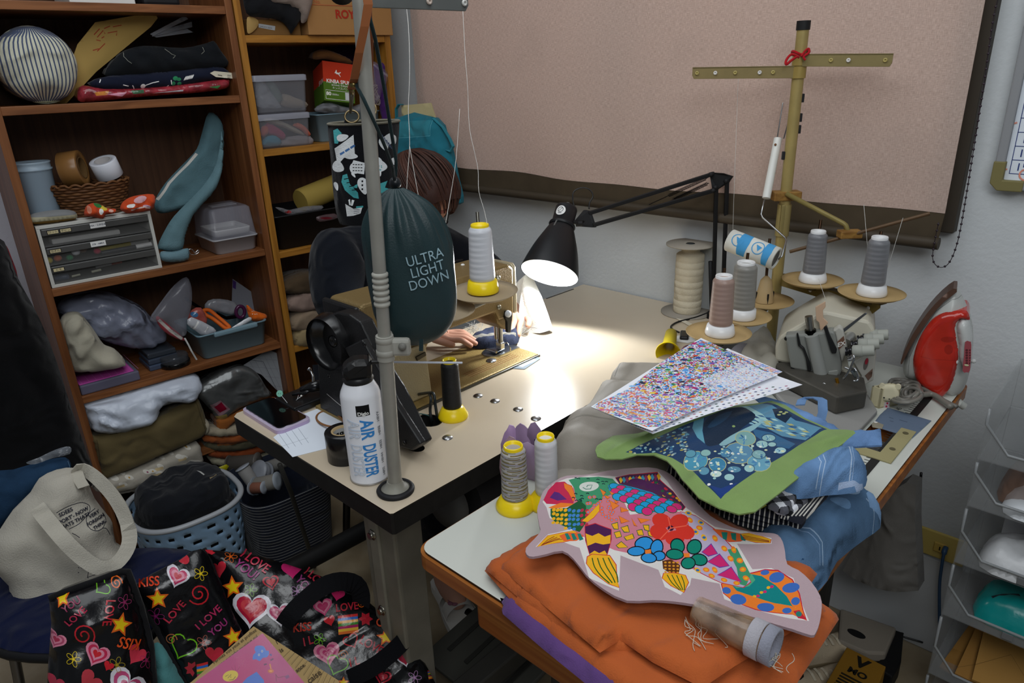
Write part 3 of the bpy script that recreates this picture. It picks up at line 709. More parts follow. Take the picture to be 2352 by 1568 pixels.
for off,c_,bo,hh_ in((0.10,BLU,0.0008,0.0004),(-0.58,lin('b9cfe6'),0.0004,0.0004),(-0.58,lin('eceef4'),-0.0005,0.0008)):
 b.text('AIR',cyl3(0.107,off),0.030,c_,h=hh_,bold=bo,sx=0.78,cut=0.004);b.text('DUSTER',cyl3(0.049,off),0.030,c_,h=hh_,bold=bo,sx=0.56,cut=0.004)
f=cylh(0.142,0.02);b.add([f(-0.011+0.022*i/8,w,0.0003)for w in(-0.0095,0.0095)for i in range(9)],[[i,i+1,10+i,9+i]for i in range(8)],BLACK)
b.text('Digio',cylh(0.1365,0.02),0.0085,WHITE,h=0.0007,bold=0.0003)
for k,w in enumerate((0.006,0.022,0.03,0.012,0.02)):
 f=cylh(0.128-k*0.026,0.74);b.text('ABEHS'[k]*2+'8H',cyl3(0.124-k*0.026,0.76),0.008,lin('5a5c62'),sx=0.9)
b.build('print',PAPER,can)
b=MB();cz=cc_+V(0,0,ht)
toc=V(math.cos(a0),math.sin(a0),0);rgt=V(-math.sin(a0),math.cos(a0),0)
FHd=Frame(cz,rgt,toc)
hp_=[(-0.021,-0.002),(0.021,-0.002),(0.024,0.010),(0.025,0.028),(0.022,0.034),(-0.004,0.036),(-0.022,0.026),(-0.026,0.012)]
b.prism([FHd.p(*q,0.019)for q in hp_],toc*-0.038,lin('161617'),bev=0.009);b.lathe([(0.024,-0.006),(0.0255,-0.001),(0.0225,0.004)],cz,(0,0,1),32,lin('1d1d1e'));b.build('trigger_head',M(0.38,spec=0.45),can)
b=MB();nz0=cz+toc*0.010+V(0,0,0.028)+rgt*0.024;nz1=at(1062,833,d=depth(nz0)+0.03)
b.cyl(nz0,nz0.lerp(nz1,0.12),0.0035,lin('1a1a1a'));b.build('nozzle',PLAST,can)
b=MB();b.cyl(nz0.lerp(nz1,0.08),nz1,0.0019,lin('c4c8d4'),12);b.build('straw',M(0.3,spec=0.5),can)
# thread stand pole with hanging bags
PB=at(909,1127,z=T);PT_=at(822,-60,y=PB.y);ts=thing('thread_stand','grey steel thread stand pole clamped to the near corner of the beige table','thread stand',tuple(PB))
pm=lin('9c9b93');pd=(PT_-PB);
def pole(t):return PB+pd*t
tz=lambda py:(lambda q:(q-PB).length/pd.length)(at(865,py,y=PB.y))
b=MB();b.cyl(PB,pole(tz(800)),0.0115,pm,24);b.cyl(pole(tz(800)),PT_,0.0098,pm,24);b.build('pole',M(0.4,metal=0.3,spec=0.5,var=0.08,vscale=30),ts)
b=MB();b.lathe([(0.031,0.0),(0.032,0.004),(0.03,0.007),(0.024,0.008),(0.024,0.004)],PB,(0,0,1),40,lin('1c1c1e'));b.build('rubber_ring',MATTE,ts)
b=MB();b.lathe([(0.025,0.003),(0.025,0.006),(0.016,0.009),(0.013,0.02)],PB,(0,0,1),32,lin('8d8b80'));b.build('base_flange',STEELP,ts)
b=MB()
for t,r_ in((800,0.0145),(772,0.014)):b.lathe([(r_-0.002,-0.006),(r_,-0.004),(r_,0.004),(r_-0.002,0.006)],pole(tz(t)),pd,24,pm)
b.lathe([(0.0135,-0.02),(0.0135,0.02)],pole(tz(790)),pd,24,pm)
ck=pole(tz(788));b.box(ck+RX*0.024,(0.03,0.016,0.028),pm,0.005,Matrix((RX,RX.cross(V(0,0,1)).normalized()*-1,V(0,0,1))).transposed())
b.lathe([(0.006,0),(0.006,0.004),(0.002,0.005)],ck+RX*0.028-RF*0.010,-RF,12,lin('6f6e68'));b.build('clamp',STEELP,ts)
b=MB()
for k in range(6):b.lathe([(0.0098,-0.004),(0.0122,-0.002),(0.0122,0.002),(0.0098,0.004)],pole(tz(628+k*13)),pd,24,lin('a5a49b'))
b.build('rib_collar',STEELP,ts)
b=MB();e0=at(835,-6,d=depth(pole(0.9))+0.03);e1=at(1076,6,d=depth(pole(0.9))+0.16)
dd=(e1-e0).normalized();b.prism([e0+V(0,0,-0.012),e1+V(0,0,-0.012)-dd*0.006,e1+V(0,0,-0.004),e1+V(0,0,0.014),e0+V(0,0,0.014)],V(-dd.y,dd.x,0)*0.004,lin('5d605e'),bev=0.001)
b.build('guide_arm',STEELP,ts)
b=MB()
for px_,c in((1063,'c9c9c4'),(976,'c8b8ac')):q=e0.lerp(e1,(px_-835)/241.0)+V(0,0,-0.001)-V(-dd.y,dd.x,0)*0.001;b.lathe([(0.0045,0),(0.0045,0.003),(0.0018,0.003),(0.0018,0.001)],q,(dd.y,-dd.x,0),14,lin(c))
b.build('guide_eyelet',PLAST,ts)
b=MB();q=at(785,-8,d=1.19);b.ball(q,0.019,BK2,20,sz=0.7);b.build('pole_knob',MATTE,ts)
DC=at(1112,672,d=1.46);DC2=at(1012,716,d=1.42)
b=MB();b.tube([ck+V(0,0,0.02),DC2+V(0,0,-0.02),DC2+V(0,0,-0.004)],0.005,pm,10);b.tube([DC2+V(0,0,-0.02),DC+V(0,0,-0.02),DC+V(0,0,-0.004)],0.005,pm,10);b.build('tray_arm',STEELP,ts)
for c_ in(DC,DC2):
 b=MB();b.lathe([(0.004,-0.003),(0.058,-0.003),(0.070,0.004),(0.0705,0.005),(0.058,-0.001),(0.004,-0.001)],c_,(0.03,-0.03,1),48,lin('a3937a'));b.build('spool_tray',MATTE,ts)
b=MB();b.cyl(DC,at(1096,487,d=1.46),0.0035,lin('77756c'),10);b.build('spool_pin',METAL,ts)
def wound(mb,base,r0,r1,h,ca,cb,turns=5,seg=64,rings=56,axis=(0,0,1),mixf=None,taper=0.08):
 ax_=Vector(axis).normalized();u=ax_.orthogonal().normalized();w=ax_.cross(u);vv=[];ff=[];cc=[]
 for i in range(rings+1):
  t=i/rings;r=r0+(r1-r0)*t
  if t<taper:r*=0.86+0.14*math.sin(t/taper*PI/2)
  if t>1-taper:r*=0.80+0.20*math.sin((1-t)/taper*PI/2)
  for k in range(seg):
   a=2*PI*k/seg;rr=r*(1+0.002*math.sin(i*2.4+a*2))
   vv.append(base+ax_*(h*t)+u*(rr*math.cos(a))+w*(rr*math.sin(a)))
 for i in range(rings):
  for k in range(seg):
   ff.append([i*seg+k,i*seg+(k+1)%seg,(i+1)*seg+(k+1)%seg,(i+1)*seg+k])
   if mixf:cc.append(mixf(i/rings,k/seg))
   else:
    x=(i/rings*turns+1.0*k/seg)%1.0;y=(i/rings*turns-1.0*k/seg+0.3)%1.0
    cc.append(mixc(ca,cb,abs(abs(2*x-1)+abs(2*y-1)-1)))
 mb.add(vv,ff,cc,True);mb.add(vv[rings*seg:],[list(range(seg))],ca,True);mb.add(vv[:seg],[list(range(seg))[::-1]],ca,False)
THREAD=M(0.42,spec=0.35,bump=0.35,bscale=10,stretch=(8,8,260))
SILKY=M(0.30,spec=0.5,bump=0.12,bscale=10,stretch=(8,8,260))
def cone(label,loc,foot,ca,cb,rf=0.030,hf=0.022,r0=0.0195,r1=0.0165,h=0.10,group=None,mixf=None,mat=None,rim=None,turns=5,up=(0,0,1),hollow=True):
 loc=Vector(loc);up=Vector(up).normalized();t=thing('thread_cone',label,'thread spool',tuple(loc),group)
 b=MB();b.lathe([(rf-0.001,0),(rf,0.002),(rf,0.006),(r0*1.12,hf),(r0*0.9,hf+0.002)],loc,up,40,foot);b.build('cone_foot',M(0.28,spec=0.5),t)
 b=MB();wound(b,loc+up*hf,r0,r1,h,ca,cb,turns,mixf=mixf,axis=up);b.build('thread',mat or THREAD,t)
 b=MB();q=loc+up*(hf+h);r=r1*0.76;b.lathe([(r,-0.01),(r*1.05,0.004),(r*0.98,0.006),(r*0.82,0.004),(r*0.7,-0.02),(0.0001,-0.021)],q,up,32,rim or foot,capb=False);b.build('cone_tip',M(0.3,spec=0.5),t)
 return t
white1=lin('e4e6ea');white2=lin('b9bcc2')
cone('white thread cone with yellow foot on the tray right of the green drawstring bag',DC+V(-0.006,0.003,0.001),YEL,lin('dcdee4'),lin('b4b8bf'),0.0335,0.024,0.027,0.0235,0.112,mat=SILKY)
cone('black thread cone with yellow foot standing on the beige table top',at(1041,957,z=T)+V(0,0,0.0),YEL,lin('1c1d20'),lin('17181a'),0.031,0.022,0.0195,0.0175,0.098,rim=lin('e2c818'))
b=MB();q=at(1035,838,d=depth(at(1041,957,z=T))-0.0)
# green drawstring sack
gd=1.085
gs=thing('drawstring_bag','dark green drawstring sack printed ULTRA LIGHT DOWN hanging from the grey pole','bag',tuple(at(950,790,d=gd)))
GR=lin('23373a');FGb=FCAM(945,610,gd)
prof=[(910,432,14),(912,445,34),(918,470,62),(925,510,86),(935,560,99),(945,620,101),(952,680,100),(957,730,92),(958,765,70),(958,785,36),(958,790,4)]
prof=smooth(prof,5,False);ctr=[]
vv=[];ff=[];seg=72
for cx,cy,r in prof:
 u,v=FGb.uv(cx,cy);rr=r*gd/FPX;t=(cy-432)/358.0
 for k in range(seg):
  a=2*PI*k/seg
  pl=max(0.0,1-t*2.3);g=1+pl*0.16*math.sin(a*17+1.3*math.sin(a*3))+0.03*math.sin(a*5+t*7)*(1-abs(2*t-1))+0.03*nz((math.cos(a)*2,math.sin(a)*2,t*4),1.6,5)
  vv.append(FGb.p(u+rr*g*math.cos(a),v,rr*0.62*g*math.sin(a)))
for i in range(len(prof)-1):
 for k in range(seg):ff.append([i*seg+k,(i+1)*seg+k,(i+1)*seg+(k+1)%seg,i*seg+(k+1)%seg])
b=MB();b.add(vv,ff,GR,True);b.build('sack',M(0.42,spec=0.4,bump=0.12,bscale=400,var=0.08),gs)
def gfront(u,v):
 best=None
 for i in range(len(prof)-1):
  v1=FGb.uv(prof[i][0],prof[i][1]);v2=FGb.uv(prof[i+1][0],prof[i+1][1])
  if v2[1]<=v<=v1[1]:
   t=(v-v1[1])/(v2[1]-v1[1]-1e-9);c=v1[0]+(v2[0]-v1[0])*t;r=(prof[i][2]+(prof[i+1][2]-prof[i][2])*t)*gd/FPX
   x=(u-c)/r;return 0.62*r*1.055*math.sqrt(max(0.0,1-x*x))+0.001
 return 0.0
b=MB()
hz0=0.062
for body,cx,cy in(('ULTRA',976,592),('LIGHT',982,619),('DOWN',986,646)):
 h0=hz0
 for _ in range(2):uc,vc=FGb.uv(cx,cy,h0);h0=gfront(uc,vc)
 ca_,sa_=math.cos(0.16),math.sin(0.16)
 b.text(body,lambda u,v,h,uc=uc,vc=vc:FGb.p(uc+u*ca_-v*sa_,vc+u*sa_+v*ca_,gfront(uc+u*ca_-v*sa_,vc+u*sa_+v*ca_)+h+0.0012),0.0215,lin('93b0ba'),sx=0.86)
b.build('print',MATTE,gs)
b=MB();b.ball(at(908,420,d=gd-0.01),0.0095,lin('1a1d20'),16);b.build('cord_lock',PLAST,gs)
b=MB();gc=lin('1d2c2e')
b.tube([at(908,425,d=gd),at(902,385,d=1.03),at(888,345,d=.985),at(868,298,d=.94),at(834,225,d=.905),at(820,200,d=.93),at(822,150,d=.95),at(846,40,d=.93)],0.0025,gc,8)
b.tube([at(908,425,d=gd),at(910,370,d=gd),at(900,310,d=1.05),at(882,200,d=1.0),at(862,90,d=.94),at(846,30,d=.91)],0.0027,gc,8)
b.tube([at(908,425,d=gd+0.01),at(905,450,d=gd+0.01)],0.006,gc,8);b.build('drawstring',CLOTH,gs)
b=MB();b.strap([at(968,778,d=gd-0.02),at(967,806,d=gd-0.02)],RX*0.006,0.002,gc);b.build('bottom_tab',CLOTH,gs)
# bird print pouch on a leather strap
bd=1.15
bp=thing('bottle_pouch','black pouch printed with white and teal birds hanging by a leather strap','bag',tuple(at(835,510,d=bd)))
FBp=FCAM(836,395,bd);rows=[(836,284,79),(836,300,79),(837,360,75),(838,430,72),(840,480,68),(842,508,62)]
rows=smooth(rows,4,False)
def bpc(v):
 for i in range(len(rows)-1):
  a=FBp.uv(rows[i][0],rows[i][1]);c=FBp.uv(rows[i+1][0],rows[i+1][1])
  if c[1]<=v<=a[1]+1e-6:
   t=(a[1]-v)/(a[1]-c[1]);return a[0]+(c[0]-a[0])*t,(rows[i][2]+(rows[i+1][2]-rows[i][2])*t)*bd/FPX
 i=0 if v>FBp.uv(836,284)[1]else-1
 return FBp.uv(rows[i][0],rows[i][1])[0],rows[i][2]*bd/FPX
def bph(u,v,d=0):
 c,r=bpc(v);x=max(-1,min(1,(u-c)/r));return 0.8*r*math.sqrt(1-x*x)
TEAL=lin('4fb0b4');WHT=lin('eef2f4');BB=lin('141519')
def pxs(pts):return[FBp.uv(x,y,0.03)for x,y in pts]
sh=[]
def leaf(cx,cy,l,w,a,c):
 ca_,sa_=math.cos(a),math.sin(a);P=[(cx+l*math.cos(t)*ca_-w*math.sin(t)*(1-0.35*math.cos(t))*sa_,cy+l*math.cos(t)*sa_+w*math.sin(t)*(1-0.35*math.cos(t))*ca_)for t in[2*PI*k/18 for k in range(18)]]
 sh.append((pxs(P),c))
sh.append((pxs([(768,342),(812,308),(815,352),(790,362),(775,380)]),WHT))
sh.append((pxs([(765,300),(775,295),(785,305),(776,330),(768,330)]),TEAL))
for i in range(3):sh.append((pxs([(780+i*12,352-i*8),(790+i*12,346-i*8),(792+i*12,350-i*8),(782+i*12,357-i*8)]),lin('4a78b4')))
leaf(787,315,14,8,-0.3,WHT);leaf(806,356,16,8,0.1,WHT)
leaf(893,318,16,11,-0.9,WHT);leaf(882,330,17,10,1.2,WHT);leaf(903,322,12,9,1.2,WHT)
for i in range(4):sh.append((pxs([(878+i*5,308+i*6),(886+i*5,330+i*4),(885+i*5,331+i*4),(876+i*5,309+i*6)]),lin('4a5a78')))
leaf(777,384,14,13,0.4,WHT);leaf(820,384,17,12,-0.1,WHT);sh.append((pxs([(803,386),(812,366),(838,372),(836,398),(806,394)]),WHT))
for i in range(3):
 for j in range(4):sh.append((pxs([(810+j*6,375+i*7),(814+j*6,375+i*7),(814+j*6,377+i*7),(810+j*6,377+i*7)]),BB))
leaf(870,380,20,15,0.2,WHT);leaf(868,395,10,8,1.0,WHT);leaf(868,368,9,9,0,WHT)
for k in range(8):sh.append((pxs(ell(868+8*math.cos(k),383+6*math.sin(k*2),1.5,1.5,6)),TEAL))
sh.append((pxs([(787,402),(797,398),(804,422),(822,440),(824,454),(812,452),(792,436),(784,418)]),TEAL));sh.append((pxs([(806,428),(822,420),(820,430)]),TEAL));sh.append((pxs([(862,410),(872,420),(890,415),(884,430),(898,436),(880,448),(868,432)]),TEAL))
for i in range(4):sh.append((pxs([(790+i*6,410+i*8),(806+i*4,406+i*9),(806+i*4,408+i*9),(790+i*6,412+i*8)]),BB))
leaf(834,425,20,11,1.3,WHT)
for i in range(3):sh.append((pxs([(830,412+i*9),(834,412+i*9),(834,416+i*9),(830,416+i*9)]),BB))
sh.append((pxs([(793,468),(812,478),(832,474),(828,488),(812,494),(797,497)]),WHT));sh.append((pxs([(800,458),(804,456),(806,470),(802,470)]),WHT));sh.append((pxs([(808,457),(814,458),(810,471),(806,471)]),WHT));sh.append((pxs([(818,472),(834,470),(834,474),(818,476)]),TEAL))
for i in range(3):sh.append((pxs([(812,480+i*4),(826,478+i*4),(826,479+i*4),(812,481+i*4)]),lin('4a4a5a')))
leaf(772,430,10,5,1.3,WHT);leaf(905,372,9,6,1.2,WHT);leaf(905,440,9,7,0.4,WHT);leaf(880,470,12,9,0.4,TEAL);leaf(870,498,10,4,0.0,TEAL);leaf(855,460,9,6,0.9,WHT);leaf(812,400,7,3,0.9,WHT)
outl=[]
NS=14
tv=FBp.uv(836,284)[1];bv=FBp.uv(842,508)[1]
Lf=[];Rt=[]
for i in range(NS+1):
 v=tv+(bv-tv)*i/NS;c,r=bpc(v);Lf.append((c-r*0.999,v));Rt.append((c+r*0.999,v))
b=MB();b.sheet(Lf+Rt[::-1],FBp.p,0.006,BB,sh,bph,None)
b.sheet(Lf+Rt[::-1],FBp.p,0.012,BB,(),lambda u,v,d:-bph(u,v),None)
c,r=bpc(bv);b.add([FBp.p(c+r*math.cos(t),bv,0.8*r*math.sin(t))for t in[2*PI*k/24 for k in range(24)]],[list(range(24))],BB)
b.build('pouch_body',CLOTH,bp)
b=MB();c,r=bpc(tv);P=[FBp.p(c+r*math.cos(t),tv+0.002,0.8*r*math.sin(t))for t in[2*PI*k/36 for k in range(36)]]
b.tube(P,0.002,lin('6b675a'),8,closed=True);b.build('rim_lining',CLOTH,bp)
b=MB();b.add([FBp.p(c+r*0.95*math.cos(t),tv-0.012,0.76*r*math.sin(t))for t in[2*PI*k/24 for k in range(24)]],[list(range(24))],lin('6b6a60'));b.build('inside',CLOTH,bp)
LEA=lin('a2633c');wv=RX*0.0135
b=MB();b.strap([at(838,-40,d=.83),at(846,10,d=.84),at(838,60,d=.855),at(825,120,d=.88),at(814,180,d=.92),at(807,204,d=.95)],wv*.8,0.0025,LEA)
b.strap([at(845,-40,d=1.0),at(851,90,d=1.07),at(852,190,d=1.15)],wv*0.6,0.0025,lin('8a4f30'));b.build('leather_strap',M(0.5,spec=0.35),bp)
b=MB();b.lathe([(0.005,0),(0.005,0.0015),(0.001,0.0025)],at(811,193,d=.932),-RF,16,lin('9a8a58'));b.build('rivet',METAL,bp)
b=MB();brs=lin('8a7a5a');b.tube([at(806,205,d=.95),at(808,215,d=.98),at(807,235,d=1.04),at(805,258,d=1.09)],[0.003,0.004,0.003,0.002],brs,10)
b.tube([at(808+16*math.cos(t),268+14*math.sin(t),d=1.10)for t in[2*PI*k/24 for k in range(24)]],0.0016,brs,8,closed=True)
b.build('ring',METAL,bp);b=MB();b.tube([at(856+8*math.cos(t),252+14*math.sin(t),d=1.18)for t in[2*PI*k/24 for k in range(24)]],0.0016,brs,8,closed=True);b.build('swivel_clip',METAL,bp)
b=MB();b.strap([at(806,278,d=1.105),at(806,300,d=1.10)],RX*0.02,0.003,BB);b.build('loop_tab',CLOTH,bp)
# table plugs
for i,(x,y)in enumerate(((1098,909),(1137,921),(1190,940),(1231,961),(1028,1005))):
 q=at(x,y,z=T);b=MB();b.lathe([(0.0105,0),(0.0105,0.0008),(0.008,0.0025),(0.0001,0.004)],q,(0,0,1),24,lin('a8aaac'))
 b.build('hole_plug',METAL,None,['domed metal hole plug nearest the gold bed of four in a row','second domed metal plug from the bed in the row of four','third domed metal plug from the bed in the row of four','domed metal plug nearest the grey cloth pile in the row of four','lone domed metal plug in front of the black thread cone'][i],'plug','metal plugs in the beige table',loc=tuple(q))
b=MB();b.tube(smooth([tuple(at(x,y,z=z))for x,y,z in((962,905,T+0.02),(985,902,T+0.045),(996,905,T+0.05),(1000,930,T+0.03),(1004,958,T+0.004),(1004,975,T-0.03))],5,False),0.0032,lin('1d2426'),8)
b.tube(smooth([tuple(at(x,y,z=z))for x,y,z in((985,902,T+0.04),(990,915,T+0.045),(988,940,T+0.02),(990,962,T+0.0),(992,978,T-0.03))],5,False),0.0032,lin('23282a'),8)
b.build('machine_cable',PLAST,None,'dark cable looping into the round hole beside the black thread cone','cable',loc=tuple(at(992,962,z=T)))
b=MB();b.tube(smooth([tuple(at(x,y,z=z))for x,y,z in((930,950,T+0.012),(965,950,T+0.012),(985,955,T+0.006),(994,966,T-0.01))],5,False),0.0014,lin('1f4a46'),6)
b.build('green_wire',PLAST,None,'thin green wire running into the round table hole','wire',loc=tuple(at(960,950,z=T)))
b=MB();fz2=FZ(T+0.0006);P=fz2.px([(1176,846),(1224,822),(1236,820),(1241,824),(1205,848)])
b.sheet(P,fz2.p,0.02,lin('7d8a94'),[(fz2.px([(1186,840),(1226,823),(1233,827),(1200,843)]),lin('dcdcd8'))],const(0.0008),const(0));b.build('slide_plate',MATTE,None,'grey blue gauge plate with white strip beside the gold machine bed','plate',loc=tuple(at(1210,835,z=T)))
# ribbon reel
rb=at(1577,716,z=T);rt=thing('ribbon_reel','tall cardboard reel of cream cotton tape on the table beside the lamp post','reel',tuple(rb))
hR=(at(1577,560,x=rb.x,d=None)if False else at(1577,560,y=rb.y)).z-T
ksc=depth(rb)/FPX
b=MB();b.lathe([(0.0001,0.0),(58*ksc,0.0),(58*ksc,0.003),(0.0001,0.003)],rb,(0,0,1),40,lin('9c958a'));b.build('bottom_flange',CARD,rt)
b=MB();b.lathe([(0.012,0),(53*ksc,0.0),(53*ksc,0.003),(0.012,0.003)],rb+V(0,0,hR),(0,0,1),40,lin('a79f92'),capb=False,capt=False)
b.build('top_flange',CARD,rt)
b=MB();b.lathe([(0.0215,0),(0.0215,0.004),(0.0001,0.004)],rb+V(0,0,hR-0.002),(0,0,1),24,lin('6a7680'));b.build('hub_insert',METAL,rt)
b=MB();pr=[]
nl=9
for i in range(nl):
 z0=0.004+(hR-0.03)*i/nl;r=(31+0.4*math.sin(i*2.2))*ksc
 pr+=[(r-0.0006,z0),(r+0.0004,z0+0.002),(r+0.0003,z0+(hR-0.03)/nl-0.001)]
pr+=[(28*ksc,hR-0.024),(20*ksc,hR-0.02),(20*ksc,hR)]
b.lathe(pr,rb+V(0,0,0),(0.012,0.0,1),40,lin('cfc5ae'));b.build('cotton_tape',CANVAS,rt)
b=MB();b.strap([at(1545,722,z=T+0.002),at(1572,738,z=T+0.002),at(1598,752,z=T+0.002),at(1622,770,z=T+0.002)],V(0.012,0.01,0),0.0008,lin('d8d0bc'));b.build('loose_end',CANVAS,rt)
# clamp-on desk lamp
O=at(1262,628,d=1.735);A=at(1291,518,d=1.775);axl=(O-A).normalized();L_=(O-A).length
lampd=thing('desk_lamp','black swing-arm desk lamp lit over the sewing table, clamped beside the wall','lamp',tuple(at(1645,715,y=1.69)))
b=MB();kk=1.735/FPX
shp=[(24,0.0),(30,0.06),(40,0.25),(52,0.5),(61,0.75),(66,0.92),(68,1.0)]
pr=[(r*kk,t*L_)for r,t in smooth(shp,4,False)]
b.lathe(pr,A,axl,48,lin('17181b'),capb=False,capt=False);b.build('lamp_shade',M(0.42,spec=0.45),lampd)
b=MB();b.lathe([(max(0.004,r-0.0016),z)for r,z in pr],A,axl,48,lin('f2f4f6'),capb=False,capt=False);b.build('shade_lining',M(0.5,spec=0.3),lampd)
b=MB();c=A-axl*0.003;b.lathe([(30*kk,0.008),(32*kk,0.004),(31*kk,0.0),(26*kk,-0.002),(26*kk,-0.045),(24*kk,-0.050),(0.0001,-0.051)],c,axl,36,lin('1a1b1e'));b.build('socket_housing',M(0.45,spec=0.4),lampd)
b=MB();b.cyl(c-axl*0.05,c-axl*0.062,0.0065,lin('6b6b68'),14);b.build('switch_knob',MATTE,lampd)
b=MB();q=A-axl*0.028;pv=(at(1272,492,d=1.73)-q);pv=(pv-axl*pv.dot(axl)).normalized();tx=axl.cross(pv)
FS=Frame(q+pv*(26*kk+0.0008),tx,pv)
def wrap(u,v,h):rr=26*kk+0.0008+h;return q+axl*(-v)+pv*(rr*math.cos(u/rr))+FS.u*(rr*math.sin(u/rr))
b.sheet(ell(0,0,0.0135,0.0135,28),wrap,0.004,WHITE);P=ell(0,0.002,0.007,0.007,20);b.sheet(stroke(P+[P[0]],0.0012),lambda u,v,h:wrap(u,v,0.0004),0.01,BLACK);b.sheet(stroke([(-0.005,0.007),(0.005,-0.003)],0.001),lambda u,v,h:wrap(u,v,0.0004),0.01,BLACK);b.sheet(stroke([(-0.005,-0.008),(0.005,-0.008)],0.0015),lambda u,v,h:wrap(u,v,0.0004),0.01,BLACK)
b.build('warning_sticker',PAPER,lampd)
b=MB();b.strap([c+axl*0.006+pv*30*kk,A+axl*0.022+pv*36*kk],FS.u*0.004,0.002,lin('b9bab8'));b.build('heat_tab',METAL,lampd)
b=MB();b.ball(A+axl*(L_*0.48),0.026,lin('ffffff'),24,axis=axl,sz=1.1);b.cyl(A,A+axl*L_*0.4,0.014,lin('ffffff'))
b.build('bulb',M(0.5,emit=5.0),lampd)
sp=bpy.data.lights.new('bulb_light','SPOT');sp.energy=5.6;sp.spot_size=math.radians(168);sp.spot_blend=0.3;sp.shadow_soft_size=0.02;sp.color=(0.93,0.97,1.0)
so=bpy.data.objects.new('bulb_light',sp);COL.objects.link(so);so.location=A+axl*(L_*0.86);so.rotation_euler=axl.to_track_quat('-Z','Y').to_euler()
EL=at(1655,412,y=1.66);HJ=at(1348,502,d=1.80);BS=at(1640,722,y=1.69)
bk_c=lin('121214')
def bar(b,p,q,w=0.0095):
 dz=(q-p).normalized();s_=dz.cross(V(0,0,1));s_=s_.normalized()if s_.length>.2 else RX.copy();n_=dz.cross(s_);rot=Matrix((s_,n_,dz)).transposed();b.box((p+q)/2,(w,w,(q-p).length),bk_c,0.0012,rot)
e_top=at(1635,400,y=1.66);e_low=at(1640,437,y=1.655);h_top=at(1352,490,d=1.80);h_low=at(1362,517,d=1.795)
b=MB();bar(b,h_top,e_top);b.build('upper_arm_bar',MATTE,lampd);b=MB();bar(b,h_low,e_low);b.build('upper_arm_bar',MATTE,lampd)
p1=at(1638,712,y=1.69);p2=at(1660,690,y=1.70);q1_=at(1645,430,y=1.66);q2=at(1670,415,y=1.67)
b=MB();bar(b,p1,q1_);b.build('lower_arm_bar',MATTE,lampd);b=MB();bar(b,p2,q2);b.build('lower_arm_bar',MATTE,lampd)
b=MB();b.prism([e_top+V(-.008,0,.004),e_low+V(-.004,0,-.004),q1_+V(0.003,0,-0.006),q2+V(0.004,0,-.004),at(1683,405,y=1.67),at(1660,398,y=1.66)],V(0,0.006,0),bk_c,bev=0.001)
for q in(e_top,e_low,q1_,q2):b.lathe([(0.006,-0.006),(0.006,0.008),(0.002,0.010)],q,(0,-1,0),12,lin('1c1c1e'))
b.build('elbow_bracket',MATTE,lampd)
b=MB()
for(a_,c_)in((at(1490,470,d=1.86),at(1625,408,y=1.65)),(at(1505,478,d=1.86),at(1628,420,y=1.65))):
 n_=60;P=[]
 ddv=(c_-a_).normalized();s_=ddv.orthogonal().normalized();w_=ddv.cross(s_)
 for i in range(n_*6):t=i/(n_*6);r_=0.0042 if 0.35<t<0.97 else 0.0008;P.append(a_.lerp(c_,t)+s_*r_*math.cos(i*PI/3)+w_*r_*math.sin(i*PI/3))
 b.tube(P,0.0008,lin('1d1d1e'),4)
b.build('spring',METAL,lampd)
b=MB();b.prism([h_top+V(0,0,0.006),h_low+V(0.004,0,-0.006),at(1325,520,d=1.79),at(1318,508,d=1.785),at(1340,482,d=1.80)],V(0.004,0.006,0),bk_c,bev=0.001)
b.tube([at(1345,508,d=1.80),at(1325,512,d=1.78),at(1308,506,d=1.765)],0.0045,lin('1b1b1d'),8);b.lathe([(0.008,-0.008),(0.008,0.008)],at(1330,513,d=1.785),(RX.x,RX.y,0),12,bk_c);b.build('head_joint',MATTE,lampd)
b=MB();b.tube(smooth([tuple(at(x,y,d=1.79))for x,y in((1312,494),(1322,485),(1316,462),(1318,440),(1338,431),(1355,436),(1362,450),(1354,466),(1353,480))],4,False),0.0018,bk_c,8);b.build('cord',PLAST,lampd)
b=MB();b.box(p1+V(0.006,0,-0.035),(0.03,0.04,0.07),bk_c,0.004);b.tube([p1+V(-.004,0,0),at(1632,600,y=1.68)],0.006,bk_c,8);b.cyl(p1+V(0,0,-0.03),at(1638,715,y=1.69),0.008,bk_c);b.build('clamp',MATTE,lampd)
b=MB();P=smooth([tuple(at(x,y,z=T+0.003))for x,y in((1640,712),(1600,728),(1560,738),(1542,748),(1545,756),(1560,763))],5,False);b.tube(P,0.0024,bk_c,8)
b.box(at(1572,770,z=T+0.006),(0.022,0.05,0.012),lin('1b1b1d'),0.004,Matrix.Rotation(0.5,3,'Z'));b.build('inline_switch',PLAST,lampd)
# what stands in the bookcases
def FSh(d):return Frame(BF.p(0,0,-d),AV,NV)
def dep(px,py,S):return-(at(px,py,z=S)-BF.o).dot(NV)
def soft(name,label,cat,d,px,t,r,col,mat=None,amp=0.006,sc=18,seed=0,backt=0.05,shapes=(),group=None,res=0.011,fold=None,sm=3,bcol=None,fine=None):
 fr=FSh(d);P=smooth(px,sm)if sm>1 else px;out=fr.px(P);k=min(out,key=lambda q:q[1])
 sh=[(fr.px(q,t*0.8),c)for q,c in shapes]
 mb=MB();rim=lambda dd:math.sqrt(max(0.0,1-(1-min(dd/r,1.0))**2))
 mb.sheet(out,fr.p,res,col,sh,puffh(t,r,amp,sc,seed,0.0,fold),lambda u,v,dd:-backt*rim(dd)-0.0005,bcol,fine=fine)
 return mb.build(name,mat or CLOTH,None,label,cat,group,loc=tuple(fr.p(*k)))
def creases(a,n,amp,seed=0):
 return lambda u,v:amp*abs(math.sin((u*math.cos(a)+v*math.sin(a))*n+2*nz((u,v,0),9,seed)))
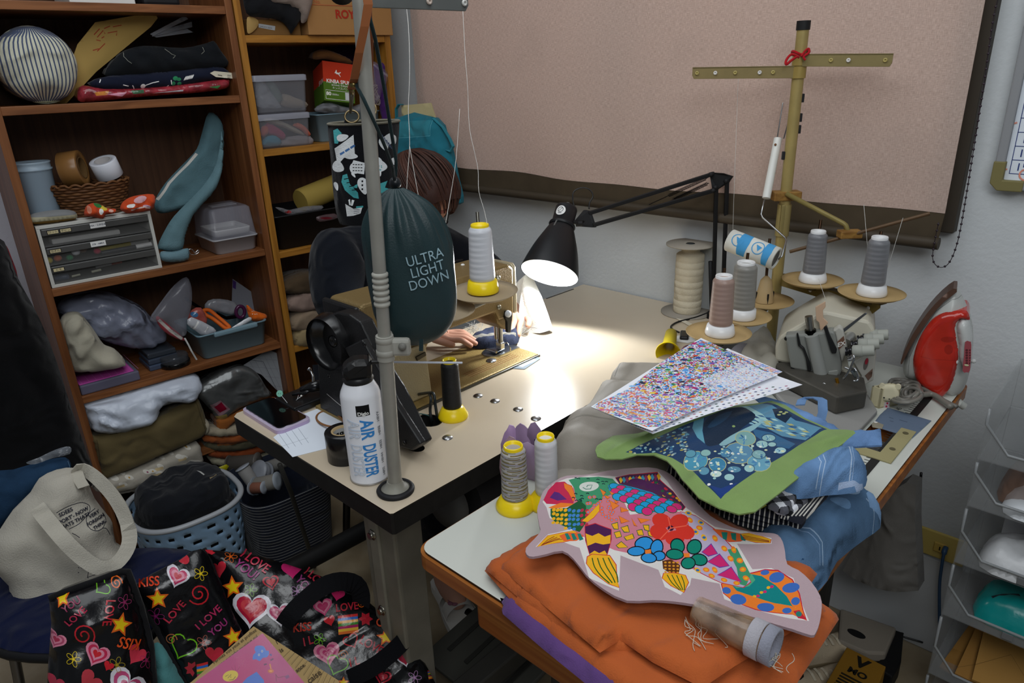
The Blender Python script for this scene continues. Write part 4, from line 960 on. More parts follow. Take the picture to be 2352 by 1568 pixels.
def loft(mb,rings,col,cols=None,capb=True,capt=False,sm=True):
 n=len(rings[0]);vv=[q for r in rings for q in r];ff=[];cc=[]
 for i in range(len(rings)-1):
  for k in range(n):ff.append([i*n+k,i*n+(k+1)%n,(i+1)*n+(k+1)%n,(i+1)*n+k]);cc.append(cols[i]if cols else col)
 mb.add(vv,ff,cc,sm)
 if capb:mb.add(rings[0],[list(range(n))[::-1]],cols[0]if cols else col,False)
 if capt:mb.add(rings[-1],[list(range(n))],cols[-1]if cols else col,False)
def ringf(fr,u0,u1,h0,h1,r,z):return[fr.p(a,z,c)for a,c in rrect(u0,h0,u1,h1,r,4)]
def tub(mb,fr,u0,u1,h0,h1,z0,z1,tap,th,col,r=0.015,lip=0.0):
 R=lambda k,z,rr=0:ringf(fr,u0+k,u1-k,h0+k,h1-k,max(0.004,r-rr),z)
 rings=[R(tap+0.004,z0),R(tap,z0+0.004),R(0,z1-0.004)]
 if lip:rings+=[R(-lip,z1-0.004),R(-lip,z1)]
 rings+=[R(0,z1),R(th,z1),R(tap+th,z0+0.006)]
 loft(mb,rings,col);mb.add(rings[-1],[list(range(len(rings[-1])))],col,False)
def bbox_px(fl,fr_,S):
 """front-bottom corners on a shelf -> (u0, u1, h) in the bookcase frame"""
 a=at(*fl,z=S)-BF.o;c=at(*fr_,z=S)-BF.o
 return a.dot(AV),c.dot(AV),(a.dot(NV)+c.dot(NV))/2
def zof(px,py,h):return FSh(-h).uv(px,py)[1]
# top slivers
b=MB();u0,v0=FSh(0.05).uv(300,-2);b.boxf(BF,0.24,0.40,S0,S0+0.10,-0.22,-0.05,lin('d8d8d4'),0.003);b.build('white_carton',CARD,None,'white carton cut off at the top of the brown bookcase','box',loc=tuple(BF.p(.32,S0,-.1)))
b=MB();b.boxf(BF,0.42,0.52,S0,S0+0.10,-0.22,-0.05,lin('1b1b1e'),0.01);b.build('black_case',MATTE,None,'black case cut off at the top right of the brown bookcase','case',loc=tuple(BF.p(.47,S0,-.1)))
# striped bolster
fr=FSh(0.06);c=fr.uv(86,150);rx_,ry_=fr.uv(177,150)[0]-c[0],c[1]-fr.uv(86,243)[1]
ry_=c[1]-S1-0.002
out=[(c[0]+rx_*math.cos(t)*(1+.02*math.sin(3*t)),c[1]+ry_*math.sin(t))for t in[2*PI*k/44 for k in range(44)]]
g0=(c[0]+0.00,c[1]-ry_*0.86);sh=[]
for k in range(-9,10):
 P=[(c[0]+rx_*k/9.0*max(.10,(1-abs(2*t-.92)**(4.0 if t>.45 else 2.6)))**.5,c[1]-ry_*.93+1.9*ry_*t)for t in[i/14 for i in range(15)]]
 sh.append((stroke(P,0.0034),lin('4b556e')))
b=MB();b.sheet(out,fr.p,0.006,lin('c9c8b4'),sh,lambda u,v,d:0.05*math.sqrt(max(0,1-(1-min(1,d/0.06))**2))-0.03*math.exp(-((u-g0[0])**2+(v-g0[1])**2)/0.0008)+0.003*nz((u,v,0),26,2),lambda u,v,d:-0.16*min(1,d/0.006),fine=0.006)
b.build('bolster_cushion',CLOTH,None,'round striped bolster cushion at the left end of the upper shelf','cushion',loc=tuple(fr.p(c[0],S1)))
# kraft envelope leaning
fr=FSh(0.105);P=fr.px([(118,238),(150,180),(178,102),(219,51),(355,28),(362,42),(346,62),(280,116),(222,164),(150,240)]);red=lin('a8402c')
b=MB();wr=[]
for i,pts in enumerate(([(215,80),(228,66)],[(222,86),(236,70),(240,78)],[(238,66),(252,60)],[(246,76),(268,72),(266,82)],[(258,62),(278,58)],[(220,92),(230,94)],[(212,116),(226,112)],[(222,118),(240,100)],[(232,88),(238,84)])):wr.append((stroke(fr.px(pts),0.0022),red))
b.sheet(P,fr.p,0.012,lin('b99a58'),wr,lambda u,v,d:0.006*min(1,d/0.02)+0.002*nz((u,v,0),20),const(-0.004));b.build('kraft_envelope',PAPER,None,'yellow kraft envelope with red handwriting leaning beside the striped bolster','envelope',loc=tuple(fr.p(*P[0])))
for i,pts in enumerate(([(345,78),(424,36),(432,44),(352,82)],[(352,74),(440,50),(442,62),(350,84)],[(350,82),(430,66),(444,74),(360,86)])):
 fr=FSh(0.13+0.006*i);P=fr.px(pts);b=MB();b.sheet(P,fr.p,0.02,lin('b9bcc4'),(),lambda u,v,d:0.003*math.sin(v*60),const(-0.002));b.build('plastic_sleeve',FILM,None,['rolled clear plastic sleeve behind the kraft envelope, topmost','clear plastic sleeve behind the kraft envelope, middle of three','clear plastic sleeve behind the kraft envelope, lowest of three'][i],'sleeve','clear sleeves on the upper shelf',loc=tuple(fr.p(*P[0])))
 # folded dark garments and wrapped red cloth
soft('wrapped_cloth','red flowered cloth packed in clear plastic at the bottom of the upper shelf pile','cloth',0.045,[(178,216),(190,196),(240,204),(330,202),(420,194),(515,182),(526,190),(516,204),(440,214),(330,222),(230,232),(185,234)],0.022,0.012,lin('8a2a34'),M(0.2,spec=0.7,bump=0.5,bscale=45,var=0.5,vscale=40),0.006,40,1,0.12,[([(215,212),(250,208),(246,218),(220,220)],lin('c07a30')),([(300,208),(330,206),(330,214),(305,216)],lin('3f6a4a')),([(240,216),(290,212),(280,222)],lin('c98aa0')),([(480,200),(505,196),(500,204)],lin('4a9a5a')),([(350,214),(420,206),(420,210)],lin('b8b8c0'))])
fl=[(ell(328,198,6,5),WHITE),(ell(402,180,6,5),lin('2f8a5c')),(ell(412,192,5,4),lin('2f8a5c')),(ell(398,192,5,5),lin('2f8a5c')),(ell(410,182,5,4),lin('2f8a5c'))]
for k in range(6):fl.append((ell(424+k*3.4,180-k*0.8,1.4,6,8,0.5),WHITE))
for pts in([(232,182),(228,190)],[(282,195),(295,198)],[(304,196),(310,206)],[(334,196),(350,190),(364,187)],[(392,184),(394,194)],[(378,204),(388,196)]):fl.append((stroke(pts,2),WHITE))
soft('folded_garment','navy garment with white flowers and green leaves on the upper shelf','garment',0.055,[(205,190),(260,172),(380,164),(490,152),(520,160),(524,176),(440,194),(330,206),(235,206)],0.02,0.018,lin('151a2c'),None,0.004,30,3,0.12,fl,sm=2,fine=0.004)
st=[(stroke([(286,120),(284,130),(292,140),(300,146)],1),lin('8a8a80')),(stroke([(380,112),(394,124),(402,128),(396,134)],1),lin('8a8a80')),(stroke([(465,108),(468,118),(462,124)],1),lin('8a8a80'))]
soft('folded_garment','black garment with pale stitching on top of the upper shelf pile','garment',0.06,[(240,172),(278,122),(330,105),(420,110),(478,98),(492,95),(508,118),(526,150),(470,160),(380,168),(300,176)],0.022,0.03,lin('13161a'),None,0.012,22,6,0.11,st,fine=0.004)
fr=FSh(0.035);P=fr.px([(482,168),(492,163),(540,168),(539,181),(496,177)]);b=MB();b.sheet(P,fr.p,0.01,lin('d8d2bc'),[(stroke(fr.px([(500,172),(510,174)]),0.003),lin('77746a')),(stroke(fr.px([(522,173),(530,174)]),0.004),lin('a5a294'))],const(0.001),const(0));b.build('garment_tag',PAPER,None,'cream paper tag poking out of the navy garment','tag',loc=tuple(fr.p(*P[1])))
# small drawer unit
u0,u1,h=bbox_px((114,662),(371,606),S2);h=max(-0.012,min(-0.004,h));d=-h
zt_=(zof(75,521,h)+zof(345,484,h))/2
u0=PT+0.004;u1=FSh(d).uv(358,545)[0]
du=thing('drawer_unit','small white drawer unit with three smoky clear drawers on the middle shelf','drawer unit',tuple(BF.p((u0+u1)/2,S2,h-0.1)))
b=MB();w_=0.009;cw=lin('c6c6c0')
for a,c,e,f in((u0,u1,S2+0.0005,S2+w_),(u0,u1,zt_-w_,zt_),(u0,u0+w_,S2+w_,zt_-w_),(u1-w_,u1,S2+w_,zt_-w_)):b.boxf(BF,a,c,e,f,h-0.21,h,cw,0.001)
b.boxf(BF,u0+0.001,u1-0.001,S2+0.002,zt_-0.002,h-0.212,h-0.206,cw);b.build('body',MATTE,du)
dz=(zt_-S2-2*w_)/3;smoke=lin('8a8a88');TRANS=M(0.15,spec=0.5,alpha=0.14)
for i in range(3):
 za=S2+w_+i*dz+0.001;zb=za+dz-0.002
 b=MB();b.boxf(BF,u0+w_+0.001,u1-w_-0.001,za,za+0.003,h-0.19,h-0.004,lin('4b4b4a'))
 b.boxf(BF,u0+w_+0.001,u1-w_-0.001,za,zb,h-0.19,h-0.186,lin('3a3a3a'))
 dr_=b.build('drawer',MATTE,du)
 b=MB();b.boxf(BF,u0+w_+0.001,u1-w_-0.001,za,zb,h-0.006,h-0.003,smoke);b.build('drawer_front',TRANS,dr_)
 b=MB();b.boxf(BF,u0+w_+0.001,u1-w_-0.001,zb-dz*0.36,zb,h-0.003,h+0.004,lin('4d4d4c'),0.002);b.build('pull_lip',GLOSS,dr_)
 b=MB();fl_=FSh(-h-0.0042);gold=lin('cfc29a')
 for k,(a,c)in enumerate([((0.036,'ロット'),(0.066,'ボビン')),((0.03,'はぎれ'),),((0.026,'ヒモ'),)][2-i]):
  zc=zb-dz*0.19;uu_=u0+a;b.boxf(fl_,uu_-0.014,uu_+0.014,zc-0.0055,zc+0.0055,0,0.0006,BLACK);b.boxf(fl_,uu_-0.0125,uu_+0.0125,zc-0.0042,zc+0.0042,0.0004,0.0009,gold);b.text(c,lambda u,v,hh:fl_.p(uu_+u,zc+v,0.0012),0.0075,BLACK);b.build('label_sticker',PAPER,dr_);b=MB()
 if i:
  uu_=u0+(0.145 if i==2 else 0.135);zc=zb-dz*0.16;b.boxf(fl_,uu_-0.019,uu_+0.019,zc-0.007,zc+0.007,0,0.0006,WHITE);b.text('VISA・三井住友' if i==2 else 'JCB・AMEX',lambda u,v,hh:fl_.p(uu_+u,zc+v,0.0009),0.0058,lin('24304c'),bold=0.0001)
 if i:b.build('label_sticker',PAPER,dr_)
z1_=S2+w_+dz+0.004;z0_=S2+w_+0.004;z2_=S2+w_+2*dz+0.004
def stick(name,label,cat,ua,ub,z,dd,r,ca,cb=None,split=0.7,group='things inside the clear drawers'):
 b=MB();p=BF.p(u0+ua,z+r,h-dd);q=BF.p(u0+ub,z+r*1.3,h-dd-0.004);m_=p.lerp(q,split);b.cyl(p,m_,r,ca,12)
 if cb:b.cyl(m_,q,r*1.12,cb,12)
 b.build(name,PLAST,None,label,cat,group,loc=tuple(p))
stick('marker_pen','black and white marker pen in the middle clear drawer, nearest its front','pen',0.14,0.275,z1_,0.014,0.0062,lin('1a1d26'),lin('d8d8d8'),0.68)
stick('marker_pen','yellow and white pen lying behind the black marker in the clear drawer','pen',0.13,0.272,z1_+0.009,0.03,0.0055,lin('c9b820'),lin('cfcfcc'),0.66)
for i,(a,z,r,c,l)in enumerate(((0.012,z1_,0.010,'b0a030','olive yellow thread ball at the left end of the middle clear drawer'),(0.034,z1_+.002,0.010,'b05a3a','rust orange thread ball in the middle clear drawer'),(0.062,z1_-0.001,0.009,'1f7a4c','green thread ball in the middle clear drawer'),(0.08,z1_+.010,0.011,'d2d4da','white oval tape case in the middle clear drawer'),(0.132,z1_+.004,0.0095,'b02848','crimson thread ball beside the pens in the clear drawer'),(0.10,z1_+.012,0.012,'8a6a58','dull pink thread ball behind the white case in the drawer'))):
 b=MB();b.ball(BF.p(u0+a,z+r,h-0.018-(0.012 if i==5 else 0)),r,lin(c),16,sz=0.9);b.build('thread_ball' if i!=3 else 'tape_case',CLOTH,None,l,'thread' if i!=3 else 'case','things inside the clear drawers',loc=tuple(BF.p(u0+a,z,h-0.018)))
b=MB();b.boxf(BF,u0+0.03,u0+0.20,z2_,z2_+0.014,h-0.06,h-0.012,lin('a8a8a6'),0.003);b.build('card_bundle',PAPER,None,'pale card bundle lying in the top clear drawer','cards',loc=tuple(BF.p(u0+.1,z2_,h-.03)))
b=MB();b.boxf(BF,u0+0.012,u0+0.05,z0_,z0_+0.016,h-0.05,h-0.012,lin('5a6a86'),0.006);b.build('blue_packet',FILM,None,'bluish packet at the left of the bottom clear drawer','packet',loc=tuple(BF.p(u0+.03,z0_,h-.03)))
stick('needle_tube','pale needle tube lying left in the bottom clear drawer','tube',0.055,0.085,z0_+0.004,0.016,0.003,lin('b5b5a0'))
stick('needle_tube','pale needle tube lying mid way along the bottom clear drawer','tube',0.105,0.14,z0_+0.006,0.016,0.0035,lin('b5b5a0'))
stick('red_screwdriver','red handled tool in the bottom clear drawer','tool',0.12,0.19,z0_+0.014,0.03,0.0035,lin('b0b0b0'),lin('a04028'),0.6)
# on the drawer unit
zt0=zt_
fr=BF
tb=thing('plastic_tub','pale blue round plastic tub with lid on the white drawer unit','tub',tuple(BF.p(0.06,zt0,-0.12)))
cu,cv=FSh(0.10).uv(84,430);rr=FSh(0.10).uv(130,430)[0]-cu;zb_=FSh(0.06).uv(90,478)[1];zl=FSh(0.10).uv(84,392)[1];ztp=FSh(0.10).uv(84,372)[1]
base=BF.p(cu+0.002,zt0,-0.11)
b=MB();b.lathe([(rr*0.84,0.0),(rr*0.90,0.006),(rr*0.98,zl-zt0-0.004),(rr*1.02,zl-zt0)],base,(0,0,1),40,lin('8d9fae'));b.build('tub_body',PLAST,tb)
b=MB();b.lathe([(rr*1.0,0.0),(rr*1.05,0.002),(rr*1.05,0.006),(rr*0.98,0.007),(rr*0.99,ztp-zl-0.004),(rr*1.03,ztp-zl),(rr*0.98,ztp-zl+0.002),(rr*0.9,ztp-zl-0.003)],base+V(0,0,zl-zt0),(0,0,1),40,lin('96a8b6'));b.build('lid',PLAST,tb)
fr2=FSh(0.03);P=fr2.px([(66,512),(70,494),(90,486),(140,480),(168,484),(177,492),(176,500),(160,508),(100,514)])
soft('glasses_case','grey and cream padded case on the left end of the drawer unit','case',0.03,[(66,513),(68,496),(90,487),(140,481),(168,484),(177,492),(175,502),(150,508),(100,514)],0.02,0.012,lin('a09a80'),M(0.5,spec=0.3),0.0,10,1,0.06,[([(60,500),(64,480),(180,470),(180,492),(120,497)],lin('77797a')),([(60,512),(176,500),(176,512),(60,522)],lin('8a6a2c'))])
wb=thing('wicker_basket','small brown wicker basket holding tape rolls on the drawer unit','basket',tuple(BF.p(0.17,zt0,-0.09)))
cb0=FSh(0.085).uv(218,470);ru=(FSh(0.085).uv(310,400)[0]-FSh(0.085).uv(132,440)[0])/2;zrim=FSh(0.03).uv(215,425)[1]
cen=BF.p(cb0[0],0,-0.095);hb=max(0.06,zrim-zt0);brn=lin('5c3a20');nr=11
b=MB()
for i in range(nr):
 t=i/(nr-1);rA=ru*(0.72+0.26*t);P=[]
 for k in range(96):
  a=2*PI*k/96;w=0.0022*math.sin(a*16+(PI if i%2 else 0));P.append(cen+AV*((rA+w)*math.cos(a))+NV*((rA*0.62+w)*math.sin(a))+V(0,0,zt0+0.004+(hb-0.010)*t))
 b.tube(P,hb/nr*0.52,mixc(brn,lin('6e4828'),(i%3)/2),6,closed=True)
b.lathe([(0.001,0),(ru*0.7,0.001)],cen+V(0,0,zt0),(0,0,1),32,brn,sx=0.62,ref=NV);b.build('woven_side',MATTE,wb)
b=MB();P=[]
for k in range(240):
 a=2*PI*k/240;P.append(cen+AV*(ru*(1.0+0.02*math.sin(a*40))*math.cos(a))+NV*(ru*0.64*math.sin(a))+V(0,0,zt0+hb-0.002+0.006*abs(math.sin(a*10))))
b.tube(P,0.0035,lin('6a4526'),6,closed=True);b.build('scalloped_rim',MATTE,wb)
def roll(label,px,py,d,r,w,axis,tape,core,lab=None):
 fr=FSh(d);c=fr.p(*fr.uv(px,py));ax_=Vector(axis).normalized();t=thing('tape_roll',label,'tape',tuple(c))
 ri=r*0.62;s_=c-ax_*w/2
 b=MB();b.lathe([(ri,0),(r-0.001,0),(r,0.001),(r,w-0.001),(r-0.001,w),(ri,w),(ri,0)],s_,ax_,44,tape,capb=False,capt=False);b.build('tape',M(0.3,spec=0.5),t)
 b=MB();b.lathe([(ri*0.9,-0.0003),(ri,-0.0003),(ri,w+0.0003),(ri*0.9,w+0.0003),(ri*0.9,0)],s_,ax_,32,core,capb=False,capt=False);b.build('cardboard_core',CARD,t);return t
roll('brown packing tape roll standing in the wicker basket',168,388,0.10,0.048,0.05,AV*1.0+NV*0.55+V(0,0,0.10),lin('8a6236'),lin('6a5030'))
roll('white tape roll leaning in the wicker basket beside the brown one',244,386,0.085,0.036,0.048,V(0,0,1)-AV*0.28+NV*0.25,lin('dcdfe8'),lin('b8b4b4'))
OR=lin('c84a24')
def scrap(name,label,d,px,shapes,seed):return soft(name,label,'cloth',d,px,0.022,0.02,OR,None,0.016,45,seed,0.02,shapes,fine=0.004,res=0.006)
scrap('cloth_scrap','crumpled orange flowered cloth scrap in front of the wicker basket',0.012,[(194,494),(198,474),(214,466),(232,470),(246,478),(266,480),(262,490),(244,492),(236,502),(214,498)],[(ell(226,472,10,5,10,.3),lin('2f7a3a')),(ell(240,478,8,5),lin('d8c040')),(ell(232,486,5,7),WHITE),(ell(205,482,4,9),lin('d88a70')),(ell(255,484,6,3),lin('e0b0a0'))],4)
scrap('cloth_scrap','orange and pink cloth scrap at the right end of the drawer unit',0.014,[(276,478),(284,462),(308,450),(352,446),(355,466),(350,480),(330,486),(300,490),(284,486)],[(ell(322,458,16,7,12,-.3),lin('d8a8b0')),(ell(300,472,10,4,12,-.3),WHITE),(ell(336,474,10,4,12,.2),lin('c8a0b4')),(stroke([(300,482),(330,474),(345,478)],3),lin('e8c8c0'))],9)
# blue-grey belt bag leaning
BG=lin('56747c');z_=FSh(0.1)
bgp=thing('belt_bag','blue grey canvas strap bag leaning upright on the middle shelf','bag',tuple(BF.p(0.36,S2,-0.06)))
def bpart(name,d,px,t,r,col,amp=0.006,sc=14,seed=0,mat=None,sm=3,backt=0.01,shapes=()):
 fr=FSh(d);mb=MB();mb.sheet(fr.px(smooth(px,sm)),fr.p,0.010,col,[(fr.px(q),c)for q,c in shapes],puffh(t,r,amp,sc,seed),lambda u,v,dd:-backt*min(1,dd/r)-.0005);return mb.build(name,mat or CANVAS,bgp)
bpart('pouch',0.10,[(362,488),(356,462),(380,420),(425,372),(452,342),(464,305),(480,258),(508,278),(513,330),(508,395),(482,440),(440,470),(395,486)],0.024,0.016,BG,0.010,14,2,shapes=[(stroke([(359,458),(384,420),(428,374),(448,352)],4),lin('c4c2bc'))])
bpart('strap',0.045,[(372,574),(362,566),(378,530),(400,496),(440,455),(472,420),(495,380),(506,330),(508,300),(512,330),(508,400),(490,440),(460,474),(440,500),(425,540),(418,572),(395,578)],0.024,0.022,mixc(BG,lin('6e8c94'),0.4),0.006,16,5)
bpart('strap_end',0.03,[(369,578),(395,577),(430,570),(434,578),(432,596),(400,602),(372,598)],0.012,0.008,mixc(BG,lin('7a98a4'),0.5),0.002,20,8)
b=MB();P=[FSh(0.02).p(*FSh(0.02).uv(x,y))for x,y in((434,574),(440,572),(448,580),(455,574),(456,580),(448,584),(438,584))];b.tube(smooth([tuple(q)for q in P],3),0.0016,SIL,6,closed=True);b.build('metal_clasp',CHROME,bgp)
# clear craft box
u0c,u1c,hc=bbox_px((492,597),(602,570),S2);u0c=FSh(-hc).uv(490,590)[0];u1c=s1r-PT-0.006
u0c2=u0c;hc=-0.028;zm=zof(500,552,hc);zt2=zof(510,500,hc)+0.02
cbx=thing('craft_box','pale grey craft box with clear lid at the right of the middle shelf','box',tuple(BF.p((u0c+u1c)/2,S2,hc-0.1)))
ua=FSh(0.03).uv(492,560)[0]-0.0;hb_=hc-0.17
b=MB();tub(b,BF,ua,u1c,hb_,hc,S2,zm,0.006,0.003,lin('a2a2a6'),0.014,0.004);b.build('box_base',PLAST,cbx)
b=MB();loft(b,[ringf(BF,ua-0.002,u1c+0.002,hb_,hc+0.002,0.014,zm),ringf(BF,ua,u1c,hb_,hc,0.014,zm+0.012),ringf(BF,ua+0.006,u1c-0.004,hb_+0.004,hc-0.008,0.014,zt2),ringf(BF,ua+0.016,u1c-0.012,hb_+0.014,hc-0.018,0.01,zt2+0.006)],lin('b4b4c0'),capb=False,capt=True);b.build('clear_lid',GLASSY,cbx)
b=MB();tub(b,BF,ua+0.012,u1c-0.012,hb_+0.02,hc-0.014,zm+0.004,zm+0.026,0.002,0.002,lin('b4b4b4'),0.008);b.build('inner_tray',PLAST,cbx)
b=MB();b.boxf(BF,ua+0.03,u1c-0.03,zt2+0.006,zt2+0.010,hc-0.09,hc-0.05,lin('b9b9c2'),0.002);b.build('lid_handle',GLASSY,cbx)
# third shelf
PB_=lin('9aa2bc')
soft('plastic_bag','crumpled bluish plastic bag at the back of the third shelf','bag',0.14,[(132,716),(140,690),(175,672),(230,668),(262,674),(320,700),(345,726),(372,750),(380,776),(358,790),(330,800),(260,790),(190,760)],0.06,0.05,lin('8a90a4'),M(0.25,spec=0.6,alpha=0.85,bump=0.5,bscale=30,fold=1.0,fscale=16),0.03,16,3,0.03,fold=creases(0.7,90,0.012))
soft('canvas_sack','cream cloth sack slumped on the pink mat','bag',0.05,[(136,745),(150,722),(178,716),(196,732),(216,758),(238,790),(262,800),(286,826),(280,838),(240,848),(190,852),(158,846),(146,800)],0.05,0.04,lin('aaa594'),None,0.022,14,8,0.06,fold=creases(-0.8,50,0.012,3))
u0p,_,_h=bbox_px((185,905),(320,868),S3);zc=zof(320,838,-0.02)
b=MB();b.boxf(BF,PT+0.003,FSh(0.015).uv(318,850)[0],S3+0.0003,S3+0.030,-0.21,-0.012,lin('6a687c'),0.004);b.build('file_box',M(0.25,spec=0.5,alpha=0.8),None,'flat smoky plastic file box at the left of the third shelf','box',loc=tuple(BF.p(.1,S3,-.1)))
b=MB();um=FSh(0.03).uv(304,846)[0];b.boxf(BF,PT+0.004,um,S3+0.0305,S3+0.0335,-0.20,-0.018,lin('b84aa0'),0.001)
for k in range(9):b.boxf(BF,PT+0.012+k*0.019,PT+0.0126+k*0.019,S3+0.0336,S3+0.0338,-0.19,-0.02,lin('d090c4'))
b.build('cutting_mat',MATTE,None,'pink gridded cutting mat lying on the smoky file box','mat',loc=tuple(BF.p(.1,S3+.03,-.1)))
for i in range(3):
 ub=FSh(0.06).uv(335+i*0,815)[0];b=MB();b.boxf(BF,ub+0.002*i,ub+0.095-0.003*i,S3+0.0003+0.0185*i,S3+0.018+0.0185*i,-0.17,-0.055-0.004*i,lin(('4d5a72','465062','3d434c')[i]),0.004)
 b.build('clear_case',M(0.15,spec=0.5,alpha=0.75),None,['bluish clear case at the bottom of the small stack on the third shelf','grey blue clear case in the middle of the small stack','dark clear case at the top of the small stack'][i],'case','small clear cases on the third shelf',loc=tuple(BF.p(ub,S3+.0185*i,-.1)))
jq=at(404,838,z=S3);jr=32*depth(jq)/FPX
jt=thing('pin_jar','squat clear jar standing on its black lid at the shelf edge','jar',tuple(jq))
b=MB();b.lathe([(jr*0.96,0.0),(jr,0.002),(jr,0.014),(jr*0.97,0.016)],jq,(0,0,1),36,lin('0f0f10'));b.build('lid',GLOSS,jt)
b=MB();b.lathe([(jr*0.93,0.016),(jr*0.93,0.032),(jr*0.88,0.036)],jq,(0,0,1),36,lin('4a4c50'));b.build('jar_body',M(0.1,spec=0.6,alpha=0.6),jt)
ub0=FSh(0.02).uv(474,826)[0];ub1=FSh(0.02).uv(617,770)[0];hF=-0.016;zb1=zof(540,752,hF);
bn=thing('storage_bin','light blue plastic bin of scissors and packets on the third shelf','bin',tuple(BF.p((ub0+ub1)/2,S3,-0.12)))
b=MB();tub(b,BF,ub0-0.012,ub1,hF-0.235,hF,S3+0.0004,zb1,0.010,0.003,lin('6d8a96'),0.016,0.003);b.build('bin_body',PLAST,bn)
b=MB();b.boxf(BF,ub0+0.035,ub1-0.035,zb1-0.014,zb1+0.003,hF-0.002,hF+0.012,lin('7894a0'),0.005);b.build('grip_lip',PLAST,bn)
def inbin(px,py,d):return FSh(d).p(*FSh(d).uv(px,py))
def scissors(label,c,d,pts,ring2=None):
 t=thing('scissors',label,'scissors',tuple(inbin(*pts[0],d)))
 b=MB();b.strap([inbin(x,y,d+0.01*i)for i,(x,y)in enumerate(pts)],V(0,0,0.016),0.008,c);b.build('handle',MATTE,t);return t
sc_=thing('scissors','orange handled scissors lying across the light blue bin','scissors',tuple(inbin(505,745,0.05)))
b=MB();P=[inbin(x,y,d)for x,y,d in((466,714,0.10),(480,712,0.10),(496,724,0.09),(520,744,0.055),(527,752,0.045),(518,754,0.045),(500,740,0.06),(486,730,0.08),(474,724,0.095))]
b.tube(smooth([tuple(q)for q in P],4),0.0065,lin('d8641a'),8,closed=True);b.build('handle',MATTE,sc_)
b=MB();b.strap([inbin(470,714,0.10),inbin(445,698,0.13),inbin(424,684,0.15)],V(0,0,0.012),0.003,lin('1c1b1c'));b.build('blade',METAL,sc_)
s2_=thing('scissors','purple handled scissors standing in the light blue bin','scissors',tuple(inbin(552,718,0.08)))
b=MB();b.tube([inbin(552+10*math.cos(t),716+13*math.sin(t),0.085)for t in[2*PI*k/24 for k in range(24)]],0.006,lin('4a1a40'),10,closed=True);b.build('handle',GLOSS,s2_)
b=MB();b.strap([inbin(546,726,0.085),inbin(520,730,0.10),inbin(498,720,0.12)],V(0,0,0.012),0.003,lin('2a2226'));b.build('blade',METAL,s2_)
soft('pin_pouch','orange dotted pin cushion cloth at the right of the light blue bin','cushion',0.05,[(566,704),(570,701),(582,712),(600,718),(611,722),(611,730),(598,736),(582,738),(572,728)],0.02,0.02,lin('d8661c'),None,0.006,50,2,0.02,[(ell(580+5*(k%3),715+6*(k//3),1,1,6),WHITE)for k in range(6)],res=0.006)
for i,(d,px,c,t,lab)in enumerate(((0.03,[(430,744),(440,728),(490,752),(494,764),(470,772),(450,760)],'b4b6bc',0.006,'clear packet with pale label at the front left of the bin'),(0.12,[(470,708),(478,690),(505,686),(540,694),(548,712),(530,724),(500,716)],'8f9096',0.012,'grey clear packet at the back of the light blue bin'),(0.06,[(430,735),(440,712),(462,706),(476,734),(470,746),(450,742)],'a05048',0.012,'red and blue packet under the orange scissors'),(0.035,[(528,756),(545,744),(572,728),(578,734),(560,746),(536,758)],'d0d2d6',0.005,'narrow white packet at the rim of the light blue bin'))):
 soft('packet',lab,'packet',d,px,t,0.012,lin(c),M(0.15,spec=0.7,bump=0.3,bscale=60),0.005,40,i,0.01,[(ell(446,722,8,6),lin('3a6a94'))]if i==2 else([(stroke([(444,756),(456,738)],4),WHITE),(stroke([(470,762),(478,750)],3),WHITE)]if i==0 else()),'packets in the light blue bin',sm=2,res=0.008)
fr=FSh(0.19);b=MB();P=fr.px([(534,640),(610,692),(612,730),(545,726),(532,690)]);b.sheet(P,fr.p,0.02,lin('8a8b94'),[(fr.px([(534,642),(542,647),(541,664),(534,660)]),lin('4a3070'))],const(0.002),const(0));b.build('backing_card',PAPER,None,'pale card leaning behind the light blue bin','card',loc=tuple(fr.p(*P[3])))
soft('zip_bag','clear zip bag standing upright between the plastic bag and the blue bin','bag',0.05,[(344,735),(372,690),(400,655),(428,636),(440,660),(440,700),(430,740),(426,770),(400,768),(384,742)],0.02,0.03,lin('9a9ca8'),M(0.15,spec=0.7,alpha=0.30,bump=0.3,bscale=20),0.01,14,4,0.01,[(stroke([(345,735),(376,690),(412,645),(428,636)],4),lin('c4c6d4'))])
soft('zip_pouch','red edged zip pouch slanting beside the clear zip bag','pouch',0.055,[(358,732),(364,726),(394,750),(424,778),(418,782),(390,770),(368,752)],0.008,0.006,lin('a04048'),None,0.002,30,1,0.01,[(stroke([(364,734),(390,758),(418,778)],7),lin('c4bfb8'))],sm=2,res=0.006)
b=MB();fr=FSh(0.0);b.strap([inbin(424,776,0.02),inbin(432,790,0.01),inbin(440,806,0.005),inbin(452,826,0.003)],AV*0.005,0.001,lin('b4b4b0'));b.build('ribbon_end',CLOTH,None,'thin white ribbon hanging to the edge of the third shelf','ribbon',loc=tuple(inbin(452,826,0.003)))
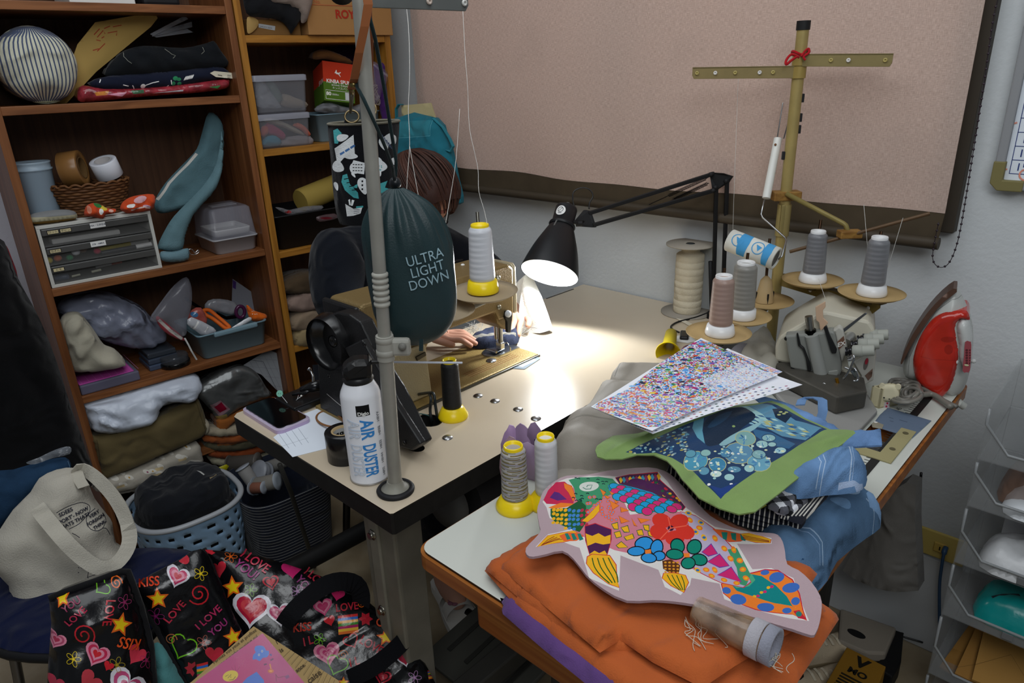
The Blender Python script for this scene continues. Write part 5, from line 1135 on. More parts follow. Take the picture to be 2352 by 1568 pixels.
# fourth level
soft('white_bag','shiny white plastic bag stuffed under the third shelf','bag',0.03,[(190,932),(196,922),(260,905),(330,885),(400,862),(440,856),(459,868),(456,895),(430,920),(405,922),(368,930),(362,950),(340,972),(300,985),(245,992),(205,982)],0.05,0.045,lin('c4ccda'),M(0.3,spec=0.5,bump=0.35,bscale=35,fold=1.0,fscale=15),0.026,13,6,0.14,fold=creases(1.1,70,0.014,2))
def slabs(name,label,cat,d,layers,mat=None,loc=None,group=None):
 mb=MB()
 for k,(px,t,r,col,amp,sc,sh)in enumerate(layers):
  fr=FSh(d+0.004*k);mb.sheet(fr.px(smooth(px,2)),fr.p,0.012,col,[(fr.px(q,t),c)for q,c in sh],puffh(t,r,amp,sc,k),lambda u,v,dd:-0.15*min(1,dd/0.004))
 return mb.build(name,mat or CLOTH,None,label,cat,group,loc=tuple(fr.p(*fr.uv(*layers[0][0][0]))))
KH=lin('5e5236')
slabs('folded_trousers','olive khaki folded trousers below the white plastic bag','trousers',0.012,[([(205,992),(216,1000),(340,968),(430,925),(450,912),(462,930),(474,968),(470,992),(440,1012),(350,1052),(240,1098),(230,1080)],0.03,0.02,KH,0.006,14,[(stroke([(224,1012),(236,1090)],2),lin('4a4029')),(stroke([(452,925),(470,985)],2),lin('4a4029'))])])
fl=[]
random.seed(3)
for k in range(26):
 x,y=230+random.random()*230,0;y=1100-(x-230)*0.28+(random.random()-0.4)*44;fl.append((ell(x,y,7+3*random.random(),4),lin('c8c4ba')))
 if k%3==0:fl.append((ell(x,y,2.2,1.6,8),lin('8a4460' if k%2 else 'b08a40')))
 elif k%3==1:fl.append((stroke([(x-12,y+8),(x+6,y+3)],6),lin('b8a47c')))
slabs('printed_cloth','cream cloth with small flowers folded beneath the khaki trousers','cloth',0.006,[([(218,1125),(232,1096),(300,1080),(400,1036),(450,1012),(463,1040),(462,1064),(420,1086),(340,1112),(260,1130)],0.03,0.02,lin('a49e92'),0.006,20,fl),([(214,1122),(222,1112),(320,1116),(410,1085),(408,1098),(330,1124),(260,1134)],0.02,0.014,lin('8f8a82'),0.004,20,[])])
soft('twisted_cloth','cream cloth strap twisted beside the khaki trousers','cloth',0.0,[(444,936),(452,930),(458,946),(470,958),(480,972),(478,990),(466,998),(460,976),(448,956)],0.014,0.01,lin('a39a86'),None,0.006,50,2,0.01,res=0.006)
soft('silver_pouch','silver foil pouch with red label on the lower shelf','pouch',0.02,[(446,900),(470,880),(520,850),(560,840),(590,856),(612,890),(626,908),(600,918),(560,934),(528,952),(506,968),(490,950),(470,926)],0.02,0.03,lin('6a6c6c'),M(0.28,metal=0.5,spec=0.6,bump=0.4,bscale=30,var=0.25,vscale=20,fold=1.0,fscale=18),0.008,18,2,0.10,[([(482,930),(505,918),(527,938),(506,958)],lin('b08a94')),([(491,934),(507,922),(520,938),(506,948)],lin('a8103a')),([(488,962),(520,950),(525,960),(510,972),(495,970)],lin('b8a060'))])
soft('orange_cloth','orange lining cloth showing under the silver pouch','cloth',0.015,[(496,966),(530,952),(620,912),(624,920),(560,950),(515,990),(506,994)],0.012,0.008,lin('8f5424'),None,0.004,30,4,0.08,res=0.008,sm=2)
cols_=(('9a907c','cream folded cloth directly under the silver pouch'),('8c4a24','rust orange cloth in the lower pile'),('4a4636','dark olive cloth in the lower pile'),('7a3a1c','deep orange cloth near the bottom of the lower pile'),('8c8874','cream canvas cloth at the bottom of the lower pile'))
for k,(c,lab)in enumerate(cols_):
 y0=978+k*17;x0=462+k*6
 soft('folded_cloth',lab,'cloth',0.01+0.003*k,[(x0,y0+18),(x0+4,y0+2),(x0+60,y0+4),(x0+120,y0-18+3*k),(x0+150,y0-20+3*k),(x0+150,y0-4),(x0+100,y0+18),(x0+40,y0+24)],0.016,0.01,lin(c),None,0.005,28,k,0.12,group='folded cloths in the lower pile',sm=2,res=0.009)
for i,(pts,c)in enumerate((([(556,840),(616,802),(658,820),(672,896),(640,900),(600,860)],'9fa3a8'),([(600,850),(650,826),(664,832),(676,898),(650,898)],'8c9095'))):
 fr=FSh(0.05+0.012*i);P=fr.px(pts);b=MB();gl=[(stroke(fr.px([(560+12*k,830-3*k),(600+12*k,900)]),0.0007),lin('7a7e84'))for k in range(6)]+[(stroke(fr.px([(556,820+20*k),(674,830+20*k)]),0.0007),lin('7a7e84'))for k in range(4)]+([(stroke(fr.px([(604,830),(636,896)]),0.0012),lin('3a3c40')),(stroke(fr.px([(575,826),(604,830)]),0.0012),lin('3a3c40'))]if i==0 else[])
 b.sheet(P,fr.p,0.02,lin(c),gl,const(0.0012),const(0));b.build('pattern_paper',PAPER,None,['gridded sewing pattern paper leaning against the bookcase side','second pattern paper sheet behind the gridded one'][i],'paper','pattern papers on the lower shelf',loc=tuple(fr.p(*P[-2])))
 # right-hand bookcase
b0,b1_,b2_,b3_=SB[:4]
def cbox(name,label,ua,ub,z0,z1,ha,hb,col,prints=None,mat=None):
 b=MB();b.boxf(BF,ua,ub,z0+0.0003,z1,ha,hb,col,0.002)
 if prints:prints(b)
 return b.build(name,mat or CARD,None,label,'box',loc=tuple(BF.p((ua+ub)/2,z0,(ha+hb)/2)))
f1=FSh(0.01);ur0=FSh(0.005).uv(704,74)[0];ur1=s2r+0.006;zr1=FSh(0.005).uv(800,-40)[1]
def roy(b):
 fr=FSh(-0.0115);z=fr.uv(795,34)[1];b.text('ROY',lambda u,v,h:fr.p(fr.uv(770,34)[0]+u,z+v,0.0006),0.034,lin('a83424'),align='LEFT',bold=0.0012)
 z2=fr.uv(795,14)[1];ua_=fr.uv(714,14)[0];b.boxf(fr,ua_,ua_+0.24,z2,z2+0.0016,0,0.0006,lin('b05a3c'));b.boxf(fr,ua_,ua_+0.0016,z2,z2+0.04,0,0.0006,lin('b05a3c'));b.text('No.',lambda u,v,h:fr.p(fr.uv(728,4)[0]+u,fr.uv(728,4)[1]+v,0.0006),0.016,lin('b05a3c'))
cbox('cardboard_carton','brown cardboard carton with red ROY print on top of the oak bookcase shelf',ur0,ur1,b0,b0+0.17,-0.26,0.011,lin('a3784a'),roy)
ua_=FSh(0.02).uv(570,70)[0]
def lab2(b):
 fr=FSh(0.0189);p0=fr.uv(592,56);b.prism([fr.p(*q,0.0004)for q in fr.px([(593,54),(632,60),(631,70),(594,63)])],fr.n*0.0005,lin('a8acb0'));b.text('LMOOI XXX',lambda u,v,h:fr.p(p0[0]+0.024+u,p0[1]-0.008+v-u*0.12,0.0012),0.007,lin('3a3c40'))
cbox('shoe_box','low brown box with silver label beside the cardboard carton',ua_,ur0-0.012,b0,b0+0.045,-0.22,-0.0185,lin('7a5a34'),lab2)
soft('kraft_card','rounded kraft card end sticking out at the left of the low box','card',0.012,[(568,74),(567,44),(574,38),(590,44),(594,54),(588,66),(576,76)],0.003,0.003,lin('a98a54'),PAPER,0,10,0,0.003)
soft('dark_garment','black garment draped over the low brown box','garment',0.006,[(566,30),(566,-30),(660,-30),(700,-10),(704,30),(690,46),(676,66),(668,78),(660,62),(640,46),(600,40)],0.025,0.03,lin('17181b'),None,0.012,24,3,0.02)
soft('grey_scarf','greyish fringed scarf folded over the black garment','scarf',-0.012,[(588,-30),(700,-30),(716,0),(712,22),(704,48),(692,52),(688,30),(660,14),(610,4)],0.014,0.012,lin('83756c'),None,0.010,40,5,0.01,fold=creases(1.3,260,0.004))
b=MB();fr=FSh(-0.006);random.seed(5)
for k in range(16):
 x,y=690+random.random()*24,6+random.random()*14;P=[fr.p(*fr.uv(x+(random.random()-.5)*6+j*1.0,y+j*9),0.004*random.random())for j in range(4)];b.tube(P,0.0005,lin('a0958c'),4)
b.build('scarf_fringe',CLOTH,None,'thin loose fringe threads hanging from the grey scarf','fringe',loc=tuple(fr.p(*fr.uv(700,20))),kind='stuff')
def clearbox(label,xa,xb,ybot,ytop,ylid,d,S):
 fr=FSh(d);ua=fr.uv(xa,ybot)[0];ub=fr.uv(xb,ybot)[0];z1=fr.uv((xa+xb)/2,ytop)[1];zl_=z1+0.016
 t=thing('clear_box',label,'box',tuple(BF.p((ua+ub)/2,S,-d-0.08)),'clear boxes on the oak bookcase')
 b=MB();tub(b,BF,ua,ub,-d-0.19,-d,S+0.0004,z1,0.006,0.002,lin('a6a8b0'),0.012);b.build('box_body',M(0.15,spec=0.5,alpha=0.25),t)
 b=MB();loft(b,[ringf(BF,ua-0.004,ub+0.004,-d-0.194,-d+0.004,0.012,z1-0.002),ringf(BF,ua-0.004,ub+0.004,-d-0.194,-d+0.004,0.012,zl_-0.002),ringf(BF,ua,ub,-d-0.19,-d,0.012,zl_)],lin('aeb0bc'),capt=True);b.build('box_lid',M(0.2,spec=0.5,alpha=0.55),t)
 return zl_,ua,ub
zA,ua1,ub1=clearbox('lower clear box full of coloured ribbons on the oak bookcase',600,720,338,272,255,0.012,b1_)
zB,ua2,ub2=clearbox('upper clear box of plastic packets stacked on the ribbon box',592,712,250,184,165,0.012,zA)
for i,(px,c,lab)in enumerate((([(602,334),(604,322),(616,312),(634,312),(646,324),(640,334)],'2f7f98','turquoise ribbon roll in the lower clear box'),([(602,300),(614,282),(640,294),(656,310),(650,322),(630,312),(610,308)],'a8305c','magenta ribbon in the lower clear box'),([(598,308),(602,290),(614,290),(616,306),(606,314)],'c85a44','coral ribbon roll at the left of the lower clear box'),([(604,276),(620,270),(660,284),(690,300),(700,310),(680,306),(650,292),(620,284)],'b0a898','beige ribbon across the lower clear box'),([(672,288),(684,282),(700,290),(714,308),(706,312),(694,300)],'d06a50','salmon ribbon curl at the right of the lower clear box'),([(640,334),(660,314),(712,312),(718,330),(690,336)],'8c868a','grey lilac ribbon at the bottom of the lower clear box'))):
 soft('ribbon',lab,'ribbon',0.035+0.006*(i%2),px,0.010,0.008,lin(c),None,0.003,30,i,0.02,group='ribbons in the lower clear box',sm=2,res=0.007)
for i,(px,c,lab)in enumerate((([(590,244),(588,186),(604,186),(626,216),(646,246),(620,248)],'b8bcc6','white plastic sheet in the upper clear box'),([(608,180),(618,176),(640,205),(650,228),(634,236),(618,206)],'8aa09a','white and green tube packet in the upper clear box'),([(645,240),(650,215),(680,225),(704,235),(704,246),(670,248)],'9a8c7c','beige bundle at the right of the upper clear box'))):
 soft('packet',lab,'packet',0.035+0.01*i,px,0.012,0.01,lin(c),FILM if i<2 else None,0.004,30,i,0.02,group='packets in the upper clear box',sm=2,res=0.008)
tc_=thing('thread_carton','red and green thread carton printed KINBA SPUN tilted on the oak shelf','box',tuple(FSh(0.05).p(*FSh(0.05).uv(770,240))))
e0_=FSh(0.045);A0=e0_.p(*e0_.uv(745,230));hz_=e0_.uv(748,134)[1]-e0_.uv(745,230)[1]
cam2=V(RF.x,RF.y,0).normalized();rt2=V(-cam2.y,cam2.x,0)*-1
nrm=(-cam2*0.86+rt2*0.5);dir1=V(-nrm.y,nrm.x,0);til=0.30
ax3=rt2;Rt=Matrix.Rotation(til,3,ax3)
if(Rt@V(0,0,1)).dot(cam2)<0:Rt=Matrix.Rotation(-til,3,ax3)
dir1=Rt@dir1;nrm=Rt@nrm;upv=Rt@V(0,0,1)
if dir1.dot(RX)<0:dir1=-dir1
rd,gn=lin('b8341a'),lin('4a6a1c')
b=MB();LL=0.105
for a,c,col in((0,hz_*0.48,gn),(hz_*0.48,hz_,rd)):
 q=[A0,A0+dir1*LL,A0+dir1*LL-nrm*0.12,A0-nrm*0.12]
 b.prism([p+upv*a for p in q],upv*(c-a),col)
b.build('carton',PAPER,tc_)
fk=Frame(A0,dir1,nrm);b=MB();wt=lin('e8e6e0')
tk=lambda x,z:(lambda u,v,h:fk.p(x+u,z+v,0.0008))
b.text('KINBA SPUN',tk(0.052,hz_*0.50),0.0175,wt,bold=0.0004,sx=0.85);b.text('SEWING THREAD',tk(0.056,hz_*0.41),0.0075,wt);b.text('キンバスパン',tk(0.056,hz_*0.335),0.009,wt)
b.sheet([(0.042+x*0.0016,hz_*0.70+y*0.0016)for x,y in((0,5),(2,9),(3,8),(3,4),(6,3),(11,5),(12,4),(8,1),(11,-5),(10,-5),(6,0),(2,0),(0,2),(-2,1))],lambda u,v,h:fk.p(u,v,0.0008),0.01,wt)
P=[(0.006,0.006),(0.098,0.006),(0.098,hz_*0.27),(0.006,hz_*0.27)];b.sheet(stroke(P+[P[0]],0.0012),lambda u,v,h:fk.p(u,v,0.0008),0.02,wt)
b.text('80',tk(0.016,hz_*0.18),0.016,wt,bold=0.0005);b.text('/3000m',tk(0.038,hz_*0.17),0.008,wt);b.boxf(fk,0.072,0.097,0.008,hz_*0.25,0,0.0008,lin('c4c6c8'))
fk3=Frame(A0-nrm*0.12,nrm,-dir1);b.text('SPUN',lambda u,v,h:fk3.p(0.092+u,hz_*0.5+v,0.0008),0.022,wt,shear=0.25)
b.build('print',PAPER,tc_)
soft('paper_bundle','brown paper bundle lying on the red thread carton','bundle',0.09,[(720,136),(724,118),(750,114),(800,134),(806,148),(780,144),(750,136)],0.02,0.012,lin('6a4626'),None,0.006,30,2,0.05,res=0.008)
u0b=FSh(0.05).uv(724,325)[0];u1b=FSh(0.05).uv(890,305)[0]-0.02;zz=FSh(0.05).uv(800,258)[1]
b=MB();tub(b,BF,u0b+0.02,u1b,-0.25,-0.055,b1_+0.0004,zz,0.006,0.003,lin('76909e'),0.012,0.003);b.build('storage_bin',PLAST,None,'grey blue plastic bin under the thread carton on the oak shelf','bin',loc=tuple(BF.p((u0b+u1b)/2,b1_,-.15)))
soft('clear_wrap','crumpled clear plastic wrap between the thread carton and the grey blue bin','wrap',0.06,[(726,256),(735,240),(760,236),(800,246),(840,236),(850,255),(800,262)],0.02,0.015,lin('a0a2a8'),FILM,0.01,40,3,0.03,res=0.008)
sq=at(741,322,z=b1_);t=thing('thread_spool','small golden brown thread spool beside the ribbon box','thread spool',tuple(sq));k_=depth(sq)/FPX
b=MB();b.lathe([(10*k_,0.002),(11*k_,0.004),(11*k_,36*k_),(10*k_,38*k_)],sq,(0,0,1),24,lin('8a5a1a'));b.build('thread',THREAD,t)
for z in(0,38*k_):b=MB();b.lathe([(12*k_,0),(12*k_,0.002)],sq+V(0,0,z),(0,0,1),24,lin('c4b48c'));b.build('flange',PLAST,t)
soft('purple_cloth','deep purple cloth hanging inside the right of the oak bookcase','cloth',0.03,[(858,150),(884,142),(892,200),(899,282),(880,280),(868,220)],0.012,0.01,lin('42205c'),None,0.004,20,1,0.02,sm=1)
soft('purple_cloth','dark purple bundle at the back of the oak shelf','cloth',0.2,[(756,130),(770,108),(806,104),(860,112),(864,160),(800,150)],0.03,0.03,lin('2c1838'),None,0.006,20,7,0.02)
soft('zip_bag','clear zip bag of tangled cords in front of the purple cloth','bag',0.02,[(846,150),(862,142),(893,170),(892,182),(878,210),(866,236),(850,232)],0.015,0.015,lin('8c7c90'),M(0.15,spec=0.7,alpha=0.3),0.006,30,2,0.01,[(stroke([(856,148),(893,178)],4),lin('c8c4d0'))])
b=MB();random.seed(9);P=[]
for k in range(60):P.append(tuple(FSh(0.035).p(*FSh(0.035).uv(858+12*math.sin(k*1.9+1)+random.random()*3,218+24*math.cos(k*1.35)),0.01*math.sin(k))))
b.tube(smooth(P,3,False),0.0012,lin('9a8c84'),5);b.build('tangled_cord',CLOTH,None,'tangled beige cords inside the small zip bag','cord',loc=P[0])
u0k=FSh(0.02).uv(690,586)[0];u0k=FSh(0.012).uv(640,575)[0];u1k=s2r-PT-0.01;zk=FSh(0.01).uv(720,484)[1]
b=MB();tub(b,BF,u0k,u1k,-0.26,-0.008,b2_+0.0004,zk,0.012,0.003,lin('121214'),0.018,0.004);b.build('storage_bin',M(0.5,spec=0.4),None,'black plastic bin holding a paper roll in the oak bookcase','bin',loc=tuple(BF.p((u0k+u1k)/2,b2_,-.13)))
b=MB();p=inbin(690,462,0.06);q=inbin(790,420,0.10);r_=28*depth(p)/FPX;b.lathe([(r_*0.9,0),(r_,0.006),(r_,(q-p).length+0.06),(r_*0.9,(q-p).length+0.066)],p,q-p,32,lin('9a8440'));b.build('paper_roll',PAPER,None,'mustard paper roll slanting out of the black bin','roll',loc=tuple(p))
soft('packet','clear packet lying along the rim of the black bin','packet',0.02,[(632,476),(650,478),(665,482),(700,474),(740,472),(736,482),(690,490),(660,492)],0.01,0.01,lin('8c8c90'),FILM,0.006,30,1,0.01,[(ell(664,487,5,4),lin('c83030'))],'packets at the black bin',sm=2,res=0.008)
soft('packet','clear packet with red strip stuck to the front of the black bin','packet',-0.004,[(726,502),(732,496),(768,490),(776,500),(756,506),(734,509)],0.006,0.006,lin('705a5e'),FILM,0.002,30,2,0.004,[(ell(750,501,14,3),lin('8a2030'))],'packets at the black bin',sm=2,res=0.006)
for i,(y,c,lab)in enumerate(((650,'4a3c2c','dark folded cloth on the fourth oak shelf'),(690,'8a766c','dusty pink folded cloth in the fourth oak shelf pile'),(735,'8c7a66','beige folded cloth in the fourth oak shelf pile'),(770,'9a8864','cream gathered cloth at the bottom of the fourth oak shelf pile'))):
 soft('folded_cloth',lab,'cloth',0.02,[(652+i*8,y+22),(648+i*8,y),(690,y-24),(740,y-26),(760,y-10),(760,y+10),(720,y+22),(690,y+26)],0.03,0.018,lin(c),None,0.010,24,i,0.12,group='folded cloths on the fourth oak shelf')
 # on the overlock table
def lay(name,label,cat,z,px,t,r,col,mat=None,amp=0.003,sc=18,seed=0,shapes=(),group=None,res=0.010,fold=None,sm=1,fine=None,parent=None,thick=None,bcol=None):
 fr=FZ(z);P=smooth(px,sm)if sm>1 else px;out=fr.px(P,t);mb=MB()
 sh=[(fr.px(q,t),c)for q,c in shapes];th=t if thick is None else thick
 f=puffh(t,r,amp,sc,seed,0.0,fold)
 bk_=(lambda u,v,d:0.0)if thick is None else(lambda u,v,d:f(u,v,d)-th)
 mb.sheet(out,fr.p,res,col,sh,f,bk_,bcol,fine=fine);c=fr.p(*out[0])
 return mb.build(name,mat or CLOTH,parent,label,cat,group,loc=tuple(c))if parent is None else mb.build(name,mat or CLOTH,parent)
def cv(pts,s,ox,oy):return[(ox+s*x,oy+s*y)for x,y in pts]
# orange cloth and purple cloth at the near end
lay('purple_cloth','purple cloth folded under the orange cloth at the table corner','cloth',T+0.0005,[(1153,1386),(1156,1372),(1178,1360),(1500,1500),(1620,1640),(1480,1640),(1300,1512),(1168,1402)],0.014,0.010,lin('5c4076'),None,0.002,12,1,sm=3)
OG=lin('b25a2c')
oc_=thing('orange_cloth','big orange cloth folded in layers under the fish applique','cloth',tuple(at(1500,1400,z=T)))
lay('lower_fold',None,None,T+0.012,[(1112,1294),(1120,1284),(1235,1222),(1420,1140),(1640,1170),(1880,1292),(1846,1346),(1930,1404),(1800,1600),(1700,1700),(1560,1650),(1420,1560),(1300,1470),(1180,1370)],0.012,0.008,OG,None,0.003,9,2,parent=oc_)
lay('middle_fold',None,None,T+0.021,[(1114,1290),(1124,1281),(1235,1216),(1420,1130),(1640,1165),(1700,1300),(1620,1500),(1500,1470),(1460,1480),(1390,1484),(1320,1450),(1200,1362)],0.013,0.010,OG,None,0.003,9,5,parent=oc_)
lay('upper_fold',None,None,T+0.033,[(1150,1290),(1180,1262),(1240,1225),(1400,1150),(1640,1170),(1820,1280),(1880,1300),(1850,1345),(1900,1385),(1690,1510),(1615,1560),(1500,1502),(1432,1455),(1424,1452),(1378,1480),(1330,1440),(1300,1415)],0.012,0.007,OG,None,0.003,10,8,parent=oc_,fold=lambda u,v:-0.006*math.exp(-((u*0.75+v*0.66-0.005)/0.006)**2))
# rolled clear film
p0=at(1600,1400,z=T+0.062);p1=at(1778,1486,z=T+0.064);rw=(p1-p0).normalized()
fr_=thing('film_roll','rolled iridescent clear vinyl with pale binding under the fish tail','roll',tuple(at(1690,1450,z=T+0.045)))
b=MB()
for k in range(3):b.lathe([(0.016-0.004*k,0),(0.018-0.004*k,0.03),(0.020-0.004*k,(p1-p0).length*0.9)],p0+V(0,0,0),rw,28,lin(('b0906c','8a94a4','c07a50')[k]),capb=False,capt=False)
b.build('film',M(0.08,spec=0.8,alpha=0.42,bump=0.4,bscale=40,var=0.7,vscale=30),fr_)
b=MB();b.lathe([(0.0215,0),(0.0215,0.014),(0.019,0.014),(0.019,0),(0.0215,0)],p0+rw*((p1-p0).length*0.72),rw,32,lin('aaa7ae'),capb=False,capt=False)
b.lathe([(0.0212,0),(0.0212,0.012),(0.017,0.012),(0.014,0.004),(0.0212,0)],p1-rw*0.01,rw,32,lin('8d8f9c'),capb=False,capt=False);b.build('binding',CLOTH,fr_)
b=MB();random.seed(12)
for k in range(7):
 x,y=1560+random.random()*80,1395+random.random()*30;P=smooth([tuple(at(x+j*(6-12*random.random())+j*4,y+j*(10+6*random.random()),z=T+0.052-0.001*j))for j in range(6)],3,False);b.tube(P,0.0004,lin('c8c0b0'),4)
for k in range(5):
 x,y=1770+random.random()*50,1480+random.random()*20;P=smooth([tuple(at(x+j*(5-10*random.random()),y+j*9,z=T+0.05))for j in range(6)],3,False);b.tube(P,0.0004,lin('c8c0b0'),4)
b.build('loose_threads',CLOTH,None,'loose pale thread ends trailing over the orange cloth','thread',loc=tuple(at(1600,1420,z=T+.05)),kind='stuff')
# fish applique
FSH=lambda pts:cv(pts,850/2352,1100,1050)
zf=T+0.066;Ff=FZ(zf)
def fo(pts):return Ff.px(FSH(pts))
fout=[(300,600),(305,640),(345,652),(430,630),(530,595),(600,640),(680,740),(790,830),(940,915),(1100,930),(1230,945),(1400,965),(1560,985),(1700,1000),(1850,1040),(1990,1085),(2110,1135),(2140,1120),(2165,1050),(2180,950),(2170,880),(2110,790),(2030,720),(1960,680),(1945,610),(1930,540),(1900,490),(1850,472),(1760,462),(1650,450),(1560,420),(1470,370),(1400,300),(1340,230),(1280,170),(1220,120),(1130,80),(1000,62),(820,62),(680,90),(560,120),(480,170),(410,230),(385,290),(370,340),(385,440),(390,480),(350,540)]
FH=[]
def F(pts,c,edge=None,w=9,sm=0):
 if isinstance(pts,tuple):pts=ell(*pts)
 if sm:pts=smooth(pts,sm)
 if edge is not None:
  q=stroke(pts+[pts[0],pts[1]],w);n=len(q)//2
  cx=sum(p[0]for p in pts)/len(pts);cy=sum(p[1]for p in pts)/len(pts)
  big=[]
  for x,y in pts:
   l=math.hypot(x-cx,y-cy)or 1;big.append((x+(x-cx)/l*w*0.6,y+(y-cy)/l*w*0.6))
  FH.append((fo(big),edge))
 FH.append((fo(pts),c))
def FL(pts,c,w=5,sm=0):FH.append((fo(stroke(smooth(pts,sm,False)if sm else pts,w)),c))
CRM=lin('d8d4d0');RED=lin('c02438');PNK=lin('c87888');GRN=lin('3f9068');ORG=lin('e87c2c');YLW=lin('e8ac20');BLE=lin('2c8cd0');TEA=lin('10806c');PUR=lin('4a1c4c');MAG=lin('c8286c');DGR=lin('1f5a34');LIL=lin('b4a8c0');BLK2=lin('16181c');DBL=lin('1c2c50')
F([(360,590),(440,490),(520,460),(600,430),(450,380),(430,320),(405,290),(470,190),(560,140),(700,95),(830,95),(880,105),(1140,100),(1200,160),(1320,340),(1500,450),(1600,460),(1700,460),(1860,510),(1860,550),(1640,545),(1740,690),(1860,690),(2000,760),(2080,980),(2100,1035),(1980,1010),(1560,900),(1530,790),(1350,775),(1340,830),(1280,905),(1180,850),(1140,730),(900,610),(890,850),(700,760),(640,560),(530,530)],CRM)
F([(1545,790),(1560,860),(1620,905),(1760,950),(1990,980),(2080,1028),(2060,960),(2035,850),(1990,770),(1900,710),(1820,700),(1700,720),(1640,770)],ORG,RED,12)
for x,y,rx_,ry_ in((1575,835,28,25),(1650,890,52,38),(1825,930,55,32),(1960,955,30,20),(1985,812,55,28),(1895,745,48,30),(2015,895,28,26),(1820,712,28,14)):F((x,y,rx_,ry_,18),lin('3c68b4'))
F([(1600,780),(1640,830),(1760,860),(1880,900),(1990,925),(2000,935),(1960,860),(1890,790),(1800,730),(1700,710),(1640,740)],lin('118080'))
F([(1590,780),(1640,810),(1720,790),(1760,750),(1740,720),(1680,690),(1600,720)],lin('4ca47c'))
for k in range(6):F((1755+k*22,855-k*14+10*(k%2),12,9,8),MAG if k%2 else YLW)
F([(2000,960),(2040,955),(2085,1025),(2030,1010)],RED);F((2035,982,20,18,12,0.8),lin('2c7a70'))
F([(600,190),(690,240),(780,190),(880,200),(960,370),(1290,370),(1350,430),(1480,480),(1600,580),(1700,700),(1720,750),(1670,800),(1500,770),(1330,700),(1160,650),(1000,610),(860,570),(700,490),(620,460),(560,350)],PNK)
F([(1280,370),(1380,390),(1500,470),(1600,560),(1690,680),(1730,760),(1680,800),(1540,780),(1390,720),(1330,660),(1350,540),(1330,440)],LIL,RED,10)
F([(1580,580),(1640,570),(1730,720),(1700,790),(1660,780),(1640,680)],GRN)
random.seed(21)
for x,y in((1330,375),(1340,420),(1410,430),(1375,490),(1400,465),(1430,520),(1500,520),(1560,575),(1600,630),(1660,640),(1680,690),(1700,740),(1390,715),(1445,705),(1500,700),(1480,740),(1560,760),(1640,775),(1620,580)):
 yb=(x//10)%2;F((x,y,22,15,9,random.random()),YLW if yb else ORG);F((x,y,12,8,8),lin('2f6ca8')if yb else YLW)
for pts in([(1420,600),(1475,555),(1515,605),(1460,620)],[(1455,655),(1530,610),(1590,670),(1530,680)],[(1520,730),(1605,680),(1670,765)]):F(pts,MAG,lin('5a3a98'),10)
F([(430,300),(410,280),(440,225),(490,175),(545,165),(600,210),(610,250),(600,290),(520,300)],lin('c02c50'));F([(450,265),(480,230),(510,235),(560,270),(500,280)],lin('5a2c74'))
F([(540,175),(590,190),(612,250),(600,280),(570,230),(545,205)],ORG,RED,6);F([(440,320),(520,290),(610,290),(560,310),(470,325)],ORG)
F([(570,150),(640,115),(760,100),(850,115),(880,150),(860,220),(800,250),(740,290),(690,330),(650,290),(615,260),(605,200)],GRN)
for k in range(40):
 x,y=590+random.random()*270,112+random.random()*165
 if(x-700)**2/70**2+(y-178)**2/42**2>1 and y>100+abs(x-720)*0.12 and x+y*0.7<960:FL([(x-10,y+4),(x,y),(x+10,y+5)],lin('0f2a34'),6)
F((700,178,64,34,20,-0.25),lin('d0d4cc'));FL([(660,190),(680,200),(710,195),(720,165),(690,172),(685,185)],lin('3f7a68'),5)
F([(455,325),(560,315),(640,270),(680,300),(690,380),(640,450),(560,430),(480,400),(455,365)],DGR)
for k in range(42):
 x,y=470+(k%9)*26+8*random.random(),325+(k//9)*26+6*random.random()
 if y<440-max(0,540-x)*0.5:F((x,y,13,9,9,-0.5),YLW if x<560 else(lin('4080c4')if x<640 else lin('b03048')))
for k in range(34):
 x,y=690+random.random()*190,240+random.random()*150;F((x,y,13,10,9),lin('e06448'));F((x,y,6,5,7),lin('6a90c8'))
F([(655,385),(700,350),(740,310),(765,290),(765,330),(730,365),(690,390)],YLW,RED,5)
F([(870,110),(960,98),(1135,105),(1150,150),(1230,220),(1310,330),(1290,360),(1200,300),(1100,230),(990,190),(900,160)],lin('4a2448'),RED,8)
for k in range(13):x=890+k*20;F([(x,120),(x+12,108),(x+26,130),(x+12,150)],(YLW,lin('3c8ca8'),lin('8a2c50'))[k%3])
for k in range(34):x=1090+random.random()*190;y=110+(x-1090)*0.95+random.random()*70;F((x,y,11,8,8,random.random()),(YLW,lin('2f6a8a'),RED,DGR,PUR)[k%5])
for y_,x_ in((150,1010),(190,1110)):F((x_,y_,58,24,16,0.2),PUR)
F([(820,160),(850,150),(900,155),(1000,190),(1100,230),(1180,280),(1280,345),(1260,360),(1150,375),(1030,370),(970,330),(900,260),(830,210)],lin('2088b8'))
for i in range(4):
 for k in range(10):
  x=862+k*44+i*10;y=170+k*18+i*40
  if inpoly(x,y,[(815,150),(930,155),(1100,225),(1290,345),(1260,375),(1020,375),(930,300),(830,215)]):F((x,y,33,23,12,.35),lin('d02c74')if(i+k//1)%2 else lin('2098d0'),DGR,8)
for pts in([(770,190),(805,215),(790,240)],[(800,235),(835,250),(815,260)],[(830,270),(890,310),(850,330)],[(900,320),(955,345),(905,350)],[(890,370),(955,405),(905,410)],[(970,390),(1005,440),(985,430)],[(1010,395),(1090,415),(1030,425)],[(860,265),(885,290),(868,292)],[(830,205),(858,225),(842,232)]):F(pts,ORG,lin('8a3c18'),6)
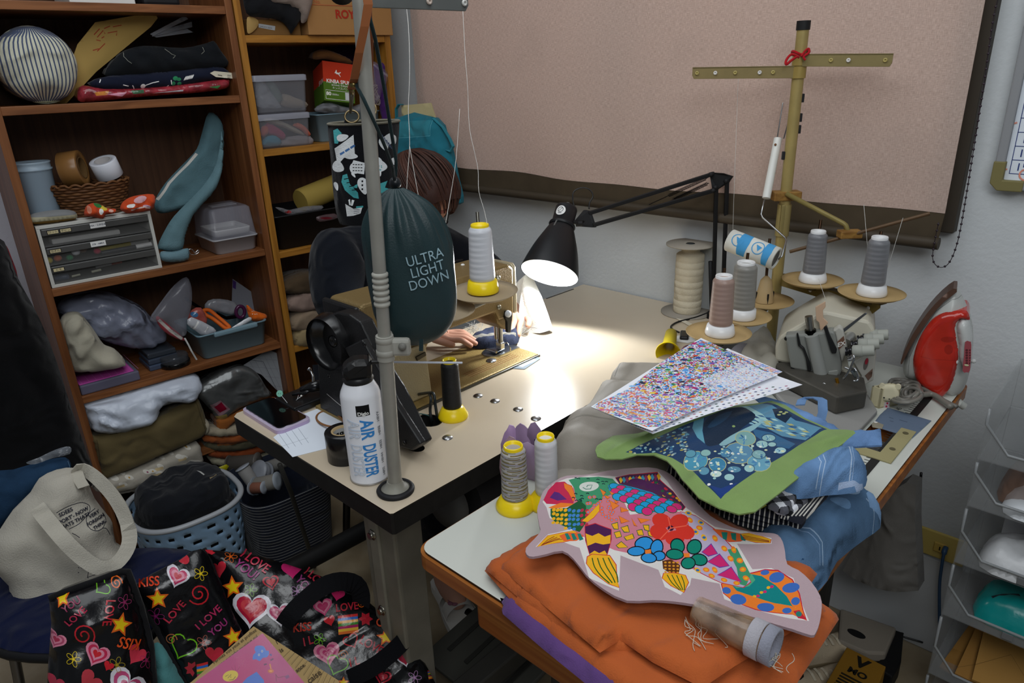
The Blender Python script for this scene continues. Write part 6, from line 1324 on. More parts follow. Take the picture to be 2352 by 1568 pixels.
for pts in([(845,410),(880,405),(885,440),(860,435)],[(905,435),(945,430),(955,465),(925,460)],[(862,460),(895,455),(905,485),(875,490)],[(925,490),(975,480),(985,505),(940,510)],[(1005,465),(1035,465),(1045,495),(1015,490)],[(1045,440),(1078,445),(1080,475),(1055,465)],[(1075,480),(1110,480),(1100,510),(1080,500)],[(875,540),(905,518),(945,555),(890,555)]):F(pts,YLW,DGR,9)
F([(675,415),(740,400),(840,440),(840,500),(815,600),(705,605),(680,500)],PUR,RED,8)
F([(678,455),(720,470),(760,455),(800,480),(838,470),(835,525),(790,530),(740,515),(690,540)],YLW);F([(700,600),(735,572),(765,590),(800,572),(815,600),(770,625)],YLW)
F([(690,620),(720,600),(830,610),(870,680),(875,770),(890,830),(820,800),(730,730),(685,670)],YLW,RED,9)
for k in range(4):FL([(720+k*34,625),(735+k*38,690),(775+k*34,750),(830+k*18,800)],lin('2a5a1c'),7,3)
F([(370,588),(440,500),(520,470),(600,445),(660,470),(640,490),(540,530),(450,560)],YLW,RED,6)
for k in range(4):FL([(395+k*6,578-k*4),(440+k*22,530-k*4),(480+k*18,500+k*4)],lin('8a2c1c'),4)
F([(510,490),(560,460),(640,455),(665,475),(620,510),(540,525)],lin('e0622c'))
for k in range(3):F([(545+k*40,470-k*4),(565+k*40,465-k*4),(585+k*40,500-k*3),(560+k*40,512-k*3)],lin('1c7a6c'))
F([(1165,660),(1220,650),(1280,690),(1270,750),(1220,760),(1170,720)],lin('5a3018'))
for k in range(16):F((1185+(k%4)*26,672+(k//4)*24,9,7,8),lin('d8922c'))
F([(1175,755),(1240,750),(1310,760),(1330,810),(1300,885),(1220,840),(1165,790)],YLW,RED,8)
for k in range(4):FL([(1195+k*30,765),(1225+k*26,820),(1275+k*10,870)],lin('2a5a1c'),6,3)
F([(1485,465),(1570,468),(1660,480),(1720,500),(1660,530),(1590,535),(1540,510)],lin('e0622c'),RED,5)
for k in range(3):F([(1540+k*60,480),(1580+k*55,478),(1575+k*60,528),(1550+k*58,520)],lin('1c7a6c'))
F([(1665,480),(1720,472),(1800,495),(1855,520),(1850,545),(1760,535),(1700,520)],YLW,RED,7)
for k in range(3):FL([(1680,490+k*10),(1760,505+k*9),(1845,530+k*4)],lin('8a3018'),4)
for x,y,a in((1160,425,0.3),(1270,430,-0.3),(1310,490,0.3),(1245,525,0),(1145,490,0.4)):F((x,y,62,42,16,a),lin('d03428'))
F((1218,470,20,16,12),lin('3a1430'));FL([(1218,470),(1200,405)],lin('e86048'),6);FL([(1218,470),(1320,455)],lin('e86048'),6);FL([(1218,470),(1150,530)],lin('e86048'),6)
for(cx,cy),c,ps in(((1075,597),BLE,((1050,545,55,36,0.1),(1130,575,36,42,0.2),(1000,588,52,28,0.1),(1145,628,36,28,0),(1080,640,46,30,0.2))),((1320,625),TEA,((1262,570,42,36,0.5),(1368,575,44,36,-0.4),(1245,620,52,28,0.1),(1400,648,48,32,0),(1330,675,42,34,-0.3)))):
 for x,y,a,bb,r_ in ps:F((x,y,a,bb,18,r_),c,BLK2,12)
 F([(cx-20,cy-12),(cx+18,cy-14),(cx+20,cy+12),(cx-16,cy+14)],ORG)
fw_=lambda u,v,d:0.004*math.sin(u*26+v*17)+0.003*math.sin(v*40-u*9)+0.0008*nz((u,v,0),30)-(0.010*max(0,1-d/0.02)if(u*0.6+v)>0.9 else 0)
b=MB();b.sheet(smooth(fo(fout),2),Ff.p,0.007,lin('b09aa0'),FH,fw_,lambda u,v,d:fw_(u,v,d)-0.0035,lin('a8929a'),fine=0.007)
b.build('fish_applique',M(0.9,spec=0.15,bump=0.2,bscale=700),None,'colourful fish-creature applique on mauve felt lying on the orange cloth','applique',loc=tuple(at(1500,1300,z=zf)))
# cones at the near corner
def multi(t,a):
 x=(t*13+1.0*a)%1.0;y=(t*13-1.0*a)%1.0
 base=mixc(lin('9a98a4'),lin('c0bcb4'),0.5+0.5*math.sin(a*12+t*60));
 if x<0.20:return lin('7a6a34')
 if y<0.18:return lin('8a8a74')
 return base
cone('variegated grey and olive thread cone on yellow foot at the grey table edge',at(1184,1164,z=T),YEL,lin('a8a4a4'),lin('8a7a44'),0.0315,0.019,0.0215,0.0195,0.088,mixf=multi)
cone('white thread cone on yellow foot just left of the fish applique',at(1256,1156,z=T)+V(0,0,0),YEL,lin('d8dade'),lin('bcbec2'),0.0315,0.020,0.0185,0.0175,0.098,mat=SILKY)
# lilac scrap heap
zl=T+0.035
PL=lin('93799a');PKM=lin('a0808c')
for i,(px,z,c,lab)in enumerate((([(1150,1020),(1170,975),(1188,990),(1200,1010),(1190,1040),(1160,1060)],0.05,lin('a888b0'),'bright lilac fabric point sticking up behind the variegated cone'),([(1180,995),(1195,972),(1215,985),(1240,1010),(1230,1040),(1190,1050),(1178,1020)],0.045,PL,'lilac fabric scrap folded behind the variegated cone'),([(1212,985),(1229,970),(1252,1005),(1262,1030),(1240,1045),(1214,1020)],0.05,lin('826a88'),'dusky lilac fabric point nearest the grey trousers'),([(1148,1060),(1155,1030),(1170,1000),(1190,1020),(1190,1060),(1170,1100),(1150,1090)],0.03,PKM,'pinkish mauve fabric scrap hanging over the table gap'),([(1200,1020),(1230,1025),(1262,1060),(1300,1065),(1300,1110),(1240,1120),(1205,1090)],0.02,lin('9c86a4'),'pale lilac fabric between the two cones'))):
 fr=FCAM(px[0][0],px[0][1],depth(at(1215,1120,z=T))+0.04-0.01*i);o=fr.px(smooth(px,2));f=lambda u,v,d:0.014*min(1,d/0.02)+0.006*nz((u,v,0),40,i)
 b=MB();b.sheet(o,fr.p,0.008,c,(),f,lambda u,v,d:f(u,v,d)-0.002);b.build('fabric_scrap',M(0.5,spec=0.3,sheen=0.3),None,lab,'fabric','lilac scraps between the tables',loc=tuple(fr.p(*o[0])))
b=MB();q0=at(1214,1003,d=1.22);q1=at(1244,1030,d=1.19);b.tube([q0,q0+(q1-q0)*0.2,q1],[0.008,0.006,0.005],lin('d8d0bc'),12,cap=False);b.build('elastic_tube',CANVAS,None,'cream fabric tube end poking out of the lilac scraps','tube',loc=tuple(q1))
b=MB();b.strap([at(1226,1006,d=1.20),at(1240,1020,d=1.19),at(1256,1040,d=1.185)],V(0,0,0.012),0.002,lin('d8d4cc'));b.tube([at(1228,1004,d=1.198),at(1256,1034,d=1.184)],0.0025,lin('8a5a3c'),6)
for k in range(14):q=at(1226+k*2.1,1008+k*2.3,d=1.196-k*0.001);b.box(q-RF*0.002,(0.002,0.002,0.005),BLACK)
b.build('zipper_tape',MATTE,None,'short zipper tape with black teeth beside the cream fabric tube','zipper',loc=tuple(at(1240,1020,d=1.19)))
# grey trousers heap
GY=lin('8c867c')
gt=thing('grey_trousers','grey trousers folded in a soft heap across the gap between the tables','trousers',tuple(at(1400,1000,z=T)))
def gl(name,z,px,t,r,sd,sh=(),fold=None,amp=0.005):return lay(name,None,None,z,px,t,r,GY,M(0.7,spec=0.3,bump=0.15,bscale=500,var=0.06,fold=0.6,fscale=9),amp,10,sd,sh,parent=gt,sm=3,fold=fold)
gl('under_leg',T+0.001,[(1270,1110),(1262,1070),(1330,1050),(1520,1035),(1600,1050),(1560,1100),(1480,1120),(1380,1100)],0.03,0.03,1)
gl('folded_leg',T+0.012,[(1262,1000),(1268,975),(1292,945),(1290,938),(1340,905),(1372,860),(1380,850),(1480,862),(1600,880),(1620,960),(1560,1030),(1500,1040),(1380,1040),(1290,1030)],0.056,0.05,2,[(stroke([(1384,853),(1372,880),(1340,915),(1310,930),(1295,945)],2),lin('6a655c')),(stroke([(1300,955),(1400,968),(1500,975)],3),lin('7a756b'))],creases(1.2,34,0.006,4),0.004)
gl('waistband',T+0.030,[(1398,852),(1410,830),(1430,824),(1560,828),(1640,850),(1640,930),(1520,900),(1420,872)],0.036,0.026,3,[(stroke([(1428,826),(1412,856)],2),lin('5a554c')),(stroke([(1450,827),(1560,831)],3),lin('c4c0b8'))])
# clothes pile on the right
lay('folded_jeans','blue jeans folded flat at the bottom of the clothes pile','jeans',T+0.001,[(1740,1200),(1760,1290),(1860,1300),(1884,1290),(1912,1262),(1934,1220),(2000,1170),(2034,1146),(2030,1120),(2004,1108),(1990,1096),(1920,1096),(1820,1130),(1760,1160)],0.05,0.035,lin('4d6987'),DENIM,0.007,14,2,[(stroke([(1800,1206),(1860,1216),(1890,1236),(1895,1266)],2.5),lin('8aa0b8')),(stroke([(1794,1212),(1856,1223),(1884,1242),(1888,1270)],1.5),lin('7a92b0')),(ell(1960,1128,16,8),lin('8aa4c0')),(ell(1930,1155,26,12,16,.4),lin('6a8cb0')),(stroke([(1990,1140),(2012,1150),(2016,1160)],2),lin('8aa0b8')),([(2000,1150),(2034,1146),(2030,1120),(2005,1112),(1990,1130)],lin('7494b8'))],sm=2,fold=creases(0.6,40,0.004))
lay('jeans_pocket','dark fold of jeans poking out beneath the striped cloth','jeans',T+0.002,[(1700,1190),(1720,1215),(1790,1280),(1840,1300),(1884,1288),(1870,1250),(1800,1215)],0.045,0.02,lin('2c4664'),DENIM,0.006,20,3,sm=2)
SK=lin('1b1d26')
def stripes(x0,x1,n,f):return[(stroke([(x0+(x1-x0)*k/n,f(k/n)[0]),(x0+(x1-x0)*k/n+f(k/n)[2],f(k/n)[1])],2.6),lin('c9c6bc'))for k in range(n)]
sc1=thing('striped_cloth','black and white pinstriped cloth folded in several layers in the pile','cloth',tuple(at(1750,1170,z=T+.05)))
sf=[]
for k in range(4):
 dx=3*(k%2);y=-12*k
 P=[(1532,1088+y*.6),(1540,1072+y*.6),(1620,1060),(1800,1090),(1902,1138+y*.3),(1842+dx,1222+y),(1828+dx,1224+y),(1700,1190+y),(1600,1142+y)]
 st=[(stroke([(1535+11*j,1080+5.2*j*0.45-30),(1535+11*j-16,1080+5.2*j+40)],3.2),lin('bdbab2'))for j in range(29)]
 lay('fold',None,None,T+0.03+0.011*k,P,0.012,0.005,SK,None,0.002,14,k,st,parent=sc1,res=0.009,fine=0.008)
lay('top_fold',None,None,T+0.074,[(1790,1180),(1826,1192),(1842,1196),(1905,1130),(1930,1108),(1900,1100),(1840,1130)],0.006,0.004,SK,None,0.001,14,7,[(stroke([(1800+9*k,1186-k*0.3),(1880+8*k,1096-k*0.3)],3),lin('bdbab2'))for k in range(-2,9)],parent=sc1)
gc_=thing('gingham_cloth','black and white gingham cloth folded on the striped cloth','cloth',tuple(at(1800,1130,z=T+.08)))
gpx=[(1756,1150),(1770,1138),(1810,1112),(1850,1084),(1900,1080),(1966,1094),(1962,1104),(1900,1118),(1830,1162),(1812,1174),(1790,1168)]
def gingc(u,v):
 a=int(math.floor((u*.58+v*.81)/.011));c=int(math.floor((u*.81-v*.58)/.011));return(lin('dfe1e8'),lin('56575e'),lin('0f1014'))[(a%2)+(c%2)]
for nm,px,z,t in(('lower_fold',[(1770,1160),(1812,1176),(1832,1164),(1900,1120),(1968,1098),(1950,1084),(1880,1090),(1820,1130)],T+0.078,0.007),('upper_fold',[(1754,1150),(1772,1136),(1812,1110),(1850,1082),(1884,1078),(1880,1092),(1840,1124),(1812,1168),(1790,1166)],T+0.085,0.008)):
 fr=FZ(z);b=MB();f=puffh(t,0.003,0.0003,16,4);b.sheet(fr.px(smooth(px,2),t),fr.p,0.0015,gingc,(),f,lambda u,v,d:0.0,fine=0.03);b.build(nm,CLOTH,gc_)
lay('jeans_waist','light blue jeans waistband rolled on top of the gingham cloth','jeans',T+0.088,[(1790,1080),(1830,1050),(1890,1020),(1945,1012),(1985,1024),(1998,1044),(1996,1070),(1970,1086),(1900,1092),(1840,1100)],0.032,0.03,lin('6385ae'),DENIM,0.006,24,5,[(stroke([(1946,1014),(1956,1050),(1954,1086)],3),lin('a0b4cc')),(stroke([(1953,1014),(1962,1050),(1960,1086)],2),lin('8ca4c4')),(stroke([(1880,1050),(1886,1062),(1878,1094)],2),lin('a0b4cc')),(stroke([(1890,1046),(1896,1062),(1888,1094)],2),lin('a0b4cc')),(stroke([(1930,1088),(1980,1082),(1994,1076)],3),lin('9fb2d0'))],sm=2,fold=creases(0.2,60,0.003))
lay('denim_strip','pale denim strip sticking out under the green edged print at right','denim',T+0.112,[(1880,1010),(1960,985),(2024,981),(2027,1016),(1960,1020),(1900,1030)],0.004,0.004,lin('6687b4'),DENIM,0.001,14,2,thick=0.003)
lay('denim_strip','pale denim piece along the back edge of the green edged print','denim',T+0.108,[(1730,905),(1780,912),(1840,935),(1900,965),(1945,990),(1920,1000),(1850,975),(1760,930)],0.004,0.004,lin('6687b4'),DENIM,0.002,14,3,thick=0.003)
fr=FCAM(1860,940,depth(at(1862,945,z=T+0.1)));b=MB();P=[at(1838,930,d=1.27),at(1842,918,d=1.29),at(1858,912,d=1.29),at(1878,914,d=1.28),at(1889,920,d=1.26),at(1890,945,d=1.24),at(1884,968,d=1.23)];b.strap([tuple(q)for q in P],[V(0.012,0.012,0)]*7,0.002,lin('6a8ab4'));b.build('denim_loop',DENIM,None,'pale denim belt loop curling up beside the overlock machine','denim',loc=tuple(P[-1]))
# green edged sea print
S6=lambda pts:cv(pts,900/2352,1200,750)
zg=T+0.122;Fg=FZ(zg);gshp=[]
def G(pts,c,sm=0):gshp.append((Fg.px(S6(smooth(pts,sm)if sm else(ell(*pts)if isinstance(pts,tuple)else pts))),c))
NAV=lin('1c3a60');MID=lin('3f7aa0');PAL=lin('9cc4c4');DK=lin('14283f');TLB=lin('5c98ac');OLV=lin('a89c4c')
prt=[(620,690),(760,640),(1100,540),(1470,440),(1580,490),(1700,550),(1830,605),(1660,700),(1400,880),(1190,1035),(1100,960),(1000,850),(900,760),(800,705)]
G(prt,NAV)
random.seed(33)
def inprt(x,y):return inpoly(x,y,prt)
for k in range(190):
 x,y=640+random.random()*360,560+random.random()*190
 if inprt(x-8,y)and inprt(x+8,y):G((x,y,6+7*random.random(),3+3*random.random(),7),random.choice((TLB,PAL,lin('7a94a0'),OLV,MID,lin('b4bca4'))))
for pts,c in(([(1030,560),(1090,545),(1080,620),(1095,700),(1050,660),(1020,600)],TLB),([(1440,450),(1500,470),(1640,560),(1800,600),(1700,670),(1560,640),(1480,600),(1400,590),(1480,540),(1380,540),(1240,500)],lin('5a8ca8')),([(1380,600),(1500,620),(1640,690),(1600,720),(1480,690),(1400,640)],lin('34648c')),([(1260,490),(1340,470),(1440,520),(1500,580),(1430,570),(1330,520)],PAL)):G(pts,c)
for k in range(60):
 t=random.random();x=1250+t*480;y=480+t*130+random.random()*60
 if inprt(x,y):G([(x-26,y-6),(x+6,y-4),(x+28,y+8),(x-4,y+4)],random.choice((lin('86b4c4'),lin('3c6c94'),lin('a8ccc8'),lin('b4b070'),lin('2a4c78'))))
G([(1085,590),(1110,550),(1180,515),(1290,480),(1360,500),(1400,540),(1320,600),(1230,680),(1180,705),(1110,715),(1090,660)],DK,3)
G([(1110,600),(1170,540),(1260,510),(1220,560),(1150,600)],lin('1f3c58'),2)
G([(1180,705),(1250,650),(1340,600),(1440,560),(1400,600),(1300,660),(1220,710)],lin('8ab4bc'),2);G((1268,594,10,6,10),lin('8aa464'))
G([(1500,490),(1560,490),(1620,530),(1580,570),(1520,540)],DK);
for x,y in((1550,510),(1570,520),(1540,525),(1585,512)):G((x,y,12,5,8),lin('a8b078'))
for x,y,rx_,ry_,c in((1300,760,90,70,lin('5a8cac')),(1040,810,70,62,lin('4a94b0')),(1170,840,50,46,lin('3a80a4')),(1420,820,70,55,lin('6aa4bc')),(1340,660,60,42,lin('7ca8a8')),(1440,690,36,24,PAL),(1420,760,40,30,lin('84b0b4')),(1500,690,24,14,PAL),(1550,730,34,20,lin('a0c8d0')),(1220,760,34,30,lin('4a84a4')),(1360,860,30,24,PAL),(1160,900,34,20,lin('c4d8d0')),(1240,920,30,20,PAL),(1090,880,30,24,lin('5c94ac')),(1480,650,40,20,lin('8cb4b8')),(1270,870,40,20,lin('5a8ca4')),(1100,760,30,22,lin('8cb8b4')),(1010,760,30,24,TLB)):
 G((x,y,rx_+4,ry_+4,14),lin('b8b880')if rx_>40 else NAV);G((x,y,rx_,ry_,14),c)
 if rx_>30:
  for k in range(7):
   a=random.random()*6.28;q=random.random()*0.75;G((x+rx_*q*math.cos(a),y+ry_*q*math.sin(a),rx_*0.24,ry_*0.12,7,a),random.choice((lin('2c6494'),lin('b4d4d4'),lin('4c88b4'),lin('86b4c0'))))
for k in range(70):
 x,y=960+random.random()*640,700+random.random()*300
 if inprt(x-10,y)and inprt(x+10,y+6):G((x,y,7+5*random.random(),5+3*random.random(),7),random.choice((WHITE,PAL,lin('c8d8c8'),lin('d8dcb0'))))
G([(1120,965),(1190,985),(1290,950),(1240,1000),(1190,1033)],lin('1f3c7c'))
gpx2=[(438,650),(448,620),(480,595),(545,555),(700,560),(1100,480),(1460,428),(1500,425),(1580,455),(1700,535),(1850,598),(1950,600),(2030,608),(1840,742),(1700,850),(1460,1040),(1400,1088),(1300,1105),(1180,1070),(1060,1010),(960,900),(920,830),(870,765),(790,712),(690,700),(600,720),(500,712),(450,690)]
dr=lambda u,v,d:0.005*math.sin(u*24+1)*math.cos(v*20)+0.002*nz((u,v,0),12)
def gh(u,v,d):
 q=Fg.p(u,v,0);s_=max(0.0,(-0.40-q.x)/0.25);return dr(u,v,d)-0.045*s_*s_*max(0,min(1,(1.05-q.y)/0.12))-0.006*max(0,1-d/0.02)
b=MB();b.sheet(Fg.px(S6(gpx2)),Fg.p,0.010,lin('7f9a5c'),gshp,gh,lambda u,v,d:gh(u,v,d)-0.002,lin('7c9658'),fine=0.009)
b.build('sea_print_cloth',CLOTH,None,'green bordered cloth with a blue sea creature print on top of the clothes','cloth',loc=tuple(at(1650,1050,z=zg)))
lay('yellow_green_cloth','olive yellow cloth edge peeking from under the green bordered print','cloth',T+0.088,[(1690,1166),(1720,1158),(1760,1142),(1762,1152),(1730,1170),(1704,1174)],0.006,0.006,lin('8a8a24'),None,0.001,20,1)
# printed papers on top
S9=lambda pts:cv(pts,510/2352,1350,760)
zp=T+0.140;colsA=[lin(c)for c in('2f74c8','58a0e0','8cc4f0','2c4ca0','c84030','e07040','2f8a4a','6ab85c','b03070','7a4ca8','e8c850','1f3050','d88ab8','a0c8e8','3a3048')]
colsB=[lin(c)for c in('b8508c','d0709c','5a9ad0','e09050','c85a40','8ab0e0','e8d080','9a6ab8','7ab890','c0c8e8','48609c')]
colsC=[lin(c)for c in('9ab8e0','c4d4ec','e0b8c0','b8a8d0','d8d8b0','6a88b8','a8c8d8','c87868')]
def sheetp(label,pts,z,dabs,tilt=0.0,res=0.012):
 fr=FZ(z);S=[(fr.px(S9(p)),c)for p,c in dabs];f=lambda u,v,d:0.0025*math.sin(u*14+v*9)+tilt*0
 b=MB();b.sheet(fr.px(S9(pts)),fr.p,res,lin('eceef6'),S,f,lambda u,v,d:f(u,v,d)-0.0005,lin('dfe2ea'),fine=0.02)
 b.build('art_print',PAPER,None,label,'paper print',loc=tuple(fr.p(*fr.px(S9(pts))[0])))
def dab(x,y,l,w,a):return[(x+l*math.cos(a)*k+w*math.sin(a)*m,y+l*0.45*math.sin(a)*k-w*math.cos(a)*m)for k,m in((-1,0),(-.3,1),(.7,.7),(1,0),(.3,-1),(-.7,-.7))]
random.seed(41);D3=[]
low=[(1150,180),(2275,553),(690,1092),(33,788)]
for r_ in range(7):
 for k in range(26-r_*2):
  t=k/25.0;x=720+t*1520-r_*20+random.random()*12;y=1058-t*505-r_*27+random.random()*8
  if inpoly(x-30,y,low)and inpoly(x+30,y,low):D3.append((dab(x,y,20,5,-0.35),random.choice((lin('5a2c30'),lin('2c3c70'),lin('b06080'),lin('3a5a50'),lin('c89060'),lin('8a9ac0')))))
for k in range(22):t=k/21;D3.append((dab(180+t*500,880+t*185,14,6,1.0),random.choice(colsB)))
sheetp('lowest art print sheet with rows of small coloured dabs on white margin',low,zp,D3)
mid=[(1480,188),(2062,420),(1500,690),(1000,500)]
D2=[(dab(1500+t*520+random.random()*10,225+t*190+j*16,28,4,0.35),random.choice((lin('d88a50'),lin('5a88d0'),lin('c8a0c0'),lin('e0b090'))))for t in[k/20 for k in range(21)]for j in range(4)]
sheetp('middle art print sheet peeking out to the right of the top one',mid,zp+0.003,D2)
top=[(1200,85),(2015,455),(1390,730),(680,1060),(33,786)]
D1=[];random.seed(45);fzp=FZ(zp+0.006);(ax0,ay0),(bx0,by0),(cx0,cy0)=fzp.px(S9([(33,786),(1200,85),(690,1060)]))
def mosaic(u,v):
 du,dv=u-ax0,v-ay0;x=(du*(bx0-ax0)+dv*(by0-ay0))/((bx0-ax0)**2+(by0-ay0)**2);y=(du*(cx0-ax0)+dv*(cy0-ay0))/((cx0-ax0)**2+(cy0-ay0)**2)
 if random.random()<0.36+0.4*(x>0.5 and y>0.75):return random.choice((lin('dfe6f4'),lin('c8d8f0'),lin('e6dfe0')))
 cs=colsC if x>0.45 and y>0.6 else(colsB if x<0.3 or y>0.85 else colsA);return cs[int(abs(nz((u,v,0),45,2))*2.2*len(cs)+random.random()*3.4)%len(cs)]
tin=smooth([(1190,110),(1990,450),(1400,715),(760,1020),(420,930),(60,786),(440,600)],3)
for k in range(520):
 x,y=60+random.random()*1930,95+random.random()*930
 if not inpoly(x,y,tin):continue
 s_=(x-60)/1930;r_=(y-95)/930
 if x>1350+(random.random()-.5)*200 and y>330-(random.random())*60:cs=colsC;l,w=15,4
 elif r_>0.66:cs=colsB;l,w=44,7
 elif x<420:cs=colsB;l,w=30,8
 else:cs=colsA;l,w=24+16*random.random(),8+4*random.random()
 D1.append((dab(x,y,l,w,-0.5+random.random()*1.0 if r_<.66 else 0.35),random.choice(cs)))
for k in range(40):t=k/39;D1.append((dab(1200+t*700,110+t*300+random.random()*16,24,6,0.4),random.choice((lin('6a8a3c'),lin('c87050'),lin('5a78b8')))))
D1.insert(0,(tin,lambda u,v:mosaic(u,v)))
sheetp('top art print sheet covered in dense colourful dabs',top,zp+0.006,D1,0,0.0036)
# overlock machine
ov=thing('overlock_machine','grey and cream overlock machine with four tension knobs near the wall','overlock machine',tuple(at(1930,920,z=T)))
So=lambda pts:cv(pts,300/1568,1780,680)
CRMo=lin('c4bfae');GRo=lin('82847f');DKo=lin('3a3a37');IRON=M(0.45,metal=0.3,spec=0.5,var=0.15,vscale=30)
def pr(b,d,pts,t,col,bev=0.003,raw=False):
 fr=FCAM(1900,830,d);P=[fr.p(*q)for q in fr.px(pts if raw else So(pts))];b.prism(P,fr.n*-t,col,bev=bev)
b=MB();pr(b,1.46,[(0,780),(0,600),(40,500),(110,450),(560,190),(640,190),(1130,300),(1200,400),(1215,700),(1180,1000),(1000,1130),(780,900),(180,820)],0.16,CRMo,0.006);b.build('body',M(0.45,spec=0.4,var=0.03),ov)
b=MB();pr(b,1.43,[(118,475),(390,455),(690,420),(720,440),(795,800),(800,900),(770,975),(560,1010),(495,1010),(470,920),(190,870)],0.03,GRo,0.004);b.build('face_plate',M(0.5,spec=0.4,var=0.04),ov)
b=MB();fr=FCAM(1900,830,1.43);P=[fr.p(*q)for q in fr.px(So([(440,470),(560,1000)]))];b.cyl(P[0],P[1],0.013,lin('90928e'),24);b.build('needle_bar_housing',M(0.45,spec=0.5),ov)
b=MB();pr(b,1.435,[(690,420),(770,365),(820,400),(870,640),(800,800),(720,440)],0.02,lin('b5b3aa'),0.003);b.build('corner_cover',MATTE,ov)
fr=FCAM(1900,830,1.4335)
b=MB();q=fr.px(So([(745,550),(825,475),(845,560),(770,640)]));b.prism([fr.p(*a,0.0006)for a in q],fr.n*0.0006,lin('6a4a3a'));c=fr.uv(*So([(796,572)])[0])
b.text('EX',lambda u,v,h:fr.p(c[0]+u*0.87-v*0.1,c[1]+v+u*0.5,0.0016),0.0125,lin('d8d6d0'),bold=0.0004);b.build('badge',MATTE,ov)
b=MB()
for pts in([(255,450),(275,440),(310,590),(350,620),(420,800),(440,900),(390,900),(370,760),(330,640),(275,600)],[(580,380),(620,350),(660,470),(745,640),(735,690),(680,690),(660,640),(610,470)]):pr(b,1.424,pts,0.006,BK,0.002)
b.build('thread_take_up',PLAST,ov)
b=MB()
for x,y in((137,507),(675,465),(215,862),(742,867)):q=fr.p(*fr.uv(*So([(x,y)])[0]));b.lathe([(0.0042,0),(0.0042,0.0025),(0.002,0.003)],q,fr.n,16,BK2)
b.build('face_screw',MATTE,ov)
b=MB();pr(b,1.427,[(640,905),(750,890),(765,930),(740,968),(650,970),(635,940)],0.004,lin('8b8d88'),0.0015);b.build('guide_plate',MATTE,ov)
b=MB();p=FCAM(1900,830,1.44);a=p.p(*p.uv(*So([(430,450)])[0]));c=p.p(*p.uv(*So([(405,240)])[0]));b.cyl(a,a.lerp(c,0.25),0.011,BK,20);b.cyl(a.lerp(c,0.2),c,0.0075,lin('a5a39c'),20);b.build('bar_top',METAL,ov)
b=MB();pr(b,1.445,[(485,130),(605,65),(608,130),(575,170),(580,260),(640,320),(545,430),(530,320),(495,290)],0.004,lin('c8a88c'),0.001);b.build('thread_lever',PLAST,ov)
b=MB();p=FCAM(1900,830,1.45);a=p.p(*p.uv(*So([(850,560)])[0]));c=p.p(*p.uv(*So([(1130,340)])[0]))+RF*0.05;b.cyl(a,c,0.013,lin('a8a7a2'),24);b.build('polished_rail',M(0.25,metal=0.7),ov)
b=MB();pr(b,1.44,[(810,400),(1090,195),(1110,210),(830,435)],0.003,lin('8c8d90'),0.001)
b.build('thread_guide_bar',METAL,ov)
for i,(x,y,w)in enumerate(((945,655,1.0),(1015,575,.95),(1085,515,.9),(1150,465,.85))):
 d0=1.40+i*0.022;p=FCAM(1900,830,d0);a=p.p(*p.uv(*So([(x-20,y+5)])[0]));c=p.p(*p.uv(*So([(x+250*w,y-5)])[0]));L1=(c-a).length;ax_=(c-a)
 kb=MB();rr=0.0118;kb.lathe([(rr*0.7,0),(rr,0.002),(rr,L1*0.45),(rr*0.92,L1*0.47)],a,ax_,28,lin('9a9c94'))
 n=28;prof=[(rr*0.9,L1*0.47),(rr*0.9,L1*0.95),(rr*0.8,L1)];kb.lathe(prof,a,ax_,28,lin('a0a29a'),sm=False);kb.lathe([(0.003,0),(0.003,0.0004)],c,ax_,12,DKo)
 kn=kb.build('tension_knob',MATTE,ov)
 kb=MB();kb.lathe([(rr*0.75,-0.012),(rr*0.75,-0.008),(rr*0.5,-0.007),(rr*0.75,-0.005),(rr*0.75,-0.001)],a,ax_,20,lin('3a3a3c'));kb.build('tension_disc',METAL,kn)
b=MB();fr=FCAM(1900,830,1.438);c=fr.p(*fr.uv(*So([(1095,810)])[0]));
pr(b,1.452,[(940,790),(1215,640),(1180,1010),(1000,1110),(1040,960)],0.02,lin('b0aea6'),0.002);b.build('side_cover',MATTE,ov)
b=MB();fr=FCAM(1900,830,1.4515);b.sheet([fr.uv(*q)for q in So(ell(1093,812,26,75,16,0.25))],lambda u,v,h:fr.p(u,v,0.0006),0.01,lin('6a6460'));b.sheet([fr.uv(*q)for q in So(ell(1100,780,18,40,12,0.25))],lambda u,v,h:fr.p(u,v,0.001),0.01,lin('a02838'));b.sheet([fr.uv(*q)for q in So([(1080,950),(1175,865),(1165,960),(1120,1010)])],lambda u,v,h:fr.p(u,v,0.0008),0.01,lin('6e564a'));b.build('emblem',MATTE,ov)
b=MB();P=[at(1776,852,z=T+0.055),at(1800,845,z=T+0.055),at(1965,905,z=T+0.05),at(2000,935,z=T+0.045),at(1930,945,z=T+0.045)]
b.prism([at(*q,z=T+0.05)for q in((1770,836),(1830,822),(1985,866),(1992,898),(1925,912))],V(0,0,-0.036),lin('4d4a44'),bev=0.003);b.build('bed',IRON,ov)
b=MB();b.prism([at(*q,z=T+0.012)for q in((1760,880),(1830,850),(1995,905),(2016,942),(1975,986),(1880,1002))],V(0,0,-0.011),lin('8c8b88'),bev=0.003);b.build('cloth_plate',MATTE,ov)
b=MB();pr(b,1.37,[(600,1250),(680,1180),(880,1250),(960,1290),(1060,1330),(990,1410),(900,1380),(870,1330),(640,1310)],0.012,lin('35332f'),0.003);b.build('presser_arm',IRON,ov)
b=MB();p=FCAM(1900,830,1.39);a=p.p(*p.uv(*So([(740,985)])[0]));c=p.p(*p.uv(*So([(768,1120)])[0]));b.cyl(a,c,0.0032,lin('c8902c'));b.build('needle_clamp',METAL,ov)
b=MB();p=FCAM(1900,830,1.38);
